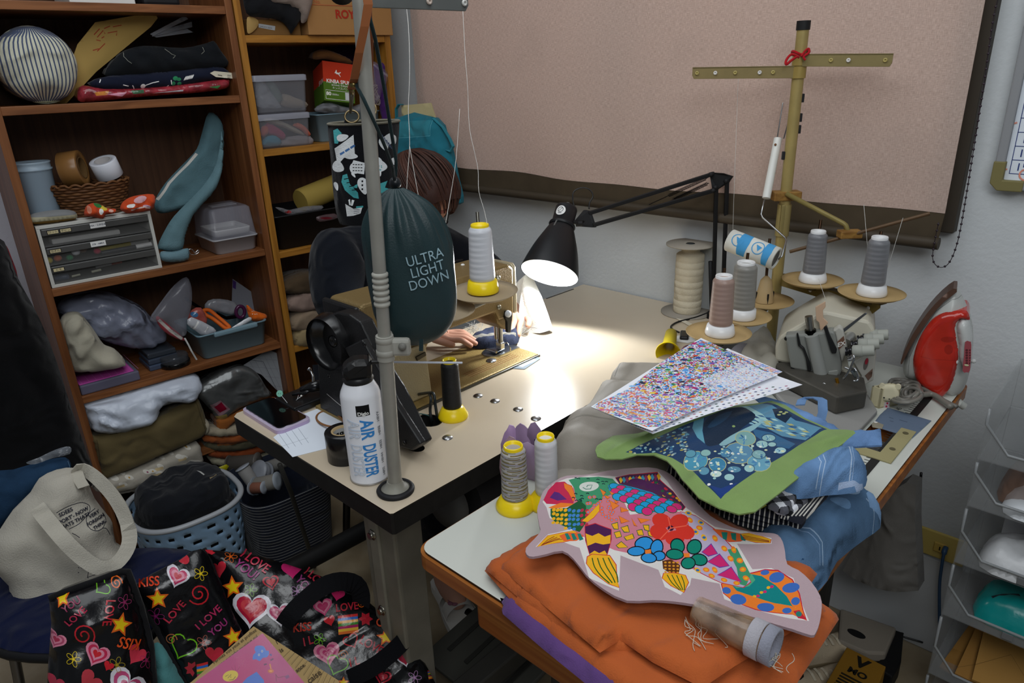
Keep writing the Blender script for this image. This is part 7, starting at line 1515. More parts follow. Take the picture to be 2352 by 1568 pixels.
for ps in([(870,740),(930,700),(950,720),(900,850),(820,960)],[(830,850),(900,870),(960,850),(1000,970),(940,980)],[(880,1110),(960,1130),(965,1240),(900,1260),(885,1150)],[(580,1040),(620,1060),(660,1120)],[(720,1180),(780,1210),(880,1190),(880,1260),(790,1250)],[(830,1130),(860,1110),(880,1180)]):b.tube(smooth([tuple(p.p(*p.uv(*q),0.004*i))for i,q in enumerate(So(ps))],3,False),0.0022,lin('b0b2b4'),6)
b.build('looper_wires',CHROME,ov)
b=MB();pr(b,1.40,[(870,720),(930,690),(955,710),(910,870),(880,860)],0.004,lin('c0c2c4'),0.001);pr(b,1.39,[(900,900),(980,870),(1000,960),(960,990)],0.003,lin('6a7280'),0.001);b.build('looper_cover',CHROME,ov)
# second thread stand
TSG=lin('a08a4c');TSM=M(0.45,metal=0.15,spec=0.4,var=0.10,vscale=25)
px0=V(-0.662,1.60,0)
s2=thing('thread_stand','olive brown overlock thread stand with five spool trays and red ribbon','thread stand',(px0.x,px0.y,T))
b=MB();b.cyl((px0.x,px0.y,T),(px0.x,px0.y,at(1843,62,y=1.60).z),0.0125,lin('a3905a'),24);b.build('pole',TSM,s2)
zt_p=at(1843,62,y=1.60).z
b=MB();b.cyl((px0.x,px0.y,zt_p-0.006),(px0.x,px0.y,zt_p+0.012),0.0142,lin('19191a'),24);b.build('pole_cap',MATTE,s2)
pa=V(px0.x,px0.y,at(1832,165,y=1.60).z);pb=V(px0.x,px0.y,at(1838,138,y=1.60).z)
def plate(b,a,c,h,t,col,lip=0.006):
 dd=(c-a).normalized();n=V(-dd.y,dd.x,0);
 if n.dot(RF)<0:n=-n
 b.prism([a+V(0,0,-h),c+V(0,0,-h)-dd*0.004,c+V(0,0,-h*0.4),c+V(0,0,h),a+V(0,0,h)],n*t,col,bev=0.0008)
 b.prism([a+V(0,0,h),c+V(0,0,h),c+V(0,0,h)-n*-lip,a+V(0,0,h)-n*-lip],V(0,0,-t),col)
la=at(1590,166,d=1.60);la.z=pa.z+(at(1590,168,d=1.60).z-pa.z)*1.0
ra=at(2050,138,y=1.62)
for nm,p,e,xs in(('left',pa,la,(1601,1645,1692,1749,1781)),('right',pb,ra,(1912,1952,2034))):
 b=MB();plate(b,p+V(0,-0.013,0),e,0.0125,0.003,lin('8a7a52')if nm=='left' else lin('8a7c52'));arm=b.build('guide_arm',TSM,s2)
 dd=(e-p).normalized();nn=V(dd.y,-dd.x,0);nn=-nn if nn.dot(RF)>0 else nn
 for i,x in enumerate(xs):
  t=(x-at_x)/(ex-at_x)if False else None
  best=min([k/200 for k in range(201)],key=lambda k:abs(((p.lerp(e,k)-CAM).dot(RX)/depth(p.lerp(e,k))*FPX+IW/2)-x));q=p.lerp(e,best)+V(0,-0.013*(1-best),0)+nn*0.0006
  b=MB();col=lin('d8d4d0')if i in(1,3)and nm=='left' or(i==1)else lin('b0a060');b.lathe([(0.0042,0),(0.0042,0.002),(0.0016,0.002),(0.0016,0.0005)],q,nn,14,col);b.build('eyelet',PLAST,arm)
b=MB();
for q in(pa,pb):b.cyl(q+V(0,0,-0.013),q+V(0,0,0.013),0.0155,TSG,24)
b.build('arm_collar',TSM,s2)
b=MB();rb_=lin('b01c24');P=smooth([tuple(px0+V(0.017*math.cos(t),0.017*math.sin(t),pb.z+0.014+0.004*math.sin(t*2)))for t in[2*PI*k/10 for k in range(10)]],3);b.tube(P,0.003,rb_,6,closed=True)
dpp=depth(pb)-0.025
b.tube(smooth([tuple(at(x,y,d=dpp))for x,y in((1836,132),(1818,125),(1806,138),(1806,148),(1816,140),(1830,130))],4,False),0.0028,rb_,6);b.tube(smooth([tuple(at(x,y,d=dpp))for x,y in((1840,130),(1850,116),(1858,112),(1857,122),(1846,130),(1850,138))],4,False),0.0024,rb_,6);b.build('red_ribbon',CLOTH,s2)
b=MB()
for y_,sx_ in((225,1),(270,1),(297,1),(358,-1)):
 q=V(px0.x,px0.y,at(1828,y_,y=1.60).z)+RX*0.0145*sx_;b.box(q,(0.006,0.008,0.018),lin('232325'),0.001,Matrix.Rotation(0.75,3,'Z'));b.build('cable_clip',MATTE,s2);b=MB()
WD=lin('8a6a34');blk=V(px0.x,px0.y,at(1797,448,y=1.60).z);cwood=wood('7a5424','a07a3c','X',0.5)
rz=Matrix.Rotation(math.atan2(RX.y,RX.x),3,'Z')
b=MB();b.box(blk,(0.062,0.034,0.02),WHITE,0.002,rz);b.build('wood_clamp',cwood,s2)
e1=at(1943,513,y=1.57);b=MB();b.tube([blk+RX*-0.005-RF*0.018,e1-RX*0.006,e1+V(0,0,-0.004),at(1950,540,y=1.565)],0.0055,lin('8a7c48'),10);b.build('extension_rod',TSM,s2)
c2=at(1951,537,y=1.565);b=MB();b.box(c2,(0.046,0.026,0.016),WHITE,0.002,rz);b.build('wood_clamp',cwood,s2)
b=MB();b.cyl(at(1814,578,y=1.53),at(2136,490,y=1.60),0.0038,lin('5c4630'),12);b.build('cross_rod',TSM,s2)
b=MB();q0=V(px0.x,px0.y,at(1790,540,y=1.60).z);q1=V(px0.x,px0.y,at(1797,468,y=1.60).z);b.cyl(q0,q1,0.0155,lin('9a8a58'),20);b.box((q0+q1)/2-RF*0.012-RX*0.008,(0.008,0.012,(q1-q0).length*0.9),lin('8f8050'),0.002,rz)
b.build('pole_sleeve',TSM,s2)
rl=V(-0.405,1.51,0.925);b=MB();st_=V(px0.x,px0.y,0.925);dd=(rl-st_).normalized();n=V(-dd.y,dd.x,0)
b.prism([st_+V(0,0,0.008),rl+V(0,0,0.008),rl+V(0,0,0.002),rl+V(0,0,-0.014)-dd*0.014,st_+V(0,0,-0.014)],n*0.003,lin('7c6a34'));b.prism([st_+V(0,0,0.008),rl+V(0,0,0.008),rl+V(0,0,0.008)+n*0.022,st_+V(0,0,0.008)+n*0.022],V(0,0,0.002),lin('6e5e30'));b.build('spool_rail',TSM,s2)
b=MB()
for x in(1862,1906,1996):
 best=min([k/100 for k in range(101)],key=lambda k:abs(((st_.lerp(rl,k)-CAM).dot(RX)/depth(st_.lerp(rl,k))*FPX+IW/2)-x));b.lathe([(0.004,0),(0.003,0.0006)],st_.lerp(rl,best)+V(0,0,-0.004)-n*0.0004,-n,14,lin('e0dedc'));b.build('rail_hole',MATTE,s2);b=MB()
d1=at(1650,766,z=0.897);r2=V(d1.x,d1.y,0.885);b=MB();dd2=(r2-st_);b.prism([V(px0.x-.012,px0.y,0.888),V(px0.x+.012,px0.y,0.888),V(r2.x+.012,r2.y,0.888),V(r2.x-.012,r2.y,0.888)],V(0,0,-0.016),lin('4a4638'),bev=0.001);b.build('spool_rail',TSM,s2)
TRAY=lin('b89c6c')
trays=[(1650,766,0.897),(1700,728,0.897),(1755,692,0.897),(1866,645,0.950),(2001,675,0.950)]
TP=[]
for i,(x,y,z)in enumerate(trays):
 q=at(x,y,z=z);TP.append(q);b=MB();b.lathe([(0.004,-0.003),(0.054,-0.003),(0.0645,0.003),(0.065,0.0045),(0.054,-0.001),(0.004,-0.001)],q,(0,0,1),48,TRAY);b.cyl(q+V(0,0,-0.02),q+V(0,0,-0.003),0.01,lin('5a4c2c'));tr_=b.build('spool_tray',MATTE,s2)
 pt=((1668,606),(1724,572),(1768,540),(1888,498),(2026,524))[i]
 b=MB();tp=at(*pt,d=depth(q)+0.01);b.cyl(q,V(q.x+(tp.x-q.x)*.5,q.y+(tp.y-q.y)*.5,tp.z),0.0033,lin('5a4434'),10);b.build('spool_pin',METAL,tr_)
b=MB();b.lathe([(0.021,0),(0.021,0.004),(0.0125,0.05),(0.008,0.056),(0.004,0.06)],TP[2],(0,0,1),28,lin('b09870'))
for k in range(4):t=0.8+k*PI/2;b.box(TP[2]+V(0.0195*math.cos(t),0.0195*math.sin(t),0.012),(0.003,0.003,0.022),BLACK)
b.build('cone_holder',MATTE,s2)
FW=lin('e0e0e0')
g1,g2_=lin('8a8c8c'),lin('6f7172')
cone('dusty pink thread cone on white foot, front tray of the overlock stand',TP[0]+V(0.003,0,0),FW,lin('a58c80'),lin('8f766c'),0.0295,0.020,0.0235,0.021,0.098,mat=SILKY)
cone('pale grey thread cone on white foot right behind the pink cone',TP[1]+V(0.003,0,0),FW,lin('908e88'),lin('777570'),0.0295,0.020,0.026,0.0235,0.098,mat=SILKY)
cone('grey thread cone on white foot at the back tray by the stand pole',TP[3]+V(0.0,0,0),FW,lin('7f8084'),lin('66676b'),0.0295,0.018,0.0235,0.020,0.090,mat=SILKY)
cone('grey thread cone on white foot on the tray nearest the iron',TP[4]+V(0.0,0,0),FW,lin('7f8084'),lin('66676b'),0.0295,0.020,0.0235,0.020,0.096,mat=SILKY)
lr=thing('lint_roller','white lint roller with blue print hanging by a wire on the olive stand','lint roller',tuple(at(1730,575,d=1.56)))
b=MB();dR=1.60;b.cyl(at(1787,318,d=dR),at(1760,455,d=dR),0.0092,lin('dcdcd6'),20);b.ball(at(1781,332,d=dR-0.0085),0.003,lin('7a5030'),8);b.build('handle',PLAST,lr)
b=MB();P=[at(1756,458,d=dR),at(1748,492,d=dR),at(1752,500,d=dR),at(1803,545,d=1.57),at(1806,552,d=1.56),at(1796,588,d=1.54),at(1788,596,d=1.545)];b.tube(P,0.002,lin('b4b6b8'),8)
b.tube([at(1785,318,d=dR),at(1808,175,d=1.66),at(1822,150,d=1.66),at(1840,125,d=1.66),at(1848,130,d=1.665),at(1846,160,d=1.67),at(1800,318,d=1.62)],0.0014,lin('9a9ea0'),6);b.build('wire',METAL,lr)
b=MB();r0=at(1676,551,d=1.60);r1=at(1783,594,d=1.54);ax_=(r1-r0);Lr=ax_.length;rR=0.0255
uu=ax_.normalized();tocam=(-RF-uu*(-RF).dot(uu)).normalized();wv2=uu.cross(tocam)
b.lathe([(rR*0.75,0),(rR,0.001),(rR,Lr),(rR*0.82,Lr+0.001),(rR*0.8,Lr-0.004),(0.004,Lr-0.004)],r0,ax_,40,lin('dcdcd4'),capt=False)
def rol(u,v,h):a=v/rR;return r0+uu*u+tocam*((rR+0.0003+h)*math.cos(a))+wv2*((rR+0.0003+h)*math.sin(a))
sb=lin('4a9ad0')
for u0_,u1_ in((0.028,0.05),(0.088,0.103)):b.sheet([(u0_,-0.036),(u1_,-0.036),(u1_+0.004,0.0),(u1_,0.036),(u0_+0.004,0.036),(u0_,0)],rol,0.006,sb)
for cu_,r_ in((0.026,0.013),(0.075,0.013)):b.sheet(stroke(ell(cu_,0.0,r_,r_*1.1,20)+[(cu_+r_,0)],0.002),lambda u,v,h:rol(u,v,0.0004),0.005,sb);b.sheet([(cu_-0.006,-0.006),(cu_+0.008,-0.003),(cu_+0.002,0.008)],lambda u,v,h:rol(u,v,0.0004),0.004,sb)
b.build('sticky_roll',PAPER,lr)
b=MB();b.lathe([(rR*0.78,0),(0.004,0.001)],r1-uu*0.003,ax_,24,lin('5a5a58'));b.build('roller_core',MATTE,lr)
# iron standing on its heel
di=1.46;Fi=FCAM(2120,800,di);ir=thing('steam_iron','white steam iron with clear red water tank standing on its heel','iron',tuple(at(2100,900,z=T)))
Si=lambda pts:[Fi.uv(*q)for q in cv(pts,500/2240,1750,650)]
def ip(name,pts,t,bt,r,col,mat,off=0.0,shapes=()):
 b=MB();f=puffh(t,r,0,1,0,off);b.sheet(smooth(Si(pts),3),Fi.p,0.006,col,[(Si(q),c)for q,c in shapes],f,lambda u,v,d:-off-bt*math.sqrt(max(0,1-(1-min(d/r,1))**2))-0.0005);return b.build(name,mat,ir)
ip('body',[(1990,40),(2040,90),(2110,230),(2150,350),(2175,500),(2165,760),(2120,980),(2060,1110),(1960,1160),(1850,1120),(1600,1000),(1480,960),(1450,850),(1490,690),(1560,530),(1680,340),(1830,160)],0.045,0.045,0.05,lin('b6b8b4'),M(0.3,spec=0.45),shapes=[(stroke([(2060,120),(1960,130),(1800,250),(1640,470),(1530,720),(1515,900)],5),lin('7a7c7a'))])
ip('water_tank',[(2110,230),(2140,320),(2060,310),(2010,350),(2000,420),(2020,550),(2030,680),(2010,820),(1960,980),(1870,1095),(1780,1080),(1680,1010),(1600,930),(1570,800),(1575,690),(1620,540),(1700,400),(1790,300),(1900,245),(2010,230)],0.014,0.014,0.012,lin('b5281c'),M(0.12,spec=0.55,var=0.18,vscale=25,coat=0.3),0.036,shapes=[(stroke([(1650,670),(1760,700),(2000,710)],4),lin('8c1c14')),(ell(1930,600,45,50),lin('981f16')),(ell(1920,500,70,30),lin('9c2016'))])
ip('handle',[(2060,305),(2120,320),(2150,400),(2168,520),(2162,760),(2130,830),(2075,800),(2030,680),(2030,560),(2010,430),(2010,360)],0.02,0.02,0.02,lin('c2c4c2'),M(0.2,spec=0.5),0.036)
b=MB();P=Si([(2095,510),(2140,505),(2158,540),(2145,790),(2110,812),(2070,800),(2085,640)]);b.sheet(smooth(P,2),lambda u,v,h:Fi.p(u,v,0.0575),0.01,lin('9a4a52'))
for k in range(6):q=Si([(2112,590+k*26)])[0];b.sheet(ell(q[0],q[1],0.0022,0.0022,8),lambda u,v,h:Fi.p(u,v,0.0582),0.01,lin('5a2830'));q=Si([(2142,590+k*26)])[0];b.sheet(ell(q[0],q[1],0.0014,0.0018,8),lambda u,v,h:Fi.p(u,v,0.0582),0.01,lin('5a2830'))
q=Si([(2110,740)])[0];b.sheet(ell(q[0],q[1],0.004,0.002,10),lambda u,v,h:Fi.p(u,v,0.0582),0.01,lin('c8c8a0'));b.build('control_panel',GLOSS,ir)
b=MB()
for q in((2005,742),(2180,732)):b.ball(Fi.p(*Si([q])[0],0.04),0.0045,lin('c8cac8'),12)
b.build('slider_knob',PLAST,ir)
b=MB();P=smooth(Si([(1440,765),(1465,690),(1520,560),(1600,420),(1720,250),(1850,110),(1975,15),(2010,50),(1880,150),(1740,310),(1620,480),(1530,630),(1455,780)]),2);b.sheet(P,Fi.p,0.01,lin('5c4438'),(),const(0.030),const(-0.030));b.build('sole_plate',M(0.4,metal=0.3,spec=0.4),ir)
b=MB();b.lathe([(0.009,0),(0.0075,0.03)],Fi.p(*Si([(1960,1165)])[0],0.01),(RX+RD*0.7),16,lin('b8bab4'))
for k in range(4):b.lathe([(0.0078,0),(0.0088,0.002),(0.0078,0.004)],Fi.p(*Si([(1970+k*14,1178+k*12)])[0],0.01),(RX+RD*0.7),14,lin('c4c6c0'))
b.build('cord_sleeve',PLAST,ir)
b=MB();random.seed(4);gcrd=lin('6b6862')
b.tube(smooth([tuple(at(x,y,z=T+0.012))for x,y in((2198,934),(2160,915),(2120,892),(2085,875),(2050,872),(2040,890))],4,False),0.0042,gcrd,8)
for k in range(6):
 cx,cy=2068+k*6,895+(k%3)*5;a0_=k*0.5
 b.tube([at(cx+(22+3*(k%3))*math.cos(t)+10*math.sin(t+k),cy+(24-2*k)*math.sin(t),z=T+0.02+0.010*math.sin(t+a0_)+0.002*k)for t in[2*PI*j/30 for j in range(31)]],0.0038,gcrd if k%2 else lin('77746c'),8)
b.tube(smooth([tuple(at(x,y,z=T+0.012))for x,y in((2090,880),(2110,905),(2140,905),(2165,920),(2185,935))],4,False),0.006,lin('75726a'),8)
b.build('power_cord',PLAST,ir)
# bear shaped pen holder, card, plates
bq=[at(*q,z=T)for q in((1996,930),(2018,938),(2062,930),(2040,912))]
ph2=thing('pen_holder','cream pen holder with a bear face plaque between overlock machine and iron','holder',tuple(bq[1]))
fr=FCAM(2030,925,depth(bq[1]));dirr=V(RX.x,RX.y,0).normalized()
b=MB();o=bq[1];e1v=(bq[2]-bq[1]);e2v=(bq[0]-bq[1]);hB=0.042
for a,c in((e1v,e2v),):
 th=0.003
 for p,q in((o,o+e1v),(o,o+e2v),(o+e1v,o+e1v+e2v),(o+e2v,o+e2v+e1v)):
  nn=(o+(e1v+e2v)/2-(p+q)/2);nn=nn.normalized()*th;b.prism([p,q,q+nn,p+nn],V(0,0,hB),lin('c8bf9c'))
 b.prism([o,o+e1v,o+e1v+e2v,o+e2v],V(0,0,0.003),lin('c8bf9c'))
b.build('box_body',MATTE,ph2)
b=MB();fb=FCAM(2042,903,depth(bq[1])-0.012);hd=smooth([fb.uv(x,y)for x,y in((2020,905),(2022,892),(2028,885),(2042,883),(2056,885),(2063,895),(2065,908),(2060,917),(2042,921),(2026,918))],3)
f=puffh(0.004,0.004);b.sheet(hd,fb.p,0.005,lin('d2caac'),(),f,const(-0.004));
for x,y in((2026,886),(2063,888)):c=fb.uv(x,y);b.sheet(ell(c[0],c[1],0.0052,0.0052,14),fb.p,0.004,lin('d2caac'),(),const(0.002),const(-0.004))
for x,y,r_ in((2031,911,0.0016),(2055,911,0.0016),(2043,914,0.0013)):c=fb.uv(x,y);b.sheet(ell(c[0],c[1],r_,r_,10),lambda u,v,h:fb.p(u,v,0.0048),0.004,BLACK)
b.build('bear_plaque',MATTE,ph2)
b=MB();fb2=FCAM(2042,930,depth(bq[1])-0.004);c0=fb2.px([(2018,926),(2044,922),(2043,937),(2016,938)]);b.sheet(c0,lambda u,v,h:fb2.p(u,v,0.0),0.01,lin('b4a8ac'),[(fb2.px(ell(2038,926,2.5,2.5,8)),lin('a03048')),(fb2.px(ell(2036,933,2.5,2.5,8)),lin('a03048')),(fb2.px([(2017,926),(2026,925),(2025,937),(2016,938)]),lin('5a5654'))]);b.build('dotted_tape',PAPER,ph2)
lay('blue_card','grey blue card lying on the table in front of the bear holder','card',T+0.001,[(2022,950),(2040,934),(2140,964),(2096,1004),(2002,976)],0.0016,0.001,lin('5e6c80'),PAPER,0,1,0,[(stroke([(2042,958),(2052,961)],1),lin('3c4656')),(stroke([(2066,964),(2084,969)],1),lin('3c4656')),(stroke([(2044,966),(2052,968)],1),lin('3c4656'))])
lay('tape_piece','torn beige tape piece with a white snap at the corner of the blue card','tape',T+0.003,[(2002,972),(2010,966),(2030,974),(2026,984),(2004,980)],0.0008,0.001,lin('8a8474'),PAPER,0,1,0,[(ell(2012,968,5,3),lin('d8d4cc'))])
# empty yellow cone, grey discs, plastic wrap behind the papers
yq=at(1532,826,z=T);yc=thing('empty_cone','empty yellow thread cone lying with its open foot towards us','thread cone',tuple(yq))
axc=V(-0.45,0.85,0.05);c=at(1534,812,d=depth(yq));rk=28*depth(yq)/FPX
b=MB();b.lathe([(rk,0),(rk*1.02,0.004),(rk*0.6,0.026),(rk*0.5,0.12),(rk*0.42,0.12),(rk*0.5,0.03),(rk*0.93,0.004),(rk,0)],c,axc,36,lin('e0c814'),capb=False,capt=False);b.build('cone_shell',M(0.35,spec=0.4),yc)
for i,(x,y,r_,c_,lab)in enumerate(((1582,812,20,'4a2438','maroon spool end behind the art prints'),(1708,822,34,'8c8a90','grey spool disc standing behind the art prints'))):
 q=at(x,y,d=depth(at(x,y+r_,z=T)));b=MB();b.lathe([(0.0001,0),(r_*depth(q)/FPX,0.001),(r_*depth(q)/FPX,0.006),(0.0001,0.012)],q,(-RF.x,-RF.y,0.5),32,lin(c_));b.build('spool_end',MATTE,None,lab,'spool',loc=tuple(q))
for i,(px,z,t,c_,lab)in enumerate((([(1690,800),(1720,760),(1765,745),(1790,775),(1800,830),(1780,850),(1730,850)],T+0.002,0.05,'b8b4a8','crumpled whitish plastic wrap between the spool trays and overlock'),([(1730,830),(1790,810),(1810,850),(1780,872),(1740,866)],T+0.002,0.025,'bab5a4','folded off-white plastic beside the overlock machine'))):
 lay('plastic_wrap',lab,'plastic',z,px,t,0.03,lin(c_),M(0.35,spec=0.5,alpha=0.8,bump=0.4,bscale=30),0.012,20,i,sm=3,fold=creases(0.5,90,0.008))
fr=FCAM(1930,720,1.66);b=MB();o=fr.px(smooth([(1905,735),(1910,718),(1930,711),(1950,716),(1968,730),(1965,742),(1930,742)],3));b.sheet(o,fr.p,0.008,lin('c8cad0'),(),puffh(0.02,0.015,0.006,50),const(-0.02));b.build('plastic_bag',FILM,None,'small clear plastic bag behind the overlock machine top','bag',loc=tuple(fr.p(*o[0])))
lay('paper_scrap','small torn white paper beside the lamp switch','paper',T+0.001,[(1545,772),(1560,768),(1590,772),(1598,782),(1580,786),(1550,782)],0.002,0.003,lin('d8d8d4'),PAPER,0.001,40)
# floor and near left
# person at the machine
SKIN=lin('b98a74');SKM=M(0.55,spec=0.3);SHIRT=lin('0f131b');HAIR=lin('2a1a16')
pe=thing('person','person with brown hair and dark shirt bent over the sewing machine','person',(-1.62,1.10,0))
def skin(name,pts,edges,rad,mat,col,parent,sub=2,root=0):
 me=bpy.data.meshes.new(name);off=root_loc(parent);me.from_pydata([tuple(V(*p)-off)for p in pts],edges,[]);o=bpy.data.objects.new(name,me);COL.objects.link(o);o.parent=parent
 md=o.modifiers.new('skin','SKIN');md.use_smooth_shade=True;md.branch_smoothing=0.6
 for i,r in enumerate(rad):me.skin_vertices[0].data[i].radius=(r,r)if not isinstance(r,tuple)else r;me.skin_vertices[0].data[i].use_root=(i==root)
 s_=o.modifiers.new('subdivision','SUBSURF');s_.levels=sub;s_.render_levels=sub
 dg=bpy.context.evaluated_depsgraph_get();ev=o.evaluated_get(dg);m2=bpy.data.meshes.new_from_object(ev);o.modifiers.clear();o.data=m2
 a_=m2.color_attributes.new('Col','FLOAT_COLOR','CORNER');a_.data.foreach_set('color',list(col)*len(a_.data));m2.materials.clear();m2.materials.append(mat)
 m2.polygons.foreach_set('material_index',[0]*len(m2.polygons));m2.polygons.foreach_set('use_smooth',[True]*len(m2.polygons));m2.update();return o
hd=V(-1.415,1.155,1.118)
P=[(-1.66,1.12,.50),(-1.66,1.12,.66),(-1.62,1.13,.84),(-1.555,1.14,.99),(-1.50,1.145,1.06),(-1.46,1.15,1.085),tuple(hd),(-1.365,1.155,1.07)]
E=[(i,i+1)for i in range(7)];Rr=[.12,.11,.10,.07,.045,.05,.085,.062]
def limb(start,pts,rs):
 p=start
 for q,r in zip(pts,rs):P.append(q);Rr.append(r);E.append((p,len(P)-1));p=len(P)-1
 return p
wr1=limb(3,[(-1.55,.985,1.00),(-1.48,.925,.85),(-1.345,1.015,.815)],[.045,.04,.026]);wl=limb(3,[(-1.54,1.29,.96),(-1.42,1.38,.86),(-1.28,1.33,.82)],[.045,.04,.026])
def hand(w,base,dirv,side):
 d_=V(*dirv).normalized();s_=d_.cross(V(0,0,1)).normalized()*side;palm=V(*base);k=limb(w,[tuple(palm)],[(.034,.014)])
 for i,L_ in enumerate((.062,.072,.068,.052)):
  o_=palm+d_*.040+s_*(.027-.018*i);limb(k,[tuple(o_),tuple(o_+d_*L_*.5+V(0,0,.004)),tuple(o_+d_*L_*.95+V(0,0,-.012))],[.0088,.0082,.0068])
 o_=palm+s_*.034+d_*.004;limb(k,[tuple(o_),tuple(o_+d_*.03+s_*.014),tuple(o_+d_*.055+s_*.012+V(0,0,-.006))],[.010,.0095,.0075])
hand(wr1,(-1.285,1.052,.802),(.72,.55,-.10),1);hand(wl,(-1.235,1.285,.80),(.5,-.75,-.12),-1)
f1=limb(0,[(-1.60,1.03,.50),(-1.27,1.00,.50),(-1.24,.985,.10)],[.085,.06,.035]);limb(f1,[(-1.19,.955,.135),(-1.12,.93,.125)],[.034,.024])
f2_=limb(0,[(-1.60,1.22,.50),(-1.27,1.20,.50),(-1.26,1.18,.10)],[.085,.06,.035]);limb(f2_,[(-1.20,1.16,.13),(-1.13,1.14,.122)],[.034,.024])
body=skin('body',P,E,Rr,SKM,SKIN,pe)
b=MB();fd=V(.62,0.0,-.78).normalized();su=V(0,1,0);upf=fd.cross(su)
fc=hd+fd*.070
b.lathe([(.012,0),(.010,.010),(.004,.022),(.0005,.024)],fc+upf*0.0-fd*.004,fd,14,SKIN)
for s_ in(-1,1):
 b.ball(fc+su*.028*s_+upf*-.022-fd*.010,.010,lin('e8e4de'),14);b.ball(fc+su*.028*s_+upf*-.022-fd*.003,.005,lin('201612'),10);b.ball(hd+su*.088*s_+V(.0,0,-.01),.022,SKIN,14,axis=(0,1,0),sz=.5)
b.tube([fc+upf*.035+su*-.02-fd*.004,fc+upf*.037,fc+upf*.035+su*.02-fd*.004],.004,lin('9a5a50'),8);b.build('face',SKM,body)
b=MB()
for s_ in(-1,1):b.tube([fc+su*(.028*s_+.02*math.cos(t))+upf*(-.022+.016*math.sin(t))+fd*.006 for t in[2*PI*k/20 for k in range(20)]],.0014,BLACK,6,closed=True);b.tube([fc+su*.048*s_-upf*.022+fd*.006,hd+su*.09*s_+V(.01,0,-.01)],.0013,BLACK,6)
b.build('glasses',PLAST,pe)
P=[(-1.66,1.12,.50),(-1.66,1.12,.66),(-1.62,1.13,.84),(-1.555,1.14,.985),(-1.53,1.145,1.035)];E=[(i,i+1)for i in range(4)];Rr=[.155,.15,.15,.14,.10]
limb(3,[(-1.56,.97,1.01),(-1.49,.912,.86),(-1.39,.985,.822)],[.092,.07,.048]);limb(3,[(-1.54,1.29,.96),(-1.42,1.385,.87),(-1.31,1.345,.83)],[.07,.055,.042])
skin('shirt',P,E,Rr,CLOTH,SHIRT,pe)
P=[(-1.66,1.12,.48)];E=[];Rr=[.15]
for y1,y2 in((1.03,1.00),(1.22,1.19)):limb(0,[(-1.58,y1,.50),(-1.27,y2,.50),(-1.245,y2-.015,.18)],[.105,.082,.06])
skin('trousers',P,E,Rr,CLOTH,lin('1a1c22'),pe)
for(a,c)in(((-1.25,.985,.0),(-1.09,.915,0)),((-1.265,1.18,0),(-1.10,1.13,0))):
 a=V(*a);c=V(*c);dd=(c-a);fz3=Frame(a+V(0,0,.085),dd,V(0,0,1));L_=dd.length+.05;sh=smooth([(-.03,0),(-.02,.034),(.06,.036),(.14,.046),(L_-.02,.038),(L_+.02,0),(L_-.02,-.036),(.12,-.042),(.05,-.034),(-.02,-.034)],3)
 b=MB();b.sheet(sh,fz3.p,.012,lin('d0cfc8'),(),const(.012),const(-.012));so_=b.build('shoe',MATTE,pe)
 b=MB()
 for t0,t1 in((.035,.085),(.105,.145)):
  for k in range(9):pass
  vv=[];ff=[]
  for i,t in enumerate((t0,t1)):
   for k in range(13):an=PI*k/12;vv.append(fz3.p(t,.040*math.cos(an),.012+.038*math.sin(an)))
  b.add(vv,[[k,k+1,14+k,13+k]for k in range(12)],lin('c9c6be'),True)
 for t,s_ in((.125,.3),(.06,-.2)):
  an=PI*.5+s_
  for k in range(5):q=fz3.p(t+.010*math.cos(k*1.257),.040*math.cos(an)+.010*math.sin(k*1.257),.013+.040*math.sin(an));b.ball(q,.008,lin('8a5a6a'),10,sz=.4)
  b.ball(fz3.p(t,.040*math.cos(an),.016+.04*math.sin(an)),.005,lin('b08a3c'),8)
 b.build('flower_strap',MATTE,so_)
hv=[];b=MB();hc_=hd+V(-.018,0,.012);n1,n2=40,22;vv=[];ff=[];cc=[]
axh=(-fd*.8+V(0,0,.75)).normalized();uh=su;wh=axh.cross(uh)
for i in range(n2+1):
 th=(PI*.66)*i/n2
 for k in range(n1):
  a=2*PI*k/n1;r_=.101*(1+.03*math.sin(a*11+i*.25)+.035*nz((math.cos(a)*2,math.sin(a)*2,th),2.0));st_=1.0+.16*max(0,th-1.3);vv.append(hc_+axh*r_*math.cos(th)*1.02+(uh*math.cos(a)*.92+wh*math.sin(a)*1.05)*r_*math.sin(th)*st_)
for i in range(n2):
 for k in range(n1):ff.append([i*n1+k,i*n1+(k+1)%n1,(i+1)*n1+(k+1)%n1,(i+1)*n1+k]);cc.append(mixc(HAIR,lin('432820'),.5+.5*nz((k*.7,i*.15,0),1.3)))
b.add(vv,ff,cc,True)
random.seed(8)
for k in range(150):
 a=random.random()*2*PI;pts=[hc_+axh*.104*math.cos(th)+(uh*math.cos(a+.1*j)*.93+wh*math.sin(a+.1*j)*1.06)*.105*math.sin(th)*(1+.03*random.random())for j,th in enumerate((.2,.7,1.2,1.7,2.15,2.4))];b.tube(smooth([tuple(q)for q in pts],3,False),[.0022]*14+[.001]*2,mixc(HAIR,lin('4a2c22'),random.random()),5)
b.build('hair',M(.5,spec=.3,bump=.3,bscale=10,stretch=(120,120,8)),pe)
st=thing('stool','dark round stool beneath the person at the sewing table','stool',(-1.66,1.12,0));b=MB();b.lathe([(.16,.30),(.17,.32),(.165,.35),(.0001,.355)],(-1.66,1.12,0),(0,0,1),32,lin('222224'));b.build('seat',MATTE,st)
for k in range(4):b=MB();a=.8+k*PI/2;b.cyl((-1.66+.12*math.cos(a),1.12+.12*math.sin(a),.31),(-1.66+.16*math.cos(a),1.12+.16*math.sin(a),0),.012,lin('3a3a3c'));b.build('leg',METAL,st)
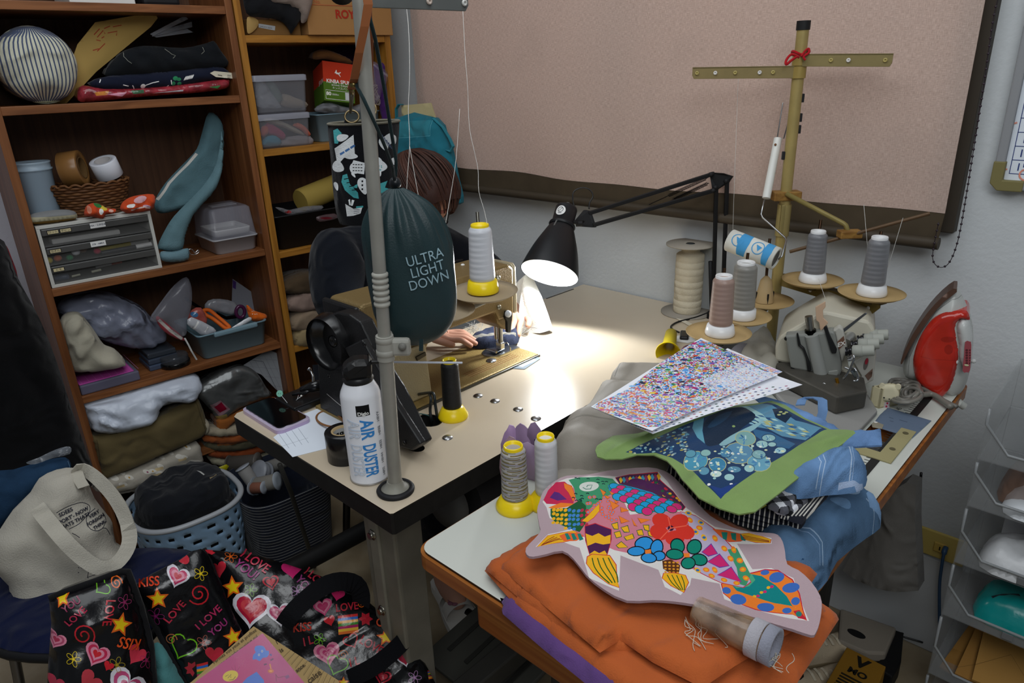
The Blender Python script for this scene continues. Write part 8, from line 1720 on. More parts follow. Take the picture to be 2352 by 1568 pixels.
# cloth being sewn
wc_=thing('sewn_cloth','white cloth standing in folds under the lamp beside the needle','cloth',tuple(at(1230,765,z=T)))
dC=depth(at(1215,768,z=T));fr=FCAM(1230,765,dC,0.28)
f=lambda u,v,d:.012*math.sin(u*60+v*20)+.004*nz((u,v,0),30)
b=MB();o=fr.px([(1184,768),(1190,742),(1193,700),(1200,655),(1204,634),(1212,626),(1226,642),(1244,680),(1258,718),(1268,748),(1268,756),(1240,764)]);b.sheet(o,fr.p,.008,lin('e4e6e4'),[(stroke(fr.px([(1190,744),(1222,752),(1266,757)]),.002),lin('a8a9a8'))],f,lambda u,v,d:f(u,v,d)-.003);b.build('front_panel',CANVAS,wc_)
fr=FCAM(1185,720,dC+.06,.1);b=MB();o=fr.px([(1172,724),(1174,668),(1190,645),(1204,632),(1200,670),(1195,726)]);b.sheet(o,fr.p,.008,lin('dcdedc'),(),lambda u,v,d:.006*math.sin(u*80),lambda u,v,d:.006*math.sin(u*80)-.003);b.build('back_panel',CANVAS,wc_)
lay('denim_piece','dark tweed and denim piece with frayed ends under the needle','cloth',T+.008,[(1076,776),(1082,766),(1110,752),(1170,738),(1196,736),(1192,760),(1184,772),(1140,778),(1100,782)],.022,.012,lin('33384a'),DENIM,.006,40,3,[(stroke([(1080,774),(1150,766),(1185,766)],5),lin('7d7a72')),(stroke([(1150,752),(1190,744)],6),lin('2c3c64'))],sm=2,res=.006)
b=MB();random.seed(14)
for k in range(26):
 x,y=(1075+random.random()*40,740+random.random()*24)if k<16 else(1178+random.random()*30,740+random.random()*20);P=smooth([tuple(at(x+j*(14*random.random()-7),y+j*(9*random.random()-(4 if k<10 else 1)),d=dC-.02-.004*j))for j in range(5)],3,False);b.tube(P,.00045,lin('b4b2ac'),4)
b.build('thread_ends',CLOTH,None,'frayed pale thread ends around the tweed under the needle','thread',loc=tuple(at(1090,770,d=dC)),kind='stuff')
# teal bag by the blind and fine threads
tb2=thing('shopping_bag','teal cloth bag with a cream board hanging left of the blind','bag',tuple(at(970,460,y=1.60)))
fr=Frame(at(970,350,y=1.60),(1,0,0),(0.25,-1,0.1));b=MB();o=fr.px(smooth([(905,272),(1000,270),(1022,310),(1036,350),(1048,410),(1058,452),(1050,470),(1000,440),(905,440)],2));b.sheet(o,fr.p,.012,lin('256f80'),[(stroke(fr.px([(912,318),(1000,312)]),.0015),lin('5aa0ac')),(stroke(fr.px([(1000,276),(1000,312)]),.0015),lin('5aa0ac')),(fr.px([(912,280),(998,276),(998,310),(912,316)]),lin('347e8c'))],puffh(.03,.05,.012,14,3),const(-.02));b.build('bag_body',CLOTH,tb2)
b=MB();b.sheet(fr.px([(920,242),(988,236),(1000,274),(922,276)]),lambda u,v,h:fr.p(u,v,h-.004),.02,lin('b9ac82'),(),const(0),const(-.004));b.build('cream_board',CARD,tb2)
b=MB();b.strap([fr.p(*fr.uv(x,y),.012)for x,y in((1000,272),(1022,292),(1038,318),(1046,336),(1040,348),(1030,344))],fr.n*.014,.003,lin('2a8496'));b.strap([fr.p(*fr.uv(x,y),.004)for x,y in((913,276),(912,250),(918,240),(926,240))],fr.n*.014,.003,lin('22707e'));b.build('handle',CLOTH,tb2)
for i,(pts,dd,lab)in enumerate((([(930,-10),(938,60),(941,160),(938,250),(941,330),(936,400),(934,440)],1.30,'white thread running down past the bird print pouch'),([(941,336),(952,400),(962,455)],1.30,'short white thread splitting off beside the green sack'),([(1063,20),(1068,120),(1074,200),(1078,290),(1090,350),(1098,390),(1100,440),(1114,490),(1122,540),(1118,570)],1.42,'white thread running from the top guide arm to the white cone'),([(1056,250),(1048,360),(1038,430),(1022,520)],1.42,'faint white thread hanging in front of the blind hem'))):
 b=MB();b.tube(smooth([tuple(at(x,y,d=dd))for x,y in pts],4,False),.0006,lin('d4d2cc'),5);b.build('thread',CLOTH,None,lab,'thread',loc=tuple(at(*pts[-1],d=dd)))
for i,(a,c,lab)in enumerate((((1696,172,1.62),(1682,560,1.60),'thin thread falling from the left guide arm past the lamp post'),((1984,470,1.45),(2004,660,1.45),'thin thread rising from the right hand grey cone'),((2074,500,1.42),(2030,640,1.44),'thin thread slanting down from the cross rod'),((1880,640,1.5),(1920,740,1.5),'thin thread running from the back cone to the overlock'))):
 b=MB();p,q=at(a[0],a[1],d=a[2]),at(c[0],c[1],d=c[2]);b.tube([p,p.lerp(q,.5)+V(0,0,-.006),q],.0005,lin('c4c2bc'),4);b.build('thread',CLOTH,None,lab,'thread',loc=tuple(q))
 # plastic baskets on the floor
bc=V(-1.965,.60,0);LB=lin('88a8c6');lb=thing('laundry_basket','light blue plastic basket with square holes full of black clothes','basket',tuple(bc))
def ring2(c,rx_,ry_,z,n,pw=.75):
 o=[]
 for k in range(n):t=2*PI*k/n;a,e=math.cos(t),math.sin(t);o.append(V(c.x,c.y,0)+AV*(rx_*math.copysign(abs(a)**pw,a))+NV*(ry_*math.copysign(abs(e)**pw,e))+V(0,0,z))
 return o
zr_=.255;b=MB();n=110;rows=22;vv=[]
for i in range(rows+1):t=i/rows;vv+=ring2(bc,.126+.024*t,.125+.02*t,.004+(zr_-.01)*t,n)
ff=[]
for i in range(rows):
 for k in range(n):
  if i%3==1 and 2<=i<rows-2 and(k+(2 if(i//3)%2 else 0))%5<2:continue
  ff.append([i*n+k,i*n+(k+1)%n,(i+1)*n+(k+1)%n,(i+1)*n+k])
b.add(vv,ff,LB,True);b.add(vv[:n],[list(range(n))[::-1]],LB);o=b.build('basket_side',PLAST,lb);md=o.modifiers.new('solid','SOLIDIFY');md.thickness=.003
b=MB();b.tube(ring2(bc,.152,.147,zr_,72),.009,lin('a9adb2'),8,closed=True,flat=.8);b.build('rim',PLAST,lb)
for i,(rx_,ry_,z,c,lab,sd)in enumerate(((.136,.13,.225,'0e0f11','black clothes filling the light blue basket',1),(.125,.112,.285,'191b20','dark denim folded on top in the light blue basket',4))):
 fr=Frame((bc.x,bc.y,z),AV,(0,0,1));b=MB();f=puffh(.035,.05,.03,16,sd);pts=[(a.x,a.y)for a in[V((p-fr.o).dot(fr.u),(p-fr.o).dot(fr.v),0)for p in ring2(bc,rx_,ry_,z,40)]]
 b.sheet(pts,fr.p,.014,lin(c),[(stroke([(0.05,-.01),(.062,-.028)],.005),lin('b4b4b0')),(stroke([(.07,-.05),(.09,-.05)],.004),lin('8a7a5c'))]if i else(),f,const(-.10));b.build('dark_clothes',CLOTH,None,lab,'clothes','clothes in the light blue basket',loc=(bc.x,bc.y,z))
soft('yellow_tag','yellow plastic tag sticking out at the right of the basket','tag',-.10,[(478,1082),(520,1066),(526,1070),(505,1104),(494,1096)],.004,.004,lin('a8a010'),PLAST,0,1,0,.003,[(stroke([(500,1080),(510,1084)],2),BLACK)],sm=1)
nc=V(-1.90,.86,0);NVY=lin('181d2a');nb=thing('fabric_bin','navy fabric bin with thin white stripes holding bagged thread spools','bin',tuple(nc));b=MB();n=64;cols=[];vv=[];rows=0;zz=0.002
for i in range(22):
 for dz_,c in((.0092,NVY),(.0014,lin('9a9a98'))):vv.append((zz,c));zz+=dz_
R3=[ring2(nc,.122+.02*z/.23,.135+.016*z/.23,z,n,.5)for z,c in vv]+[ring2(nc,.142,.151,zz,n,.5),ring2(nc,.138,.147,zz,n,.5),ring2(nc,.12,.135,.05,n,.5)]
loft(b,R3,NVY,[c for z,c in vv]+[NVY,NVY]);b.add(R3[-1],[list(range(n))],NVY);b.build('bin_side',CLOTH,nb)
for i,(x,y,a,r_,l_,c,cf,lab)in enumerate(((575,1100,(.35,.2,-.8),.021,.085,'8a8886','9aa0aa','silver thread cone at the left in the navy bin'),(600,1085,(.1,-.6,.5),.034,.022,'a0a4ac','8a8e96','pale spool flange facing up in the navy bin'),(612,1110,(.6,.5,.2),.026,.07,'8c8880','9aa2aa','grey thread spool at the front of the navy bin'),(592,1120,(.5,.3,.1),.018,.04,'8a5a48','9aa0a8','copper thread spool at the bottom of the visible spools'),(560,1065,(.7,.6,.1),.03,.09,'4a4642','5a5652','dark grey thread cone at the back of the navy bin'),(632,1068,(.4,.8,.2),.022,.07,'7a7874','9aa0a8','grey thread spool at the back right of the navy bin'))):
 q=at(x,y,z=.235);ax_=V(*a).normalized();t=thing('thread_spool',lab,'thread spool',tuple(q),'spools in the navy bin');b=MB();b.lathe([(r_*.8,0),(r_,.004),(r_*.92,l_)],q-ax_*l_/2,ax_,24,lin(c));b.build('thread',THREAD,t);b=MB()
 for s_ in(-1,1):b=MB();b.lathe([(r_*1.1,0),(r_*1.12,.003),(r_*.5,.004)],q+ax_*(l_/2+.002)*s_,ax_*s_,24,lin(cf));b.build('flange',PLAST,t)
b=MB();b.tube([at(642,1066,d=1.75),at(668,1130,d=1.82),at(700,1230,d=1.98),at(722,1300,z=.004)],.006,lin('34332f'),10);b.build('rod',MATTE,None,'thin dark rod slanting from the beige table corner to the floor','rod',loc=tuple(at(722,1300,z=0)))
# chair with tote bag
ch=thing('chair','dark blue seated metal chair under the canvas tote bag','chair',tuple(at(200,1420,z=.40)))
zs_=.40;b=MB();fzs=FZ(zs_);o=fzs.px(smooth([(270,1262),(360,1258),(440,1268),(425,1310),(380,1400),(300,1480),(120,1500),(-20,1480),(-80,1400),(-40,1320),(120,1280)],3));b.sheet(o,fzs.p,.03,lin('0e1636'),(),puffh(.012,.03),const(-.02));b.build('seat',CLOTH,ch)
b=MB();b.tube([fzs.p(*q,-.012)for q in o],.010,lin('141416'),8,closed=True);b.build('seat_frame',MATTE,ch)
for a,c in(((20,1440),(130,1640)),((-40,1440),(20,1700)),((400,1300),(420,1420)),((330,1470),(350,1700))):b=MB();p=at(*a,z=zs_-.02);b.cyl(p,(p.x+.05*(1 if a[0]>100 else-1)*.3,p.y-.04,0),.010,lin('77777a'),12);b.build('leg',METAL,ch)
TO=lin('b7b2a6');dT=1.56;tt=thing('tote_bag','natural canvas tote bag with comic print and speech bubbles on the blue chair','bag',tuple(at(150,1440,d=dT)))
ft=FCAM(150,1250,dT,.35);ink=lin('1e2030');Sx=lambda pts:cv(pts,230/1202,90,1040)
tsh=[]
def ti(pts,w=3.2,c=ink):tsh.append((ft.px(stroke(pts,w*.19)),c))
ti(Sx(smooth([(190,670),(280,620),(400,575),(500,562),(580,600),(590,650),(560,700),(460,790),(335,855)],3,False)),8);ti(Sx(smooth([(655,640),(590,680),(548,730),(545,790),(590,860),(670,882),(735,860),(778,800),(780,750),(750,700)],3,False)),8);ti(Sx(smooth([(735,860),(780,870),(810,910),(830,950)],3,False)),8);ti(Sx([(370,900),(410,920),(460,955)]),8)
for k in range(7):x=440+(k%3)*36;y=1235+(k//3)*60;ti(Sx([(x,y),(x+10,y+8)]),10)
ti(Sx([(550,1415),(565,1320)]),7);ti(Sx([(550,1415),(850,1300)]),7);ti(Sx([(585,1450),(640,1505),(880,1400)]),7);ti(Sx([(550,1415),(585,1450)]),7)
for k in range(6):ti(Sx([(640+k*40,1520-k*28),(800+k*34,1440-k*26)]),9)
hT=puffh(.07,.10,.022,9,3)
tout=ft.px(smooth([(0,1215),(30,1170),(70,1130),(90,1098),(130,1078),(172,1074),(192,1092),(204,1112),(218,1145),(245,1180),(258,1200),(266,1245),(300,1262),(314,1282),(298,1310),(262,1350),(210,1440),(120,1462),(60,1440),(25,1385),(20,1345),(-20,1300),(-20,1240)],2))
no_=len(tout);dTb=lambda u,v:min(segd(u,v,tout[i],tout[(i+1)%no_])for i in range(no_))
b=MB();b.sheet(tout,ft.p,.012,TO,tsh,hT,lambda u,v,d:-.05*min(1,d/.05),fine=.006)
def ptext(b,fr,body,x,y,size,ang,col,hf=None,bold=0,sx=1,dh=.001,cut=.008,shear=0):
 u0_,v0_=fr.uv(x,y);a=fr.uv(x+math.cos(ang)*20,y-math.sin(ang)*20);L_=math.hypot(a[0]-u0_,a[1]-v0_);ca_,sa_=(a[0]-u0_)/L_,(a[1]-v0_)/L_;k=L_/20
 b.text(body,lambda u,v,h:fr.p(u0_+u*ca_-v*sa_,v0_+u*sa_+v*ca_,(hf(u0_+u*ca_-v*sa_,v0_+u*sa_+v*ca_)if hf else 0)+dh),size*k,col,bold=bold*k,sx=sx,cut=cut,shear=shear)
hT2=lambda u,v:hT(u,v,dTb(u,v))
b.build('bag_body',CANVAS,tt);b=MB()
for body,x,y,s_ in(('SDEES',300,662,72),("PORT'- NOW",395,700,70),('HATS THAT?',412,762,70),('VERY',640,700,66),('FOREIGN',655,765,62),('THINK.',705,818,60),('TROPICAL SEA',765,1385,74)):
 q=Sx([(x,y)])[0];ptext(b,ft,body,q[0],q[1],s_*.19,.42,ink,hT2,.35,.92,.003)
b.build('print',PAPER,tt)
b=MB();hp=[ft.p(*ft.uv(x,y),h)for x,y,h in((82,1152,.085),(110,1185,.10),(150,1230,.115),(190,1265,.12),(222,1280,.12),(252,1272,.115),(276,1245,.11),(285,1215,.10),(276,1175,.09),(255,1135,.08),(225,1100,.06),(200,1080,.04),(180,1074,.03),(176,1090,.02))]
hp=[Vector(q)for q in smooth([tuple(q)for q in hp],3,False)];W_=[]
for i in range(len(hp)):t=(hp[min(i+1,len(hp)-1)]-hp[max(i-1,0)]).normalized();w=t.cross(ft.n).normalized();W_.append((w*.8+ft.n*(.5 if i>len(hp)*.55 else.1)).normalized()*.030)
b.strap(hp,W_,.003,lin('bdb8ab'));b.build('handle',CANVAS,tt)
b=MB();fr=ft;b.strap([ft.p(*ft.uv(x,y),h)for x,y,h in((174,1080,.03),(180,1100,.05),(188,1112,.06))],ft.u*.022,.003,lin('b4afa2'));b.build('handle_end',CANVAS,tt)
def heap(name,label,cat,x,y,d,px,t,r,col,mat,amp,sc,sd,bt=.05,tilt=.2,shapes=(),fold=None,res=.014):
 fr=FCAM(x,y,d,tilt);b=MB();b.sheet(fr.px(smooth(px,3)),fr.p,res,col,[(fr.px(q,t*.7),c)for q,c in shapes],puffh(t,r,amp,sc,sd,0,fold),lambda u,v,dd:-bt*min(1,dd/r)-.0005);k=fr.uv(x,y);return b.build(name,mat,None,label,cat,None,loc=tuple(fr.p(*k)))
heap('denim_garment','blue denim garment heaped behind the canvas tote bag','garment',80,1130,1.66,[(-30,1095),(30,1078),(100,1058),(150,1050),(164,1072),(150,1085),(110,1110),(70,1150),(20,1200),(-30,1230)],.05,.05,lin('223a54'),DENIM,.02,14,2,shapes=[(stroke([(158,1062),(162,1074),(152,1086)],2),lin('5a7a9a'))])
heap('clear_wrapper','crinkled clear plastic wrapper lying on the denim heap','wrapper',110,1046,1.65,[(60,1062),(90,1050),(128,1032),(160,1025),(160,1042),(120,1052),(80,1066)],.012,.012,lin('8a9098'),FILM,.012,50,1,.01)
heap('hanging_coat','black coat hanging against the outer side of the brown bookcase','coat',60,850,1.78,[(-60,560),(0,548),(20,580),(42,640),(90,730),(130,830),(165,940),(200,1040),(212,1110),(100,1160),(-60,1160)],.06,.08,lin('0b0b0d'),CLOTH,.025,8,5,.06,.05,fold=creases(.2,30,.012))
heap('red_garment','strip of red cloth showing behind the black coat','cloth',25,620,1.86,[(4,560),(16,566),(26,590),(38,622),(42,652),(30,650),(14,610)],.015,.01,lin('8a1424'),CLOTH,.004,40,1,.01,.05,res=.008)
# heart print shopper
HB=thing('shopper_bag','big black vinyl shopper printed with hearts, stars and LOVE standing nearest the bottom left','bag',tuple(at(400,1700,d=1.3)))
C1=lambda x,y:(100+x*500/1344,1240+y*500/1344);C2=lambda x,y:(500+x*500/1344,1240+y*500/1344);KS=500/1344
cR,cP,cH,cO,cY,cG,cV,cW=[lin(c)for c in('c8202c','d83a7c','d8849c','e0641c','e8c818','6cb81c','8a3a94','d8d4dc')]
def rot(pts,x,y,s,a):return[(x+s*(p*math.cos(a)+q*math.sin(a)),y+s*(q*math.cos(a)-p*math.sin(a)))for p,q in pts]
HEART=[(16*math.sin(t)**3/16,-(13*math.cos(t)-5*math.cos(2*t)-2*math.cos(3*t)-math.cos(4*t))/16)for t in[2*PI*k/26 for k in range(26)]]
STAR=[((1 if k%2==0 else.46)*math.sin(PI*k/5),-(1 if k%2==0 else.46)*math.cos(PI*k/5))for k in range(10)]
def heart(S,p,s,a,cols):
 for i,c in enumerate(cols):S.append((rot(HEART,p[0],p[1],s*(1-.22*i),a),c))
def hline(S,p,s,a,c,w=2.2):q=rot(HEART,p[0],p[1],s,a);S.append((stroke(q[2:25],w),c))
def star(S,p,s,a):S.append((rot(STAR,p[0],p[1],s,a),cO));S.append((rot(STAR,p[0],p[1],s*.68,a),cY))
def spiral(S,p,r,a,c,w=3):S.append((stroke([(p[0]+r*(k/30)*math.cos(a+k*.42),p[1]+r*(k/30)*math.sin(a+k*.42))for k in range(4,31)],w),c))
def flower(S,p,r,c):
 for k in range(5):q=ell(p[0]+r*.6*math.cos(k*1.257),p[1]+r*.6*math.sin(k*1.257),r*.42,r*.26,12,k*1.257);S.append((stroke(q+[q[0]],1.1),c))
 S.append((ell(p[0],p[1],r*.16,r*.16,8),c))
def gift(S,x0,y0,x1,y1):
 cs=('d02c2c','2c6ac0','e8a02c','3c8a2c','b02060','e8b83c','e0702c')
 for k in range(7):a,e=k/7,(k+1)/7;S.append(([(x0+2*a,y0+(y1-y0)*a),(x1+2*a,y0-6+(y1-y0)*a),(x1+2*e,y0-6+(y1-y0)*e),(x0+2*e,y0+(y1-y0)*e)],lin(cs[k])))
def panel(name,x,y,d,tilt,px,S,texts,bt,t=.02,r=.05,amp=.012,sc=9,sd=1,edge=None):
 fr=FCAM(x,y,d,tilt);out=fr.px(px);n=len(out);hf=puffh(t,r,amp,sc,sd)
 dist=lambda u,v:hf(u,v,min(segd(u,v,out[i],out[(i+1)%n])for i in range(n)))
 b=MB();b.sheet(out,fr.p,.012,lin('0c0c0f'),[(fr.px(q),c)for q,c in S],hf,lambda u,v,dd:-bt*min(1,dd/.02)-.001,lin('0c0c0f'),fine=.010)
 for body,p,s_,a,c in texts:ptext(b,fr,body,p[0],p[1],s_,a,c,dist,.5,.9,.002,.012)
 o=b.build(name,VINYL,HB)
 if edge:b=MB();b.tube([fr.p(*fr.uv(*q),dist(*fr.uv(*q))+.003)for q in edge],.006,lin('141416'),8);b.build('edge_binding',CLOTH,o)
 return fr,o
S=[];c1=C1
star(S,c1(110,340),22,.2);star(S,c1(460,485),28,-.25);spiral(S,c1(235,545),26,.5,cR,3.4);heart(S,c1(315,655),29,-.45,(cH,lin('c02a50'),lin('d88aa0'),cR));heart(S,c1(75,590),22,-.3,(cH,lin('b04a6a'),cH,lin('b03050')))
heart(S,c1(490,850),46,-.6,(cW,lin('c04a78'),cW,lin('b83a6c'),cW,lin('a82a5c')));heart(S,c1(560,670),24,-.7,(lin('d0384c'),));heart(S,c1(275,820),28,-.8,(lin('c03c48'),));hline(S,c1(355,270),17,-.9,cG);spiral(S,c1(440,245),14,0,cO,2.4)
flower(S,c1(485,355),17,lin('a03468'));flower(S,c1(175,690),17,cY);flower(S,c1(435,720),18,lin('a8901c'));flower(S,c1(625,720),18,lin('a02a60'));heart(S,c1(385,725),12,-.5,(cR,));heart(S,c1(70,850),20,-.3,(lin('b03048'),));star(S,c1(320,870),12,.3)
rows=[('LOVE',c1(385,410),27,-1.75,lin('c02030')),('KISS',c1(515,595),32,2.9,lin('e0501c')),('LOVE',c1(190,435),26,.75,lin('b82c4c')),('YOU',c1(165,370),24,.6,lin('8a2c50'))]
panel('front_panel',210,1430,1.17,.35,[(112,1374),(150,1358),(215,1335),(278,1312),(292,1308),(300,1330),(322,1390),(345,1480),(352,1560),(355,1900),(100,1900),(108,1560),(118,1430)],S,rows,.12,.04,.06,.014,8,2,[(112,1374),(150,1358),(215,1335),(278,1312),(292,1310),(302,1335),(322,1392),(345,1480),(352,1560),(354,1640)])
S=[]
heart(S,c1(825,210),27,-.3,(cW,lin('c03060'),cH,lin('c02038')));spiral(S,c1(955,318),26,2.5,cR,3.4);star(S,c1(705,348),27,.1);flower(S,c1(965,195),16,cY);flower(S,c1(690,460),20,lin('8a2468'));hline(S,c1(860,640),30,-.4,cG,3);heart(S,c1(1050,690),21,0,(lin('c8283c'),));star(S,c1(1165,585),24,.2);spiral(S,c1(785,600),14,0,lin('b86a3c'),2);flower(S,c1(985,620),17,lin('b05a4c'));gift(S,450,1520,476,1560);heart(S,c1(850,95),20,-1.2,(lin('c02838'),))
for k in range(5):S.append((rot([(0,0),(10,-5),(18,0),(10,5)],440,1530,1.0,1.2+k*.9),lin('b02838')))
panel('middle_panel',440,1420,1.30,.45,[(304,1346),(350,1318),(410,1288),(440,1266),(462,1260),(478,1275),(510,1350),(545,1430),(575,1480),(600,1560),(600,1900),(480,1900),(440,1600),(405,1530),(360,1440),(330,1395)],S,[('KISS',c1(650,250),30,.15,lin('d8401c')),('LOVE',c1(810,430),28,.85,lin('b82840')),('I LOVE',c1(1015,465),27,.72,lin('b02c58')),('YOU',c1(1075,525),26,.7,lin('9a3070'))],.14,.02,.04,.012,8,5,[(304,1346),(330,1395),(360,1440),(405,1530),(440,1600)])
S=[];c2=C2
heart(S,c2(10,185),20,.15,(lin('c82c3c'),));star(S,c2(102,300),27,.1);heart(S,c2(215,430),45,-.1,(cW,lin('b8203c'),lin('c83c44'),lin('b8203c')));heart(S,c2(388,460),30,.1,(cW,lin('b83c68'),cH,lin('9a2c50')));heart(S,c2(335,270),19,.2,(lin('c02838'),lin('2a0c14'),lin('c02838')));heart(S,c2(460,185),24,.1,(lin('c8286c'),));flower(S,c2(85,110),15,cO);flower(S,c2(212,318),15,lin('7aa83c'));flower(S,c2(495,325),15,lin('b88ab8'));star(S,c2(90,590),22,.1)
heart(S,c2(740,345),16,-.2,(lin('d02c68'),));heart(S,c2(650,420),22,.2,(lin('c84878'),cH,lin('c03868')));gift(S,775,1418,820,1460);heart(S,c2(690,505),13,.3,(cR,));star(S,c2(1030,605),22,.1);heart(S,c2(675,700),30,.2,(cH,lin('c04878'),cH,lin('b83a6c'),cH,lin('b02a60')));hline(S,c2(735,770),24,-.35,cG,2.4);flower(S,c2(630,620),14,cG);spiral(S,c2(885,405),10,0,cO,2);hline(S,c2(820,625),17,.5,cR,2.4);heart(S,c2(1145,735),19,.2,(cW,lin('a01c38')));heart(S,c2(1010,845),20,-.3,(lin('b02838'),lin('3a0c14'),lin('b02838')));flower(S,c2(1205,850),16,lin('b88ab8'));gift(S,980,1540,1010,1560);spiral(S,c2(770,712),12,0,lin('a8561c'),2);star(S,c2(775,880),14,0)
for k in range(6):S.append((rot([(0,0),(9,-5),(17,0),(9,5)],838,1424,1.0,k*1.05),lin('b82030')))
for k in range(5):S.append((rot([(0,0),(9,-5),(17,0),(9,5)],480,1272,1.0,k*.9),lin('c82030')))
fq,rp=panel('side_panel',720,1440,1.42,1.0,[(468,1261),(520,1266),(600,1277),(680,1302),(746,1326),(800,1350),(850,1385),(905,1430),(950,1472),(975,1520),(1000,1568),(1030,1640),(1000,1900),(700,1900),(600,1560),(560,1470),(520,1380),(490,1300)],S,[('I LOVE',c2(235,140),28,-.62,lin('c02c48')),('YOU!',c2(185,195),28,-.62,lin('9a3478')),('YOU',c2(540,290),25,-.85,lin('8a3070')),('I LOV',c2(600,240),25,-.7,lin('b82c40')),('LOVE',c2(795,425),24,.15,lin('b82838')),('KISS',c2(525,548),26,.1,lin('c83c2c')),('LOVE',c2(940,655),26,-.55,lin('a82430')),('I L',c2(560,630),26,.3,lin('b02c3c')),('OI',c2(1005,515),26,.3,lin('c84c2c')),('I L',c2(840,755),26,.3,lin('b8202c'))],.22,.03,.06,.018,7,7,[(468,1261),(490,1300),(520,1380),(560,1470),(590,1530)])
hh=lambda x,y,h:fq.p(*fq.uv(x,y),h)
b=MB();P=[Vector(q)for q in smooth([tuple(hh(*q))for q in((655,1440,.05),(672,1418,.07),(700,1390,.075),(740,1358,.075),(780,1345,.07),(815,1350,.055),(828,1375,.035),(826,1400,.02))],3,False)]
W_=[((P[min(i+1,len(P)-1)]-P[max(i-1,0)]).normalized().cross(fq.n)).normalized()*.036 for i in range(len(P))];b.strap(P,W_,.003,lin('17171a'));b.build('handle',CANVAS,HB)
b=MB();P=[Vector(q)for q in smooth([tuple(hh(*q))for q in((800,1560,.04),(850,1535,.055),(890,1505,.06),(925,1470,.055),(940,1445,.045),(925,1440,.02))],3,False)];W_=[((P[min(i+1,len(P)-1)]-P[max(i-1,0)]).normalized().cross(fq.n)).normalized()*.034 for i in range(len(P))];b.strap(P,W_,.003,lin('131316'));b.build('handle',CANVAS,HB)
heap('teal_cloth','teal green cloth inside the open heart print shopper','cloth',390,1540,1.27,[(350,1500),(372,1480),(410,1540),(440,1600),(440,1700),(360,1700)],.03,.03,lin('4a7f80'),CLOTH,.02,18,3,.04,.4)
# kraft backed art pouch
ap=thing('art_pouch','clear sleeve with pink painted picture on newsprint kraft paper, bottom edge of view','pouch',tuple(at(590,1560,d=1.12)))
fa=FCAM(600,1520,1.10,1.3);A5=lambda pts:cv(pts,370/1344,430,1400);ink2=lin('4a3c2c')
ko=A5([(555,140),(640,195),(1260,590),(1400,900),(700,1400),(-260,800),(40,600)])
S=[(fa.px(A5(smooth([(700+x,y)for x,y in((40,210),(30,240),(60,290))],2,False)and stroke([(700+40,210),(700+30,240),(700+55,290)],8))),ink2)]
for k in range(12):q=[(780+k*36,330+k*24),(830+k*36,300+k*24)];S.append((fa.px(A5(stroke([(800+k*34,400+k*30),(900+k*30,300+k*26)],3))),ink2));S.append((fa.px(A5(stroke([(830+k*34,420+k*30),(900+k*30,352+k*26)],2.4))),lin('7a684c')))
b=MB();b.sheet(fa.px(ko),fa.p,.02,lin('a48a5c'),S,const(.002),const(-.006))
for body,p,s_ in(('Fermez vos yeux et profitez',(400,305),44),('une superbe musique qui',(430,340),44),('dans votre cœur.',(470,362),44)):q=A5([p])[0];ptext(b,fa,body,q[0],q[1],s_*.275,.66,ink2,None,.1,.9,.003)
for body,p,s_ in(('is',(785,340),60),('ance.',(945,485),52),('çaise',(1060,560),78)):q=A5([p])[0];ptext(b,fa,body,q[0],q[1],s_*.275,.66,ink2,None,.35,.9,.003)
b.build('kraft_backing',PAPER,ap)
S=[];q_=lambda pts:fa.px(A5(pts))
S.append((q_(smooth([(570,310),(600,302),(640,310),(660,345),(680,345),(682,375),(664,400),(630,405),(605,432),(575,415),(548,420),(552,380),(572,360),(562,335)],2)),lin('2c78d0')));S.append((q_(ell(362,555,66,44,20,-.3)),lin('d8c02c')));S.append((q_([(455,620),(500,570),(580,520),(640,590),(680,900),(420,900)]),lin('2a74cc')))
for x,y in((600,380),(625,350)):S.append((q_(ell(x,y,8,10,8)),lin('c8d8e8')));S.append((q_(ell(x,y,4,5,8)),BLACK))
for pts,w,c in(([(320,560),(345,545),(340,575),(370,540),(365,570)],5,'5a4a14'),([(350,590),(385,585),(405,560)],5,'5a4a14'),([(690,385),(705,375)],18,'4a3a8a'),([(640,462),(665,455)],12,'5a2050'),([(695,425),(720,412)],14,'6a2858'),([(690,455),(700,500)],10,'d88a2c'),([(735,540),(760,570),(800,560),(850,560)],6,'7a2848'),([(740,545),(745,600)],6,'7a2848'),([(820,570),(850,555)],26,'7a3a70'),([(370,480),(390,510)],3,'8a2050'),([(400,465),(405,510)],3,'8a2050'),([(440,480),(420,510)],3,'8a2050')):S.append((q_(stroke(pts,w)),lin(c)))
S.append((q_(ell(698,515,26,18,14)),lin('c8682c')));S.append((q_(ell(698,515,14,8,12)),lin('e89a3c')))
b=MB();b.sheet(q_([(630,200),(1000,640),(1200,900),(700,1300),(-150,820),(90,590)]),fa.p,.02,lambda u,v:mixc(lin('c0306c'),lin('a83878'),.5+.5*nz((u,v,0),22,3)),S,const(.004),const(.0025),fine=.012);b.build('picture',M(.25,spec=.6,coat=.4),ap)
b=MB();f=lambda u,v,d:.006+.0025*abs(nz((u,v,0),22,4));b.sheet(q_([(622,192),(1010,640),(1210,900),(700,1310),(-160,820),(80,590)]),fa.p,.014,lin('d8a8c0'),(),f,None);b.build('clear_sleeve',M(.08,spec=.8,alpha=.10),ap)
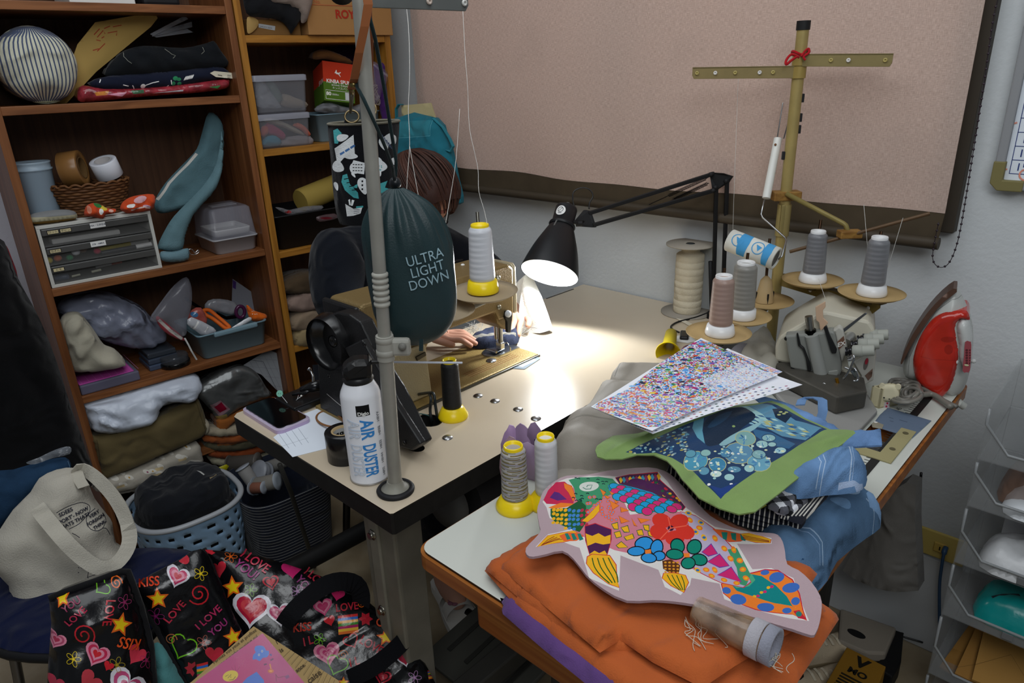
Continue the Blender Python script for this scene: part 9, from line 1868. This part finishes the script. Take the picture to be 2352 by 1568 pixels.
# clear stacking drawers at the right
YF=1.40;FD=FY(YF);zl=[FD.uv(x,y)[1]for x,y in((2310,1045),(2275,1152),(2245,1285),(2215,1408),(2180,1545))];xl_=[FD.uv(x,y)[0]for x,y in((2268,960),(2236,1075),(2204,1205),(2166,1340),(2130,1470))]
print('BINS',zl,xl_)
BINM=M(.18,spec=.5,alpha=.2);x1b=.19;YBK=1.685
labs=('uppermost clear stacking tray at the right edge of the room','clear stacking tray with a blue packet, second from the top','clear stacking tray holding a green labelled box and white bag','clear stacking tray holding teal wrapped cloth','clear stacking tray holding kraft envelopes','lowest clear stacking tray cut off at the bottom')
zl.append(zl[-1]-.105);xl_.append(xl_[-1]);bins=[]
for i,z in enumerate(zl):
 xa=-.168;zb_=z-.022;zt_=(zl[i-1]-.026)if i else z+.085
 if z<.03:continue
 t=thing('stacking_tray',labs[i],'tray',((xa+x1b)/2,1.54,zb_),'clear stacking trays on the right');bins.append((xa,zb_,z,zt_));pc=lin('9a9d9e')
 b=MB();b.box(((xa+x1b)/2,(YF+YBK)/2,zb_),(x1b-xa,YBK-YF,.003),pc);b.box((xa,(YF+YBK)/2,(zb_+zt_)/2),(.003,YBK-YF,zt_-zb_),pc);b.box((x1b,(YF+YBK)/2,(zb_+zt_)/2),(.003,YBK-YF,zt_-zb_),pc);b.box(((xa+x1b)/2,YBK,(zb_+zt_)/2),(x1b-xa,.003,zt_-zb_),pc)
 b.prism([FD.p(*q)for q in((xa,zb_),(x1b,zb_),(x1b,z),(xa+.042,z),(xa,z+.05))],V(0,.003,0),pc);o=b.build('tray_shell',BINM,t)
 b=MB();b.tube([FD.p(*q)for q in((xa,zt_-.004),(xa,z+.05),(xa+.042,z),(x1b,z))],.0028,lin('9a9ea0'),8);b.build('rim',M(.15,spec=.6,alpha=.7),o)
 b=MB()
 for k in range(4):b.box((xa+.11+k*.045,YF-.001,zb_+.010),(.018,.002,.014),lin('6a6c6e'),.0005)
 if i in(1,2,3):b.build('vent_slots',PLAST,o)
def inb(i,name,label,cat,u,w,yd,h,col,mat=None,amp=.006,sd=0,shapes=()):
 xa,zb_,z,zt_=bins[i];fr=FZ(zb_+.003);o=smooth([(xa+u,YF+yd),(xa+u+w*.5,YF+yd-.01),(xa+u+w,YF+yd+.01),(xa+u+w,YF+yd+.10),(xa+u+w*.4,YF+yd+.13),(xa+u,YF+yd+.10)],3);b=MB();b.sheet(o,fr.p,.012,lin(col),shapes,puffh(h,.04,amp,22,sd),const(0));return b.build(name,mat or CLOTH,None,label,cat,loc=tuple(fr.p(*o[0])))
inb(0,'green_sponge','flat green pad in the uppermost clear tray','pad',.07,.12,.02,.012,'3f7f60');inb(0,'white_bottle','white rounded container in the uppermost clear tray','container',.085,.10,.06,.05,'d0d4d6',PLAST,0)
inb(1,'plastic_packet','clear brownish packet in the second clear tray','packet',.04,.16,.05,.07,'8a6a58',FILM,.02,2);inb(1,'blue_packet','white and blue packet lying at the front of the second clear tray','packet',.055,.14,.01,.02,'ccd0d4',MATTE,.006,4,[([(-.06,YF+.005),(.02,YF+.005),(.02,YF+.06),(-.055,YF+.05)],lin('2058a8'))])
if len(bins)>2:
 xa,zb_,z,zt_=bins[2];b=MB();b.box((xa+.13,YF+.16,zb_+.05),(.16,.05,.085),lin('c0c2c4'),.002);f6=FY(YF+.134);b.boxf(f6,xa+.065,xa+.083,zb_+.062,zb_+.076,0,.0012,lin('b0286c'));b.boxf(f6,xa+.09,xa+.20,zb_+.045,zb_+.066,0,.0012,lin('5a9a20'));b.text('VALUE PACK',lambda u,v,h:f6.p(xa+.14+u,zb_+.055+v,.002),.013,lin('dfe8d0'));b.build('label_box',PAPER,None,'white box with green label and pink tag in the third clear tray','box',loc=(xa+.1,YF+.16,zb_))
 inb(2,'white_bag','crumpled white plastic bag in the third clear tray','bag',.04,.17,.01,.04,'c8cacc',M(.3,spec=.5,bump=.4,bscale=40),.02,6)
if len(bins)>3:inb(3,'teal_packet','teal cloth in a clear packet in the fourth clear tray','packet',.05,.18,.03,.05,'0f8a88',M(.25,spec=.6,bump=.3,bscale=40),.016,5,[(ell(-.02,YF+.06,.012,.008),lin('b02868')),(stroke([(-.1,YF+.05),(-.06,YF+.08)],.006),lin('1a2a30'))])
if len(bins)>4:
 for k in range(3):
  xa,zb_,z,zt_=bins[4];fr=Frame((xa+.12,YF+.11,zb_+.012+.010*k),(1,.12*k-.1,0),(.05*k,-.25,1));b=MB();b.sheet([(-.10+.02*k,-.085),(.06+.02*k,-.085),(.07+.02*k,.08),(-.09+.02*k,.085)],fr.p,.03,lin(('8a6430','9a7038','a87e42')[k]),[(stroke([(-.09,-.08),(0,.01),(.06,-.08)],.0012),lin('7a5a2c'))],const(.003),const(-.003));b.build('kraft_envelope',PAPER,None,('lowest kraft envelope in the clear tray on the right','middle kraft envelope in the clear tray on the right','top kraft envelope in the clear tray on the right')[k],'envelope','kraft envelopes in the tray',loc=tuple(fr.p(0,0)))
  # under the overlock table
fr=Frame((-.36,1.56,.40),(1,0,0),(0.0,-1,0.05));b=MB();o=fr.px([(1955,1270),(1990,1200),(2040,1130),(2088,1100),(2108,1110),(2104,1200),(2107,1360),(2060,1352),(1950,1330),(1930,1318)]);f=lambda u,v,d:.02*math.sin(u*30)+.006*nz((u,v,0),14);b.sheet(o,fr.p,.02,lin('6c6a66'),(),f,lambda u,v,d:f(u,v,d)-.05);b.build('cloth_bag',CLOTH,None,'grey cloth bag hanging under the far right of the overlock table','bag',loc=tuple(fr.p(*o[0])))
b=MB();b.tube(smooth([tuple(at(x,y,y=1.64))for x,y in((2116,1085),(2112,1120),(2100,1170),(2094,1200))],4,False),.003,lin('161618'),8);b.build('power_cable',PLAST,None,'black cord hanging between the table edge and the outlet','cord',loc=tuple(at(2094,1200,y=1.64)))
for i,(x,y,a,lab)in enumerate(((1905,1480,.9,'cream sneaker under the orange cloth corner, nearer the table leg'),(1880,1560,.9,'cream sneaker closest to the bottom of the view'))):
 q=at(x,y,z=0.05);q.z=0;t=thing('sneaker',lab,'shoe',tuple(q),'cream sneakers on the floor');dd=V(math.cos(a),math.sin(a),0);f3=Frame(q+V(0,0,.0),dd,(0,0,1));so=smooth([(-.14,0),(-.12,.034),(-.02,.034),(.07,.044),(.12,.03),(.135,0),(.12,-.03),(.07,-.044),(-.02,-.034),(-.12,-.034)],3)
 b=MB();b.sheet(so,f3.p,.015,lin('9a8a6c'),(),const(.03),const(.001));b.build('sole',CARD,t);b=MB();hf=lambda u,v,d:.03+(.035+.03*max(0,-u/.14))*math.sqrt(max(0,1-(1-min(d/.03,1))**2));b.sheet(so,f3.p,.010,lin('b5a68e'),[(ell(-.08,0,.04,.018,14),lin('2a2420'))],hf,const(.03));b.build('upper',CANVAS,t);b=MB()
 for k in range(4):b.strap([f3.p(-.02+k*.018,-.018,.068-k*.002),f3.p(-.02+k*.018,0,.072-k*.002),f3.p(-.02+k*.018,.018,.068-k*.002)],f3.u*.006,.002,lin('c9bea8'))
 b.build('laces',CANVAS,t)
b=MB();P=[at(*q,z=.07)for q in((1930,1395),(2060,1440),(2035,1500),(1990,1498),(1925,1470))];b.prism(P,V(0,0,-.03),lin('8a8276'),bev=.006);q=at(1967,1455,z=.0702);b.lathe([(.012,0),(.012,.0006)],q,(0,0,1),20,BLACK,sx=1.8);b.build('machine_pedal',MATTE,None,'beige foot pedal plate with oval slot under the overlock table','pedal',loc=tuple(P[0]))
b=MB();b.prism([at(*q,z=.05)for q in((2040,1440),(2076,1452),(2070,1520),(2050,1555),(2010,1530),(2030,1500))],V(0,0,-.05),lin('101012'),bev=.004);b.build('power_adapter',MATTE,None,'black power adapter on the floor beside the clear trays','adapter',loc=tuple(at(2040,1500,z=0)))
b=MB();P=[at(*q,z=.09)for q in((1945,1485),(2035,1530),(1990,1640),(1890,1580))];b.prism(P,V(0,0,-.09),lin('8a6420'),bev=.002);f9=Frame(P[0],P[1]-P[0],(0,0,1))
for k in range(7):b.boxf(f9,.02,.10,-.085-k*.010,-.090-k*.010,.0,.0008,lin('2a2418'))
b.text('V',lambda u,v,h:f9.p(.045+u,-.030+v,.001),.045,lin('1c1a16'),bold=.002);b.text('MO',lambda u,v,h:f9.p(.048+u,-.066+v,.001),.026,lin('1c1a16'),bold=.001);b.build('carton',CARD,None,'yellow brown carton with black letters under the overlock table','box',loc=tuple(P[0]))
b=MB()
for k in range(3):b.tube(smooth([tuple(at(x+k*25,y+8*k,z=.012))for x,y in((1960,1340),(1975,1370),(1960,1400),(1990,1420),(2030,1400),(2020,1370))],4,False),.003,lin('1a1a1c'),6)
b.tube(smooth([tuple(at(x,y,z=.02))for x,y in((2080,1360),(2090,1410),(2120,1450),(2060,1455),(2120,1475))],4,False),.0025,lin('1c1c1e'),6);b.build('floor_cables',PLAST,None,'tangle of black cables on the dark floor behind the pedal','cable',loc=tuple(at(1990,1400,z=0)))
